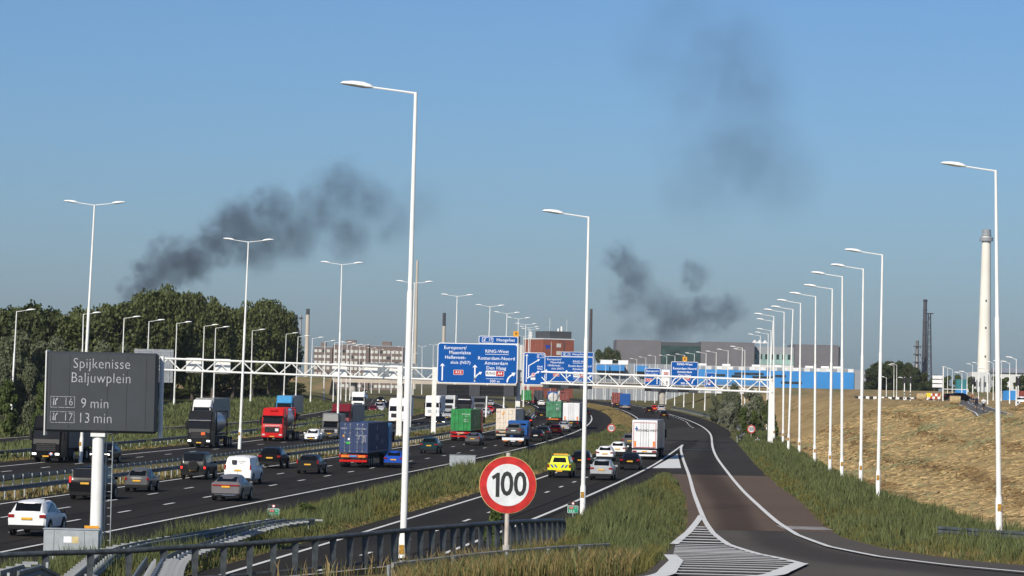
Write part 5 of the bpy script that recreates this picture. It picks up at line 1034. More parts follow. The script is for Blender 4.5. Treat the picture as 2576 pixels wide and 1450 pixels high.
# ============================================================ buildings and works on the skyline
def yz(x, y, D): return at(x, y, D)
def hgt(x, y, D): return at(x, y, D).z
M_BRICK = mat('red_brick', (.26, .075, .045), .85, var=.08, scale=.4, bump=.2); M_BROWNB = mat('brown_brick', (.165, .122, .105), .85, var=.1, scale=.3); M_CLAD = mat('grey_cladding', (.135, .13, .14), .6, var=.05, scale=.2); M_CLADD = mat('dark_cladding_and_shade', (.06, .065, .07), .6, var=.08)
M_WIN = mat('window_glass', (.03, .04, .045), .12, var=.2, scale=.5); M_WINL = mat('window_pale', (.60, .60, .55), .3, var=.1); M_GREENG = mat('green_glass', (.035, .07, .068), .18, var=.25, scale=.15); M_MINT = mat('mint_glass', (.30, .45, .41), .3, var=.12, scale=.2)
M_HALL = mat('hall_blue', (.035, .23, .56), .5, var=.05, scale=.1); M_HALLW = mat('hall_white', (.62, .62, .60), .6, var=.08); M_HALLG = mat('hall_grey', (.27, .29, .31), .55, var=.08); M_BEIGE = mat('chimney_beige', (.50, .44, .36), .8, var=.06, scale=.05); M_SOOT = mat('chimney_soot', (.035, .036, .042), .8, var=.1, scale=.1)
# red brick office block
D = 1350; c = at(1443, 900, D); t = thing('office_building', 'red brick office block with grey rooftop plant room and aerials', 'office building', (c.x, D, 2.8), rad(27)); zt = hgt(1405, 855, D) - 2.8
a, b = 14.8, 18.0
MB().box(-a, 0, 0, b, 0, zt).build('wall', M_BRICK, t); MB().box(-a - .15, .15, -.15, b + .15, zt, zt + .5).build('parapet', M_HALLW, t); MB().box(.0, .12, .2, b - .2, 0, zt - .2).build('shaded_wall', M_CLADD, t)  # dark slab puts the right facade's shade into its colour
r = MB().box(-a * .72, -.2, 2, b - 3, zt + .5, zt + 3.6).build('roof_plant_room', M_CLADD, t)
for x, y, h, m in ((-a * .65, 4, 5.5, M_HALLW), (-2, 3, 5.0, M_HALLW), (-5.5, 4, 1.2, M_WHITE), (-3.4, 5, 2.2, M_WHITE)): MB().tube([(x, y, zt + 3.6), (x, y, zt + 3.6 + h)], .12 if h > 3 else .5, 6).build('aerial', m, r)
for k in range(6):
    z = zt - 3.1 - k * 3.2
    if z > 0: w_ = MB().box(-a * .56, -a * .42, -.06, 0, z, z + 1.5).build('window', M_WINL, t); MB().box(-a * .57, -a * .41, -.09, -.06, z - .12, z).build('sill', M_HALLW, w_)
    if z > 0:
        for q in range(5): MB().box(.12, .16, .8 + q * 3.4, 3.4 + q * 3.4, z, z + 1.5).build('window', M_WIN if (k + q) % 4 else M_WINL, t)
MB().box(-a * .74, -a * .725, -.08, 0, 0, zt - 1).build('downpipe', M_HALLW, t); MB().box(-a * .33, -a * .30, -.08, 0, 0, zt - .5).build('joint', M_CLADD, t)
MB().plate([(-a * .93, zt - 2.4), (-a * .89, zt - 4.2), (-a * .86, zt - 4.2), (-a * .84, zt - 2.9), (-a * .81, zt - 4.2), (-a * .79, zt - 4.2), (-a * .77, zt - 2.4)], -.06, .03).build('logo', P_BLUE, t)
# long grey hall with glass sections
D = 1450; s = FX / D; X = lambda x: at(x, 880, D).x
t = thing('exhibition_hall', 'long grey clad hall with green glass front and mint glass entrance', 'hall', (X(1830), D, 2.8)); ox = X(1830); top = hgt(1830, 860.5, D) - 2.8
def seg(x0, x1, m, zt_, name, y0=0.0, z0=0.0): return MB().box(X(x0) - ox, X(x1) - ox, y0, 40, z0, zt_).build(name, m, t)
w_ = seg(1550, 1663, M_CLAD, top, 'wall'); seg(1663.2, 1763, M_CLADD, top - .6, 'wall', .4); seg(1763.2, 1898, M_CLAD, top, 'wall'); seg(1898.2, 1999.8, M_HALLG, top - 1.6, 'wall', 6); seg(2000, 2110, M_CLAD, top - .3, 'wall'); MB().box(X(2110.2) - ox, X(2114) - ox, 1, 40, 0, top - 1).build('end_wall', M_CLADD, t)
for k in range(16):                                       # glass front: panes in a grid
    for j in range(5):
        x0 = X(1664) - ox + k * (X(1762) - X(1664)) / 16; dx = (X(1762) - X(1664)) / 16; z = top - 2.2 - (j + 1) * 2.2
        MB().box(x0 + .06, x0 + dx - .06, .3, .4, z + .06, z + 2.14).build('pane', M_GREENG, t)
for k in range(14):
    for j in range(3):
        x0 = X(1899) - ox + k * (X(1999) - X(1899)) / 14; dx = (X(1999) - X(1899)) / 14; z = top - 5 - (j + 1) * 2.4
        if j != 2: MB().box(x0 + .05, x0 + dx - .05, 5.9, 6, z + .05, z + 2.35).build('pane', M_MINT if (k * 3 + j) % 6 else M_GREENG, t)
MB().box(X(1898.2) - ox, X(1999.8) - ox, 5.7, 6, top - 13, top - 10).build('white_band', M_HALLW, t)
for k in range(26): MB().box(X(1550) - ox + k * .78, X(1550) - ox + k * .78 + .12, -.06, 0, 0, top).build('cladding_seam', M_CLAD, w_)
for x in (1905, 1917, 1931): MB().tube([(X(x) - ox, 15, top), (X(x) - ox, 15, top + 1.6)], [1.6, .15], 8).build('roof_dome', M_HALLW, t)
# low hall with bright blue front
D = 1250; s = FX / D; X = lambda x: at(x, 930, D).x; ox = X(1950); z0 = 2.8
t = thing('warehouse', 'low warehouse with bright blue front and white chequered bands', 'warehouse', (ox, D, z0)); H = lambda y, x=1950: hgt(x, y, D) - z0
zt = H(924); zb1 = H(933); zb0 = H(977)
MB().box(X(1759) - ox, X(2148) - ox, 0, 30, 0, zt).build('wall', M_HALLW, t); MB().box(X(1757) - ox, X(2148.5) - ox, -.25, 0, zb0, zb1).build('blue_front', M_HALL, t); MB().box(X(2148.7) - ox, X(2184) - ox, .3, 30, 0, zt - .3).build('end_wall', M_HALLG, t); MB().box(X(1480) - ox, X(1758.5) - ox, .2, 30, 0, zt + .2).build('ribbed_wall', M_HALLG, t)
for k in range(44): MB().box(X(1480) - ox + k * 1.0, X(1480) - ox + k * 1.0 + .25, .05, .2, 0, zt).build('wall_rib', M_HALLW if k % 3 == 0 else M_HALLG, t)
for x0, x1, y in ((1847, 1921, 942), (1840, 1868, 949), (1893, 1945, 950), (1950, 1977, 946), (1965, 2018, 962), (1800, 1825, 947)): MB().box(X(x0) - ox, X(x1) - ox, -.30, -.24, H(y + 3), H(y - 3)).build('window_strip', M_WIN, t)
for k in range(28):
    if k % 3 != 1:
        for zz in ((zb1 + .1, zt - .1), (.0, zb0 - .2)): MB().box(X(1762) - ox + k * 2.15, X(1762) - ox + k * 2.15 + 2.0, -.12, 0, zz[0], zz[1]).build('white_panel', M_TRL if k % 2 else M_HALLG, t)
for x0, x1 in ((1500, 1532), (1535, 1570), (1598, 1628)): MB().box(X(x0) - ox, X(x1) - ox, -4, 0, H(942), H(928)).build('blue_annex', M_HALL, t)
for x0, x1 in ((1510, 1540), (1555, 1580)): MB().box(X(x0) - ox, X(x1) - ox, -.1, .1, H(926), H(915)).build('roof_panel', M_WHITE, t)
for x in (1770, 1830, 1905, 1960, 2040, 2080, 2110): MB().cbox(X(x) - ox - 1.6, X(x) - ox + 1.6, 6, 9, zt, zt + .9, .2).build('roof_unit', M_WHITE, t)
# brown brick offices
D = 2000; X = lambda x: at(x, 890, D).x
for lab, x0, x1, y0, y1, rot in (('brown brick office block with rows of pale windows beside the far lamps', 789, 836, 874, 920, 0), ('tall brown brick office block with a rooftop hut', 838, 928, 868, 930, 0), ('brown brick office wing with three bands of white windows', 930.6, 1015, 872, 925, 0)):
    t = thing('office_building', lab, 'office building', (X((x0 + x1) / 2), D, 2.8)); w = (X(x1) - X(x0)) / 2; h = hgt((x0 + x1) / 2, y0, D) - 2.8; MB().box(-w, w, 0, 18, 0, h).build('wall', M_BROWNB, t); MB().box(-w - .2, w + .2, -.2, 18, h, h + .6).build('parapet', M_HALLG, t)
    n = int(w * 2 / 2.6)
    for f in range(int(h / 3.6)):
        for q in range(n): MB().box(-w + .5 + q * 2.6, -w + 2.3 + q * 2.6, -.08, 0, 1.4 + f * 3.6, 3.2 + f * 3.6).build('window', M_WINL if (q * 5 + f * 3) % 7 else M_WIN, t)
    MB().box(-w * .3, w * .25, 4, 12, h + .6, h + 3.2).build('roof_hut', M_BROWNB, t)
# white silo block behind the amber plate
D = 1600; c = at(1317, 900, D); t = thing('silo_building', 'white silo block with ribbed front behind the blue signs', 'silo', (c.x, D, 2.8)); h = hgt(1317, 864, D) - 2.8
for k in range(4): MB().tube([(-3 + k * 2, 0, 0), (-3 + k * 2, 0, h - (k % 2) * .8)], 1.05, 12).build('silo', M_HALLW, t, 40)
MB().box(2.6, 4.0, -1, 1, 0, h + 6).build('stair_tower', M_HALLW, t)
# chimneys
def chimney(label, x, yt, yb, wt, wb, D, m, cap=None, n=16, rings=(), ys=()):
    c = at(x, yb, D); z0 = 2.5; t = thing('chimney', label, 'chimney', (c.x, D, z0)); k = D / FX; top = at(x, yt, D).z - z0; dx = at(x, yt, D).x - c.x
    zc = top - cap[0] * k if cap else top
    f = lambda z: (0 * z, 0, z); R_ = lambda z: (wb + (wt - wb) * (z / top)) * k / 2
    zs = [0, zc * .25, zc * .5, zc * .75, zc]
    m_ = MB(); m_.tube([f(z) for z in zs], [R_(z) for z in zs], n); m_.build('shaft', m, t, 50)
    if cap: m_ = MB(); m_.tube([f(zc), f(top - .6 * k), f(top)], [R_(zc) * 1.02, R_(top) * 1.03, R_(top) * .9], n); m_.build('cap', cap[1], t, 50)
    for yy, w_, h_, mm in rings: zz = at(x, yy, D).z - z0; m_ = MB(); m_.tube([f(zz - h_ * k / 2), f(zz + h_ * k / 2)], w_ * k / 2, n); m_.build('gallery', mm, t)
    for yy in ys: zz = at(x, yy, D).z - z0; MB().box(-.6, .6, -R_(zz) - .15, -R_(zz) + .1, zz - 1, zz + 1).build('hatch', M_SOOT, t)
    return t
chimney('tall white tapering chimney with a grey gallery near its top', 2475, 577, 960, 21, 37, 2800, mat('chimney_white', (.80, .76, .67), .8, var=.05, scale=.03), (13, M_HALLG), 28, [(602, 34, 9, M_HALLG), (592, 25, 3, M_HALLG)], (757, 825, 897))
chimney('beige chimney with dark top at the end of the trees', 771, 776.5, 925, 9, 13, 2600, M_BEIGE, (15, M_SOOT)); chimney('thin dark chimney beside the tree crowns', 742.6, 792, 925, 7, 8, 2700, M_SOOT); chimney('thin grey chimney with a platform near the tree crowns', 753.5, 793, 925, 6, 8, 2650, M_HALLG, None, 10, [(800, 11, 3, M_SOOT)])
chimney('slim beige chimney with long dark top above the gantry', 1114.6, 787, 925, 8, 9, 2500, M_BEIGE, (33, M_SOOT)); chimney('beige chimney half hidden behind the tall single lamp', 1043.5, 655, 925, 6, 9, 2600, M_BEIGE); chimney('dark brick chimney behind the red brick office block', 1484, 777, 925, 7, 10, 1900, mat('sooty_brick', (.07, .055, .055), .9, var=.15, scale=.2))
chimney('thin dark chimney behind the blue signs', 1305, 846, 925, 4, 5, 2200, M_SOOT)
t = chimney('dark refinery chimney beside a lattice tower', 2324, 753, 955, 9, 14, 2500, mat('chimney_dark_steel', (.05, .05, .06), .6, var=.2, scale=.1), None, 14, [(757, 11, 5, M_SOOT), (780, 11, 2, M_SOOT), (810, 12, 2, M_SOOT), (842, 12, 2, M_SOOT), (870, 13, 2, M_SOOT), (900, 14, 2, M_SOOT)])
D = 2490; c = at(2338, 955, D); k = D / FX; t = thing('lattice_tower', 'dark lattice tower leaning beside the refinery chimney', 'lattice tower', (c.x, D, 2.5)); ht = hgt(2338, 790, D) - 2.5
def legx(i, u): w0, w1 = 13 * k / 2, 6 * k / 2; w_ = w0 + (w1 - w0) * u; sx, sy = ((-1, -1), (1, -1), (1, 1), (-1, 1))[i % 4]; return Vector((sx * w_ - 3 * k * u, sy * w_, ht * u))
for i in range(4): m = MB(); m.tube([legx(i, 0), legx(i, 1)], .35, 5); m.build('leg', M_SOOT, t)
for j in range(12):
    for i in range(4): m = MB(); m.tube([legx(i, j / 12), legx(i + 1, (j + 1) / 12)], .2, 4); m.build('brace', M_SOOT, t); m = MB(); m.tube([legx(i, (j + 1) / 12), legx(i + 1, (j + 1) / 12)], .2, 4); m.build('brace', M_SOOT, t)
MB().box(-4, 2, -2, 2, ht, ht + .8).build('platform', M_SOOT, t)
D = 2480; c = at(2306, 955, D); t = thing('refinery_column', 'steel refinery column with platforms and pipes', 'refinery column', (c.x, D, 2.5)); h = hgt(2306, 857, D) - 2.5
m = MB(); m.tube([(0, 0, 0), (0, 0, h * .6), (0, 0, h * .62), (0, 0, h)], [2.0, 2.0, 1.4, 1.2], 10); m.build('vessel', mat('refinery_steel', (.16, .155, .15), .5, .5, var=.2), t, 40)
for q in range(6): MB().box(-2.8, 2.8, -2.6, 2.6, h * (.25 + q * .13), h * (.25 + q * .13) + .5).build('platform', M_SOOT, t)
for x_ in (-2.5, 2.4): m = MB(); m.tube([(x_, -1, 0), (x_, -1, h * .93)], .35, 6); m.build('pipe', M_HALLG, t)

# ============================================================ far overpass
D = 1020; X = lambda x: at(x, 965, D).x; zb, zd = 7.35, 8.9
t = thing('overpass', 'beige concrete overpass on round pillars crossing the whole motorway', 'overpass', (0, D, 2.8)); z = lambda v: v - 2.8
M_BEAM = mat('beam_beige', (.50, .43, .35), .8, var=.06, scale=.2)
MB().box(X(815), X(1930), 0, 11, z(zb), z(zd)).build('girder', M_BEAM, t); MB().box(X(815), X(1930), -.5, 11.5, z(zd), z(zd) + .35).build('deck_edge', M_CONC, t)
for x in (887, 1140, 1410, 1668):
    for yy in (2.5, 8.5): m = MB(); m.tube([(X(x), yy, -.3), (X(x), yy, z(zb))], 1.05, 16); m.build('pillar', M_CONC, t, 40)
g = MB()
for q in range(3): g.box(X(815), X(1930), -.3, -.22, z(zd) + .6 + q * .3, z(zd) + .68 + q * .3)
g.build('parapet_rail', M_GALVD, t)
for q in range(0, 68): MB().box(X(815) + q * 2.1, X(815) + q * 2.1 + .1, -.32, -.2, z(zd) + .35, z(zd) + 1.35).build('parapet_post', M_GALVD, t)
# noise barrier on the overpass
D2 = 1035; t = thing('noise_barrier', 'grey panelled noise barrier above the overpass girder', 'noise barrier', (X(980), D2, 9.2))
for q in range(11):
    x0 = X(914) - X(980) + q * 1.55
    for j in range(3): MB().box(x0 + .05, x0 + 1.5, 0, .1, .1 + j * 1.55, 1.6 + j * 1.55).build('panel', mat('barrier_panel', (.23, .26, .27), .4, .2, var=.12), t)
    MB().box(x0 - .06, x0 + .05, -.08, .15, -.3, 4.8).build('post', M_GALVD, t)
# earth banks that carry the overpass road
def bank(x0, x1, D0, wid, h, m):
    b = MB(); secs = []
    for u in np.linspace(0, 1, 12):
        xx = x0 + (x1 - x0) * u; hh = h * (1 if abs(u - 0) > .0 else 1); secs.append([(xx, D0 - wid, 2.0), (xx, D0 - 5, 2.8 + hh - 2.8), (xx, D0 + 5, 2.8 + hh - 2.8), (xx, D0 + wid, 2.0)])
    b.loft(secs); return tag(b.build('embankment', m), kind='structure')
bank(-260, X(835), 1026, 26, 8.8, mat('dry_bank', (.24, .16, .075), .95, col2=(.12, .11, .045), scale=.15, bump=.5, bscale=2, detail=7)); bank(X(1905), 330, 1026, 26, 8.8, MATS['dry_bank'])

# ============================================================ works on the plateau at the right
def plate_pt(x, D): p = at(x, 1000, D); return onz(p.x, D)
for i, (x, yt, yb) in enumerate(((2249, 920, 1001), (2256, 918, 1001), (2384, 925, 1000), (2396, 929, 1000), (2447, 918, 1003), (2462, 915, 1004), (2499, 913, 1012), (2519, 911, 1018), (2540, 913, 1035), (2556.6, 903, 1041), (2230, 950, 1000), (2275, 952, 1000), (2420, 940, 1001), (2433, 938, 1001), (2485, 930, 1006))):
    lamp_post(f'{ORD[i]} slim lamp of the junction on the plateau counting toward the white chimney' if i < 10 else f'{ORD[i - 10]} short lamp of the plateau junction counting toward the white chimney', x - .5, yb, x, yt, 8.5, [(-1, .5)], 'slim lamps at the plateau junction', D=FX * (8.5 if i < 10 else 5) / (yb - yt), sticker=False, rk=.75)
p = plate_pt(2250, 640); t = thing('kerb_barrier', 'row of black and white painted kerb blocks along the plateau edge', 'kerb', p)
for k in range(24): MB().cbox(-8 + k * .75, -8 + k * .75 + .7, -.2, .2, 0, .55, .05).build('kerb_block', M_WHITE if k % 2 else M_SBLACK, t)
p = plate_pt(2335, 610); t = thing('road_barrier', 'red and white striped road barrier boards on the plateau', 'barrier', p)
for j in range(2):
    for k in range(9): MB().box(-2.2 + k * .5, -2.2 + k * .5 + .48, 0, .06, .4 + j * .6, .8 + j * .6).build('board', M_SRED if (k + j) % 2 else M_SWHITE, t)
for x_ in (-2, 0, 2): MB().box(x_ - .05, x_ + .05, .06, .12, 0, 1.5).build('leg', M_GALV, t)
p = plate_pt(2372, 560); t = thing('junction_sign', 'white pole with three stacked pale signs seen from behind', 'sign', p); m = MB(); m.tube([(0, 0, 0), (0, 0, 6.2)], .11, 8); m.build('pole', M_WHITE, t)
for k in range(3): MB().cbox(-1.9, -.15, -.05, .05, 2.6 + k * .75, 3.2 + k * .75, .03).build('panel', M_TRL, t)
m = MB(); m.tube([(0, 0, 2.35), (4.5, 0, 2.35)], .07, 6); m.build('arm', M_WHITE, t)
for i, (x, D) in enumerate(((2275, 600), (2290, 580), (2447, 520), (2561, 440))):
    p = plate_pt(x, D); t = thing('traffic_light', f'{ORD[i]} traffic light pole with black and white banded foot toward the white chimney', 'traffic light', p, 0, 'traffic lights'); m = MB(); m.tube([(0, 0, 0), (0, 0, 4.4)], .08, 8); m.build('pole', M_WHITE, t); MB().cbox(-.2, .2, -.2, .1, 3.3, 4.3, .05).build('signal_head', M_SBLACK, t); MB().box(-.35, .35, .1, .13, 3.1, 4.5).build('backing_board', M_SBLACK, t)
    for k in range(3): MB().tube([(0, 0, .3 + k * .5), (0, 0, .55 + k * .5)], .10, 8).build('band', M_SBLACK, t)
def bale(x, y, D, label, dia=1.35, L=1.7):
    p = at(x, y, D); g = onz(p.x, D, .05); t = MB(); n = 20; secs = []
    for xx, r in ((-L / 2, .93), (-L / 2 + .1, 1), (0, 1.01), (L / 2 - .1, 1), (L / 2, .93)): secs.append([(xx, dia / 2 * r * math.cos(2 * math.pi * k / n), dia / 2 + dia / 2 * r * math.sin(2 * math.pi * k / n)) for k in range(n)])
    t.loft(secs); o = t.build('straw_bale', mat('straw_bale', (.42, .31, .16), .9, var=.2, scale=6, bump=.6), None, 50); o.location = g; o.rotation_euler = (0, 0, rad(-12)); tag(o, label, 'straw bale', 'straw bales')
bale(2403, 1030, 500, 'round straw bale nearest to the cycle path'); bale(2318, 1022, 590, 'round straw bale farther along toward the blue warehouse'); bale(2358, 1010, 640, 'round straw bale beside the yellow field sign')
p = plate_pt(2336, 600); t = thing('field_sign', 'small yellow sign in the hay by the bales', 'sign', p); MB().box(-.03, .03, 0, .06, 0, 1.2).build('post', M_GALV, t); MB().box(-.45, .45, -.03, 0, .7, 1.5).build('panel', mat('sign_yellow', (.75, .6, .03), .5), t)
car('car', 'suv', P_BLACK, 'black car waiting at the plateau junction', 'car', 0, 0, rad(75), pos=plate_pt(2392, 600), group='cars on the plateau'); car('car', 'estate', P_BLACK, 'dark estate behind the pole with three pale signs', 'car', 0, 0, rad(70), pos=plate_pt(2372, 640), group='cars on the plateau'); car('car', 'hatch', P_WHITE, 'white car beyond the last slim lamp', 'car', 0, 0, rad(185), pos=plate_pt(2568, 520), group='cars on the plateau')
M_TEALBOX = mat('container_teal', (.03, .18, .20), .5, var=.1)
for lab, x, D, m, w_, h_ in (('blue and teal stacked container behind the plateau junction', 2419, 800, M_HALL, 2.4, 2.6), ('teal container stacked above the blue one', 2419.5, 801, M_TEALBOX, 2.4, 2.6), ('blue container beyond the last slim lamp', 2545, 760, M_HALL, 2.4, 2.6), ('dark red container beside the blue one at the plateau', 2566, 770, M_CRED, 2.4, 2.6)):
    p = plate_pt(x, D); t = thing('shipping_container', lab, 'container', p + Vector((0, 0, 2.62 if 'above' in lab else 0)), 0, 'containers on the plateau'); container(t, 0, 3.0 if 'stack' in lab else 6, .02, m, rods=False)
D = 1700; c = at(2468, 960, D); t = thing('plant_building', 'pale industrial plant with pipes at the foot of the white chimney', 'industrial building', (c.x, D, 3)); h = hgt(2468, 936, D) - 3
MB().box(-5, 4.5, 0, 14, 0, h).build('wall', M_HALLW, t); MB().box(-8, -5, 2, 14, 0, h * .6).build('wall', M_HALLW, t); MB().box(4.6, 20, 3, 16, 0, h * .55).build('shed', M_HALLG, t); MB().box(4.2, 20.4, 2.6, 16, h * .55, h * .55 + .8).build('shed_roof', M_HALLW, t)
for k in range(5): m = MB(); m.tube([(-4.5 + k * 2, -.4, 0), (-4.5 + k * 2, -.4, h * (.7 + .06 * k))], .3, 6); m.build('pipe', M_GALV, t)
for k in range(6): MB().box(-4 + (k % 3) * 2.6, -2.6 + (k % 3) * 2.6, -.08, 0, h * (.25 + .3 * (k // 3)), h * (.4 + .3 * (k // 3))).build('window', M_WIN, t)
D = 1500; c = at(2548, 960, D); t = thing('storage_shed', 'low pale storage shed at the end of the plateau', 'shed', (c.x, D, 3)); h = hgt(2548, 938, D) - 3
MB().box(-8, 14, 0, 20, 0, h).build('wall', M_HALLW, t); b = MB(); b.prism([(-1, h), (10, h + 2.2), (21, h)], -8.5, 14.5); b.build('roof', M_HALLG, t)

# cyclists
def person(label, shirt, p, rz):
    """one body grown over a skeleton, seated on a bicycle and leaning to the bars"""
    J = [(0, -.12, .98), (0, -.02, 1.22), (0, .12, 1.42), (0, .17, 1.52), (0, .20, 1.60), (0, .23, 1.72)]
    e = [(0, 1), (1, 2), (2, 3), (3, 4), (4, 5)]; r = [.16, .15, .16, .06, .085, .09]
    for sx, kn in ((-1, .66), (1, .80)):
        b = len(J); J += [(sx * .10, -.08, .92), (sx * .12, .30, kn), (sx * .11, .12 if sx < 0 else .22, kn - .44), (sx * .11, .26 if sx < 0 else .36, kn - .48)]; r += [.10, .075, .05, .045]; e += [(0, b), (b, b + 1), (b + 1, b + 2), (b + 2, b + 3)]
        b = len(J); J += [(sx * .19, .12, 1.40), (sx * .25, .28, 1.18), (sx * .22, .50, 1.08)]; r += [.065, .05, .04]; e += [(2, b), (b, b + 1), (b + 1, b + 2)]
    me = bpy.data.meshes.new('person'); me.from_pydata(J, e, []); o = bpy.data.objects.new('person', me); TSC.collection.objects.link(o)
    m = o.modifiers.new('skin', 'SKIN'); o.modifiers.new('sub', 'SUBSURF').levels = 1
    for v, rr in zip(me.skin_vertices[0].data, r): v.radius = (rr, rr)
    me.skin_vertices[0].data[0].use_root = True
    vl = TSC.view_layers[0]; vl.update(); body = bpy.data.meshes.new_from_object(o.evaluated_get(vl.depsgraph)); bpy.data.objects.remove(o)
    body.materials.clear()
    for mm in (shirt, mat('skin_tone', (.42, .25, .17), .6), mat('shorts_dark', (.02, .02, .025), .8), mat('hair_dark', (.03, .02, .015), .8)): body.materials.append(mm)
    for f in body.polygons:
        c = f.center; f.material_index = 3 if c.z > 1.70 else 1 if c.z > 1.50 or (c.y > .26 and c.z > .95) or c.z < .62 else 2 if c.z < 1.0 else 0
    body.polygons.foreach_set('use_smooth', [True] * len(body.polygons))
    o = link('person', body, None, p, (0, 0, rz)); return tag(o, label, 'person', 'cyclists')
def bicycle(label, p, rz, m):
    t = thing('bicycle', label, 'bicycle', p, rz, 'bicycles')
    for y in (-.48, .58):
        ring = MB(); pts = [(0, y + .33 * math.cos(2 * math.pi * k / 18), .34 + .33 * math.sin(2 * math.pi * k / 18)) for k in range(19)]; ring.tube(pts, .022, 5, False); w_ = ring.build('wheel', M_TYRE, t)
        hb = MB(); hb.tube([(-.05, y, .34), (.05, y, .34)], .03, 6); hb.build('hub', M_GALV, w_)
        fd = MB(); [fd.tube([(0, y, .34), (0, y + .32 * math.cos(a), .34 + .32 * math.sin(a))], .004, 3) for a in np.linspace(0, 2 * math.pi, 10)]; fd.build('spokes', M_GALV, w_)
    f = MB()
    for a, b in (((0, -.48, .34), (0, -.02, .32)), ((0, -.02, .32), (0, .44, .82)), ((0, -.02, .32), (0, -.16, .86)), ((0, -.14, .78), (0, .42, .86)), ((0, .44, .88), (0, .58, .34)), ((0, -.48, .34), (0, -.14, .78))): f.tube([a, b], .018, 6)
    f.build('frame', m, t); MB().tube([(-.26, .48, 1.04), (-.1, .44, 1.0), (.1, .44, 1.0), (.26, .48, 1.04)], .014, 6).build('handlebar', M_TRIM, t); MB().cbox(-.07, .07, -.28, -.04, .86, .92, .02).build('saddle', M_TRIM, t)
def on_path(D, off): x = float(np.interp(D, [q.y for q in cyc_l], [q.x for q in cyc_l])); return onz(x + off, D, .10)
M_SHIRT = mat('shirt_white', (.75, .75, .75), .8); M_SHIRTD = mat('shirt_navy', (.02, .025, .05), .8); M_SHIRTR = mat('shirt_rust', (.35, .12, .06), .8)
for lab, bl, D, off, sm, bm in (('person in a white shirt and dark shorts cycling along the path', 'dark bicycle under the rider in the white shirt', 362, 1.2, M_SHIRT, M_TRIM), ('person in navy clothes cycling behind the white-shirted rider', 'bicycle under the rider in navy', 386, .9, M_SHIRTD, P_GREY), ('person in a rust shirt cycling far along the path', 'bicycle under the rider in the rust shirt', 520, 2.6, M_SHIRTR, P_BLACK)):
    p = on_path(D, off); rz = math.pi - rad(9); person(lab, sm, p, rz); bicycle(bl, p, rz, bm)

# ============================================================ trees and shrubs
def leafmat(name, c1, c2, tr=.22): return mat(name, c1, .6, col2=c2, scale=.35, island=.55, transl=tr, spec=.25)
M_POPLAR = leafmat('poplar_leaves', (.125, .142, .044), (.042, .056, .020)); M_DARKLEAF = leafmat('alder_leaves', (.08, .10, .032), (.032, .044, .016)); M_WILLOW = leafmat('willow_leaves', (.17, .185, .105), (.07, .085, .042)); M_SILVER = leafmat('silver_shrub_leaves', (.27, .27, .20), (.08, .10, .05)); M_GRNSHRUB = leafmat('green_shrub_leaves', (.10, .13, .03), (.04, .06, .018))
def crown_mesh(key, m, n, lobes, zlo, size, seed, slim=1.0, vertical=0.0):
    """leaves in a unit crown: radius .5, height from zlo to 1"""
    if key in TXT: return TXT[key]
    g = np.random.default_rng(seed); cs = []
    for k in range(lobes):
        a = g.uniform(0, 2 * math.pi); z = zlo + .10 + (.80 - zlo) * (k + .5) / lobes; prof = math.sin(math.pi * min(1, max(.08, (z - zlo) / (1.02 - zlo))) ** .75) ** .6
        rr = g.uniform(.08, .36) * prof; cs.append((rr * math.cos(a) * slim, rr * math.sin(a) * slim, z + g.uniform(-.03, .05), g.uniform(.085, .19)))
    cs.append((0, 0, .88, .13)); cs = np.array(cs); pr = cs[:, 3] ** 2; pick = g.choice(len(cs), n, p=pr / pr.sum())
    d = g.standard_normal((n, 3)); d /= np.linalg.norm(d, axis=1)[:, None]; rad_ = cs[pick, 3] * (1 - .45 * g.random(n) ** 2.2)
    # small twig bunches: leaves gather round random spots of each lobe
    P = cs[pick, :3] + d * rad_[:, None] * np.array([1.0, 1.0, .62 + vertical]); P += g.standard_normal((n, 3)) * .012; hi = np.quantile(P[:, 2], .998); P[:, 2] = np.where(P[:, 2] > zlo * .8, P[:, 2] / hi, zlo * .8 + .05 * g.random(n))
    nr = d + .9 * g.standard_normal((n, 3)); nr /= np.linalg.norm(nr, axis=1)[:, None]
    u = np.cross(nr, g.standard_normal((n, 3))); u /= np.linalg.norm(u, axis=1)[:, None]; v = np.cross(nr, u); s = size * g.uniform(.6, 1.25, n)[:, None]
    V = np.stack([P - u * s - v * s * .45, P + u * s * .2 - v * s * .9, P + u * s + v * s * .5, P - u * s * .2 + v * s * .9], 1).reshape(-1, 3)
    me = bpy.data.meshes.new('crown'); me.vertices.add(4 * n); me.vertices.foreach_set('co', V.ravel()); me.loops.add(4 * n); me.loops.foreach_set('vertex_index', np.arange(4 * n)); me.polygons.add(n); me.polygons.foreach_set('loop_start', np.arange(0, 4 * n, 4)); me.polygons.foreach_set('loop_total', np.full(n, 4)); me.update(calc_edges=True); me.materials.append(m); TXT[key] = me; return me
def trunk_mesh(key, seed, zlo):
    if key in TXT: return TXT[key]
    g = np.random.default_rng(seed); b = MB(); b.tube([(0, 0, 0), (.006, 0, zlo * .8), (.0, .01, .55), (.01, 0, .85)], [.034, .026, .016, .004], 7)
    for k in range(6):
        a = g.uniform(0, 6.28); z = zlo * .7 + k * .09; b.tube([(0, 0, z), (.13 * math.cos(a), .13 * math.sin(a), z + .12), (.24 * math.cos(a), .24 * math.sin(a), z + .26)], [.013, .008, .003], 5)
    TXT[key] = b.data('trunk', M_BARK, 50); return TXT[key]
CROWNS = dict(poplar=(M_POPLAR, 12000, 34, .10, .0195, .1), poplar2=(M_POPLAR, 12000, 40, .12, .0195, .4), dark=(M_DARKLEAF, 9500, 26, .08, .022, .2), willow=(M_WILLOW, 9000, 24, .03, .021, .3), silver=(M_SILVER, 4500, 15, .02, .03, .1), shrub=(M_GRNSHRUB, 4500, 14, .02, .032, 0))
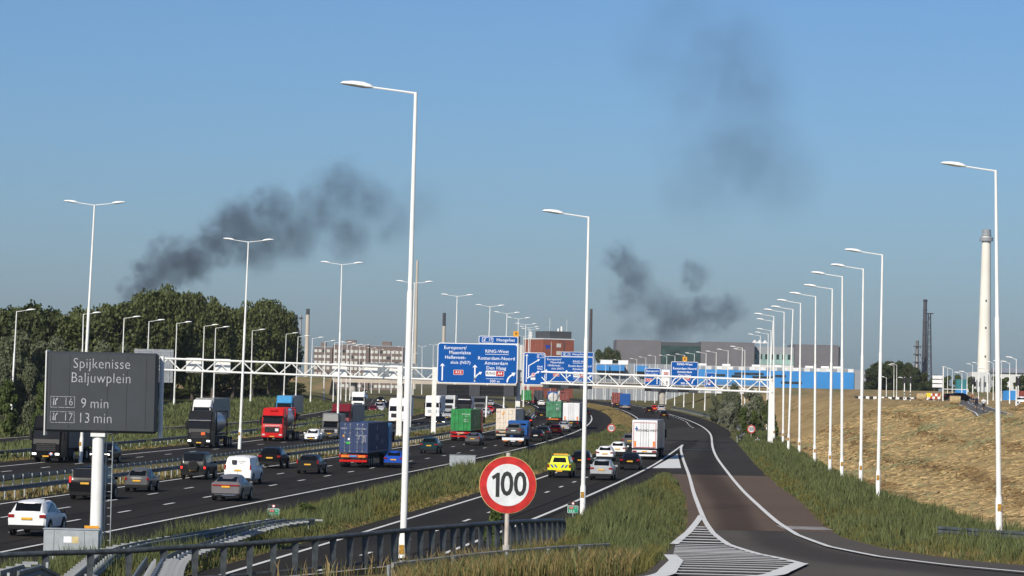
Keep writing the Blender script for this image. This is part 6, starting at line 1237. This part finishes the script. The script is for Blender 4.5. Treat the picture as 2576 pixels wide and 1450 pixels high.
def tree(kind, label, x, ytop, D, width, group, cat='tree', name='tree', base=None):
    m, n, lobes, zlo, size, vert = CROWNS[kind]; p = at(x, ytop, D); g = onz(p.x, D, -.1); h = p.z - g.z
    t = thing(name, label, cat, g, random.uniform(0, 6.28), group); t.scale = (width, width, h)
    var = random.randrange(2); link('crown', crown_mesh((kind, var), m, n, lobes, zlo, size, hash((kind, var)) % 1000 if False else 17 * (var + 1) + len(kind) * 31 + ord(kind[0]), vertical=vert), t); link('trunk', trunk_mesh(('trunk', kind), 5, max(.1, zlo)), t)
    return t
for i, x in enumerate((360, 410, 455, 500, 545, 590, 635, 680, 715, 735)): DFx = float(np.interp(x, [0, 210, 445, 635, 720], [475, 525, 595, 672, 705])) + 25; tree('dark', f'{ORD[i]} dark bush added to deepen the shade beneath the poplars', x, 962 + (i % 3) * 8, DFx, 9, 'dark bushes added under the grove', 'shrub', 'shrub')  # bushes added to darken the gaps under the crowns
SKY_X = [-40, 0, 60, 90, 125, 140, 215, 300, 370, 430, 500, 545, 570, 620, 660, 700, 735, 750]
SKY_Y = [785, 778, 772, 762, 765, 805, 775, 762, 738, 727, 737, 752, 778, 775, 757, 768, 800, 850]
DF = lambda x: float(np.interp(x, [0, 210, 445, 635, 720], [475, 525, 595, 672, 705]))
front = [(x, DF(x)) for x in (20, 85, 170, 225, 285, 340, 392, 440, 490, 540, 590, 640, 680, 715)]
for i, (x, D) in enumerate(front):
    y = float(np.interp(x, SKY_X, SKY_Y)) + random.uniform(-6, 10); kd = 'dark' if x < 130 else ('poplar', 'poplar2')[i % 2]
    tree(kd, f'{ORD[len(front) - 1 - i]} tall poplar of the dense grove counting from its far end' if x > 130 else f'{ORD[i]} dark tree at the open end of the grove', x, y, D, random.uniform(10.5, 13) if x < 700 else 9, 'grove by the side road')
for i, (x, D) in enumerate([(x, DF(x) + 60) for x in (55, 130, 200, 260, 320, 370, 420, 470, 520, 570, 620, 665, 700)]):
    y = float(np.interp(x, SKY_X, SKY_Y)) + random.uniform(2, 22)
    tree(('poplar2', 'dark', 'poplar')[i % 3], f'{ORD[i]} tree of the rear row behind the poplars counting from the open end', x, y, D, 13.5, 'rear row of the grove')
for i, (x, y, D, w_) in enumerate([(5, 850, 440, 7), (45, 835, 445, 7.5), (95, 858, 450, 7), (150, 850, 462, 7), (205, 880, 470, 6), (265, 860, 482, 6.5), (318, 866, 492, 6), (-5, 905, 375, 4.5), (20, 960, 360, 4), (70, 915, 378, 4.5), (110, 965, 368, 3.6), (130, 930, 388, 4), (165, 945, 395, 3.6)]):
    tree('willow' if i < 7 else ('shrub', 'willow')[i % 2], f'{ORD[i]} grey-green willow shrub before the grove counting from the open end' if i < 7 else f'{ORD[i - 7]} low bush in front of the willow shrubs counting from the open end', x, y, D, w_, 'willow shrubs before the grove', 'shrub', 'shrub')
for i, (x, y, D, w_) in enumerate(sorted([(1826, 978, 560, 3.4), (1852, 966, 520, 3.6), (1884, 978, 500, 3.8), (1912, 990, 470, 3.6), (1936, 1002, 450, 3.2), (1798, 992, 580, 3.2), (1868, 1025, 450, 2.6), (1900, 1034, 432, 2.4), (1838, 1012, 500, 2.8), (1818, 1008, 540, 2.6)])):
    tree('silver' if i in (1, 3, 6) else 'shrub' if i % 2 else 'willow', f'{ORD[i]} bush on the slope below the warehouse counting from the overpass', x, y, D, w_, 'bushes on the slope', 'shrub', 'shrub')
for i, (x, y, D, w_) in enumerate([(1505, 882, 1330, 10), (1530, 876, 1340, 11), (1552, 884, 1350, 8)]): tree('dark', f'{ORD[i]} dark tree beside the red brick office block', x, y, D, w_, 'trees beside the brick block')
for i, (x, y, D, w_) in enumerate([(2195, 925, 1150, 9), (2212, 912, 1160, 11), (2238, 910, 1165, 12), (2262, 910, 1170, 11), (2284, 914, 1150, 10), (2302, 926, 1140, 8), (2328, 938, 1160, 8), (2352, 944, 1180, 7), (2385, 946, 1250, 7), (2410, 944, 1260, 7), (2440, 948, 1300, 7), (2505, 948, 1240, 8), (2530, 950, 1250, 8), (2570, 945, 1200, 9)]): tree('dark' if i < 7 else 'shrub', f'{ORD[i]} tree of the far line behind the plateau counting from the blue warehouse', x, y, D, w_, 'far tree line behind the plateau')
for i, (x, y, D, w_) in enumerate([(1246, 1262, 118, 1.3)]):
    tree('shrub', 'dark leafy sapling growing behind the large speed sign', x, y, D, w_, None, 'shrub', 'shrub')
tree('shrub', 'round green bush in the grass island by the distance marker', 770, 1266, 171, 1.7, None, 'shrub', 'shrub'); tree('shrub', 'small bush in the central reservation by the boxy off-roader', 355, 1181, 236, 1.8, None, 'shrub', 'shrub')

# ============================================================ tall grass
M_TALL = mat('tall_grass', (.200, .222, .085), .7, col2=(.050, .066, .024), scale=.45, island=.5, transl=.3, spec=.2); M_DRY = mat('dry_grass', (.36, .27, .12), .8, col2=(.15, .115, .045), scale=.4, island=.6, transl=.25, spec=.15); M_YELGR = mat('yellow_green_grass', (.20, .18, .055), .8, col2=(.10, .095, .03), scale=.4, island=.6, transl=.3, spec=.15); M_STRAW = mat('straw', (.50, .36, .175), .85, col2=(.17, .118, .052), scale=.5, island=.7, spec=.15); M_STRAWG = mat('mown_green_grey', (.27, .25, .13), .85, col2=(.12, .12, .06), scale=.5, island=.7, spec=.15)
def blades(name, X, Y, h, wd, m, lean=.25, flat=False, label=None, cat='grass', zoff=-.05):
    n = len(X); a = RNG.uniform(0, 2 * math.pi, n); Z = gz(X, Y) + zoff; hh = h * RNG.uniform(.55, 1.15, n); ww = wd * RNG.uniform(.6, 1.3, n); la = RNG.uniform(0, 2 * math.pi, n); ll = hh * lean * RNG.uniform(.2, 1.6, n)
    dx, dy = np.cos(a) * ww, np.sin(a) * ww; B = np.stack([X, Y, Z], 1)
    mid = B + np.stack([np.cos(la) * ll * .3, np.sin(la) * ll * .3, hh * .6], 1); tip = B + np.stack([np.cos(la) * ll, np.sin(la) * ll, hh], 1); o = np.stack([dx, dy, 0 * dx], 1)
    V = np.stack([B - o * .7, B + o * .7, mid + o, mid - o, tip], 1).reshape(-1, 3); k = np.arange(n) * 5
    li = np.stack([k, k + 1, k + 2, k + 3, k + 3, k + 2, k + 4], 1).ravel()
    me = bpy.data.meshes.new(name); me.vertices.add(5 * n); me.vertices.foreach_set('co', V.ravel()); me.loops.add(7 * n); me.loops.foreach_set('vertex_index', li); me.polygons.add(2 * n)
    st = np.stack([np.arange(n) * 7, np.arange(n) * 7 + 4], 1).ravel(); me.polygons.foreach_set('loop_start', st); me.polygons.foreach_set('loop_total', np.tile([4, 3], n)); me.update(calc_edges=True); me.materials.append(m)
    return tag(link(name, me), label, cat, kind='stuff')
_H = RNG.random((64, 64))
def vnoise(X, Y, s):
    x, y = X * s, Y * s; i, j = np.floor(x).astype(int), np.floor(y).astype(int); u, v = sstep(x - i), sstep(y - j); h = lambda a, b: _H[a % 64, b % 64]
    return (h(i, j) * (1 - u) + h(i + 1, j) * u) * (1 - v) + (h(i, j + 1) * (1 - u) + h(i + 1, j + 1) * u) * v
def clump(X, Y, s, seed=0):
    """uneven patches between 0 and 1"""
    k = seed * 7.3; return np.clip(1.5 * (.55 * vnoise(X + k, Y * .45 + k, s * .7) + .45 * vnoise(X - k, Y * .6, s * 2.3)) - .25, 0, 1)
def between(fl, fr, d0, d1, n, pw=1.0):
    """random points between two edges X(D); nearer ones as dense as far ones on the ground"""
    Y = RNG.uniform(d0, d1, n); u = RNG.random(n); return fl(Y) * (1 - u) + fr(Y) * u, Y, u
def field_grass(name, label, fl, fr, d0, d1, n, h, wd, m, edge=.12, seed=0, lean=.25, cl=.8):
    X, Y, u = between(fl, fr, d0, d1, n); wdt = fr(Y) - fl(Y); X = X + .5 * (vnoise(Y, Y * .3 + seed, .9) - .5) * np.where(np.minimum(u, 1 - u) * wdt < .6, 1.4, .3); c = clump(X, Y, cl, seed)
    keep = (RNG.random(n) < .35 + .65 * c) & (wdt > .5); e = np.minimum(u, 1 - u) * wdt; hh = h * (.38 + .85 * c) * np.clip(e / edge / 2 + .2, .2, 1)
    return blades(name, X[keep], Y[keep], hh[keep], wd * (Y[keep] / 200) ** .6, m, lean, label=label)
xGl = lambda d: xER2(np.minimum(d, 391)); xGr = lambda d: xOL(d)
xDs = lambda d: xDR(d) + 3.6; xEs = lambda d: xEL(d) - 1.2
field_grass('tall_grass', 'tall green grass filling the island between motorway and parallel road', lambda d: xDs(d) + 1.2 * (d < 210), lambda d: xEs(d) - np.interp(d, [150, 200, 260], [2.0, 1.2, .5]), 176, 400, 60000, 1.15, .035, M_TALL, edge=1.0, seed=1)
field_grass('tall_grass', 'lower green grass toward the far end of the island', xDs, xEs, 395, 520, 16000, .6, .04, M_TALL, edge=.8, seed=31); field_grass('yellow_grass', 'yellow stems mixed into the island grass', lambda d: xDs(d) + .6, lambda d: xEs(d) - .6, 180, 400, 14000, 1.1, .028, M_YELGR, edge=1.0, seed=32); field_grass('yellow_grass', 'yellow stems mixed into the wedge grass', lambda d: xGl(d) + .3, lambda d: xGr(d) - .3, 140, 272, 9000, 1.35, .022, M_YELGR, edge=1.0, seed=33); field_grass('yellow_grass', 'yellowed low grass in the near part of the island', xDs, xEs, 112, 200, 26000, .55, .03, M_YELGR, edge=.8, seed=2); field_grass('dry_grass', 'dry tan fringe along the parallel road edge', lambda d: xEs(d) - 1.6, xEs, 112, 620, 22000, .22, .04, M_DRY, edge=.3, seed=3, lean=.8)
field_grass('tall_grass', 'tall green grass in the near island behind the joined guardrails', xDs, xEs, 118, 150, 5000, .8, .03, M_TALL, edge=1, seed=8)
field_grass('tall_grass', 'very tall green grass in the wedge between parallel road and slip road', lambda d: xGl(d) + np.interp(d, [122, 150], [2.5, .15]), lambda d: xGr(d) - .3, 122, 276, 66000, 1.35, .03, M_TALL, edge=1.2, seed=4); field_grass('dry_grass', 'dry weeds at the near edge of the wedge', lambda d: np.maximum(np.interp(d, *BANK_X) + .5, -1.5), lambda d: xGr(d) - .2, 72, 128, 16000, .6, .018, M_YELGR, edge=.8, seed=5)
field_grass('tall_grass', 'green grass among the dry weeds near the hatched area', lambda d: np.maximum(np.interp(d, *BANK_X) + 2.5, 1.5), lambda d: xGr(d) - .1, 88, 135, 16000, .95, .02, M_TALL, edge=.8, seed=6)
xRow = lambda d: np.interp(d, *ROW_X)
field_grass('tall_grass', 'tall green grass on the verge between slip road and lamp row', lambda d: np.where(d < 430, xOR(d), xER2(d)) + .25, lambda d: xRow(d) + 2.6, 104, 480, 80000, .95, .032, M_TALL, edge=.9, seed=7); field_grass('yellow_grass', 'yellowed grass mixed into the slip road verge', lambda d: np.where(d < 430, xOR(d), xER2(d)) + .05, lambda d: xRow(d) + 1.0, 92, 330, 22000, .6, .03, M_YELGR, edge=.6, seed=9); field_grass('dry_grass', 'low orange-tan grass below the dark guardrail', lambda d: xOR(d) + .1, lambda d: xOR(d) + 4.5, 90, 130, 6000, .3, .025, M_DRY, edge=.5, seed=10)
field_grass('dry_grass', 'dry grass between the rails of the central reservation', lambda d: xf(railF)(d) + .3, lambda d: xDL(d) - .9, 150, 640, 36000, .5, .04, M_DRY, edge=.6, seed=11, cl=.5); field_grass('green_weeds', 'green weeds between the rails of the central reservation', lambda d: xf(railF)(d) + .6, lambda d: xDL(d) - 1.3, 150, 640, 14000, .55, .05, M_TALL, edge=.6, seed=12, cl=.4)
field_grass('tall_grass', 'green grass between the side road and the oncoming lanes', lambda d: XS(d) + 4.4, lambda d: xFL(d) - 3.6, 260, 640, 40000, .8, .05, M_TALL, edge=.8, seed=13); field_grass('tall_grass', 'green grass bank below the grove', lambda d: XS(d) - 22, lambda d: XS(d) - 4.5, 300, 700, 45000, .9, .06, M_TALL, edge=1, seed=14); field_grass('dry_grass', 'tan fringe along the oncoming lanes', lambda d: xFL(d) - 5.0, lambda d: xFL(d) - 3.5, 200, 640, 9000, .25, .05, M_DRY, edge=.3, seed=15)
field_grass('dry_grass', 'dry grass strip between main lanes and parallel road bend', lambda d: xDs(d), lambda d: xEs(d), 470, 900, 30000, .5, .06, M_DRY, edge=.6, seed=16)
# weeds at the railing
n = 11000; i = RNG.integers(8, len(RP) - 1, n); f = RNG.random(n); P0 = np.array([tuple(p) for p in RP]); q = P0[i] * (1 - f[:, None]) + P0[i + 1] * f[:, None]; X = q[:, 0] + RNG.normal(0, .5, n) + .1; Y = q[:, 1] - np.abs(RNG.normal(0, 1.3, n)) - .3
dens = np.interp(q[:, 0], [-8, -4, -2, -.5, 3.5], [.02, .04, .12, .8, 1]); kp = RNG.random(n) < dens
blades('weeds', X[kp], Y[kp], .75 * (.6 + .5 * RNG.random(kp.sum())), .016, M_DRY, .3, label='tall dry weeds growing along the grey railing'); kp2 = RNG.random(n) < dens * .45
blades('weeds', X[kp2] + .3, Y[kp2], .5 * np.ones(kp2.sum()), .02, M_TALL, .4, label='green weeds along the foot of the grey railing')
X, Y = RNG.uniform(-2, 9, 15000), RNG.uniform(66, 108, 15000); kp = (X > np.interp(Y, *BANK_X) + 1.5) & (X < xOL(Y) - .1)
blades('weeds', X[kp], Y[kp], .42 * np.ones(kp.sum()), .012, M_YELGR, .5, label='low yellowing weeds on the bank before the railing')
# hay: lying straw in rows and clumps on the field
n = 120000; Y = 100 + 330 * RNG.random(n) ** 1.25; r = 2.2 + RNG.random(n) ** 1.3 * 34; X = xRow(Y) + r
rowp = swath(X, Y); c = clump(X, Y, .9, 21); kp = (RNG.random(n) < np.clip(.22 + .75 * rowp + .35 * (c - .5), .05, 1)) & (offpath(X, Y) > 0)
X, Y, rowp = X[kp], Y[kp], rowp[kp]; zo = .02 + .1 * rowp
dsel = rowp + .25 * RNG.standard_normal(len(X)) > .55
gsel = (clump(X, Y, .22, 3) + .2 * RNG.standard_normal(len(X))) > .72
def straw(name, X, Y, zo, m, label):
    n = len(X); a = RNG.uniform(-.9, .9, n) + .35; L = RNG.uniform(.25, .75, n) * (Y / 200) ** .5; w_ = .028 * (Y / 180) ** .7; Z = gz(X, Y) + zo + hayj(X, Y) * .9 + RNG.random(n) * .12; t0 = np.stack([X, Y, Z], 1); d = np.stack([np.cos(a) * L, np.sin(a) * L, RNG.uniform(-.05, .35, n) * L], 1); o = np.stack([-np.sin(a) * w_, np.cos(a) * w_, w_ * 1.2], 1)
    V = np.stack([t0 - o, t0 + o, t0 + d], 1).reshape(-1, 3); me = bpy.data.meshes.new(name); me.vertices.add(3 * n); me.vertices.foreach_set('co', V.ravel()); me.loops.add(3 * n); me.loops.foreach_set('vertex_index', np.arange(3 * n)); me.polygons.add(n); me.polygons.foreach_set('loop_start', np.arange(0, 3 * n, 3)); me.polygons.foreach_set('loop_total', np.full(n, 3)); me.update(calc_edges=True); me.materials.append(m); tag(link(name, me), label, 'hay', kind='stuff')
nd = ~gsel & ~dsel; dk = dsel & ~gsel
straw('mown_hay', X[dk], Y[dk], zo[dk], mat('straw_brown', (.28, .185, .085), .9, col2=(.085, .057, .027), scale=.5, island=.7, spec=.1), 'brown raked hay heaped in rows along the sloping field'); straw('mown_hay', X[nd], Y[nd], zo[nd], M_STRAW, 'dry mown hay lying in swaths on the sloping field'); straw('mown_hay', X[gsel], Y[gsel], zo[gsel], M_STRAWG, 'greyish green mown stalks in patches of the sloping field')

X, Y = RNG.uniform(-2.5, 5.5, 9000), RNG.uniform(66, 76, 9000); kp = (X < xOL(Y) - .3) & (RNG.random(9000) < clump(X, Y, 1.6, 41) + .15)
blades('weeds', X[kp], Y[kp], .55 * np.ones(kp.sum()), .010, M_DRY, .4, label='dry orange weeds around the half buried guardrail'); kp = kp & (RNG.random(9000) < .35)
blades('weeds', X[kp], Y[kp], .62 * np.ones(kp.sum()), .012, M_TALL, .4, label='green stems among the dry weeds of the half buried guardrail')

field_grass('tall_grass', 'rough green grass round the joined guardrails of the island', lambda d: xDs(d) + .1, xEs, 112, 175, 16000, .95, .02, M_TALL, edge=.6, seed=51, cl=1.2)

# ============================================================ smoke
def plume(label, D, puffs, dens, col=(.22, .28, .37), nf=45, thick=1.0):
    """one box of smoke; puffs are (x, y, radius) seen from the bridge, at distance D"""
    k = D / FX; Q = []; nscale = 1 / (nf * k)
    for x, y, r, wgt in puffs: p = at(x, y, D); Q.append((p.x, p.z, r * k * 1.18, wgt))
    x0 = min(q[0] - q[2] * 1.3 for q in Q); x1 = max(q[0] + q[2] * 1.3 for q in Q); z0 = min(q[1] - q[2] * 1.3 for q in Q); z1 = max(q[1] + q[2] * 1.3 for q in Q); ry = max(q[2] for q in Q) * 1.3 * thick
    c = Vector(((x0 + x1) / 2, D, (z0 + z1) / 2)); o = MB().box(x0 - c.x, x1 - c.x, -ry, ry, max(z0, 3) - c.z, z1 - c.z).build('smoke_plume', None); o.location = c; tag(o, label, 'smoke', kind='stuff')
    m = bpy.data.materials.new('smoke'); m.use_nodes = True; n = m.node_tree.nodes; L = m.node_tree.links; n.clear(); out = n.new('ShaderNodeOutputMaterial'); pv = n.new('ShaderNodeVolumePrincipled'); L.new(pv.outputs[0], out.inputs['Volume'])
    pv.inputs['Color'].default_value = (*col, 1); pv.inputs['Anisotropy'].default_value = .1
    tc = n.new('ShaderNodeTexCoord'); nz = n.new('ShaderNodeTexNoise'); nz.inputs['Scale'].default_value = nscale; nz.inputs['Detail'].default_value = 4; nz.inputs['Roughness'].default_value = .62; L.new(tc.outputs['Object'], nz.inputs['Vector'])
    sb = n.new('ShaderNodeVectorMath'); sb.operation = 'SUBTRACT'; sb.inputs[1].default_value = (.5, .5, .5); L.new(nz.outputs['Color'], sb.inputs[0]); sc = n.new('ShaderNodeVectorMath'); sc.operation = 'SCALE'; sc.inputs['Scale'].default_value = 130 * k; L.new(sb.outputs[0], sc.inputs[0]); ad = n.new('ShaderNodeVectorMath'); ad.operation = 'ADD'; L.new(tc.outputs['Object'], ad.inputs[0]); L.new(sc.outputs[0], ad.inputs[1])
    acc = None
    for x, z, r, wgt in Q:
        d = n.new('ShaderNodeVectorMath'); d.operation = 'DISTANCE'; d.inputs[1].default_value = (x - c.x, 0, z - c.z); L.new(ad.outputs[0], d.inputs[0]); mr = n.new('ShaderNodeMapRange'); mr.interpolation_type = 'SMOOTHSTEP'; mr.inputs[1].default_value = r * 1.0; mr.inputs[2].default_value = r * .1; mr.inputs[3].default_value = 0; mr.inputs[4].default_value = wgt; L.new(d.outputs['Value'], mr.inputs[0])
        if acc is None: acc = mr.outputs[0]
        else: a = n.new('ShaderNodeMath'); a.operation = 'MAXIMUM'; L.new(acc, a.inputs[0]); L.new(mr.outputs[0], a.inputs[1]); acc = a.outputs[0]
    n2 = n.new('ShaderNodeMapRange'); n2.inputs[1].default_value = .32; n2.inputs[2].default_value = .66; n2.inputs[3].default_value = .3; n2.inputs[4].default_value = 1.25; L.new(nz.outputs['Fac'], n2.inputs[0])
    a = n.new('ShaderNodeMath'); a.operation = 'MULTIPLY'; L.new(acc, a.inputs[0]); L.new(n2.outputs[0], a.inputs[1]); b = n.new('ShaderNodeMath'); b.operation = 'MULTIPLY'; b.inputs[1].default_value = dens; L.new(a.outputs[0], b.inputs[0]); L.new(b.outputs[0], pv.inputs['Density'])
    o.data.materials.clear(); o.data.materials.append(m)
    try: o.data.materials[0].cycles.volume_step_rate = .6
    except Exception: pass
    return o
plume('dark smoke plume drifting up and away above the grove', 1500, [(335, 750, 45, 1.0), (375, 700, 58, 1.5), (430, 665, 70, 1.5), (480, 655, 66, 1.5), (540, 620, 66, 1.3), (600, 570, 84, 1.0), (650, 610, 84, .9), (690, 540, 80, .75), (740, 590, 80, .7), (800, 530, 85, .55), (860, 480, 85, .5), (880, 590, 80, .45), (930, 510, 80, .4), (985, 560, 80, .28), (1060, 520, 80, .12)], .105)
plume('broken dark smoke cloud hanging above the long grey hall', 2200, [(1572, 668, 55, .95), (1600, 705, 55, .8), (1580, 755, 50, .6), (1747, 692, 46, .85), (1640, 770, 62, .6), (1690, 800, 60, .75), (1720, 800, 58, .8), (1760, 795, 55, .95), (1800, 788, 50, 1), (1835, 782, 42, .9), (1860, 778, 32, .6), (1680, 840, 60, .5), (1590, 830, 50, .25)], .08)
plume('thin faded smoke haze high above the motorway', 1000, [(1720, 40, 140, .18), (1650, 130, 140, .16), (1760, 200, 150, .24), (1840, 150, 160, .36), (1880, 230, 150, .36), (1880, 380, 160, .46), (1950, 440, 140, .34), (1780, 450, 150, .26), (1870, 310, 150, .28), (1730, 330, 130, .12)], .048, thick=.8, nf=80)
# ============================================================ haze in the air
hz = MB().box(-6000, 6000, -60, 6100, -3, 165).build('haze', None); tag(hz, 'thin summer haze over the whole port landscape', 'haze', kind='stuff')
m = bpy.data.materials.new('haze'); m.use_nodes = True; n = m.node_tree.nodes; n.clear(); out = n.new('ShaderNodeOutputMaterial'); pv = n.new('ShaderNodeVolumePrincipled'); m.node_tree.links.new(pv.outputs[0], out.inputs['Volume'])
pv.inputs['Color'].default_value = (.94, .97, 1, 1); pv.inputs['Density'].default_value = .000045; pv.inputs['Anisotropy'].default_value = .2; hz.data.materials.clear(); hz.data.materials.append(m)

bpy.data.scenes.remove(TSC)
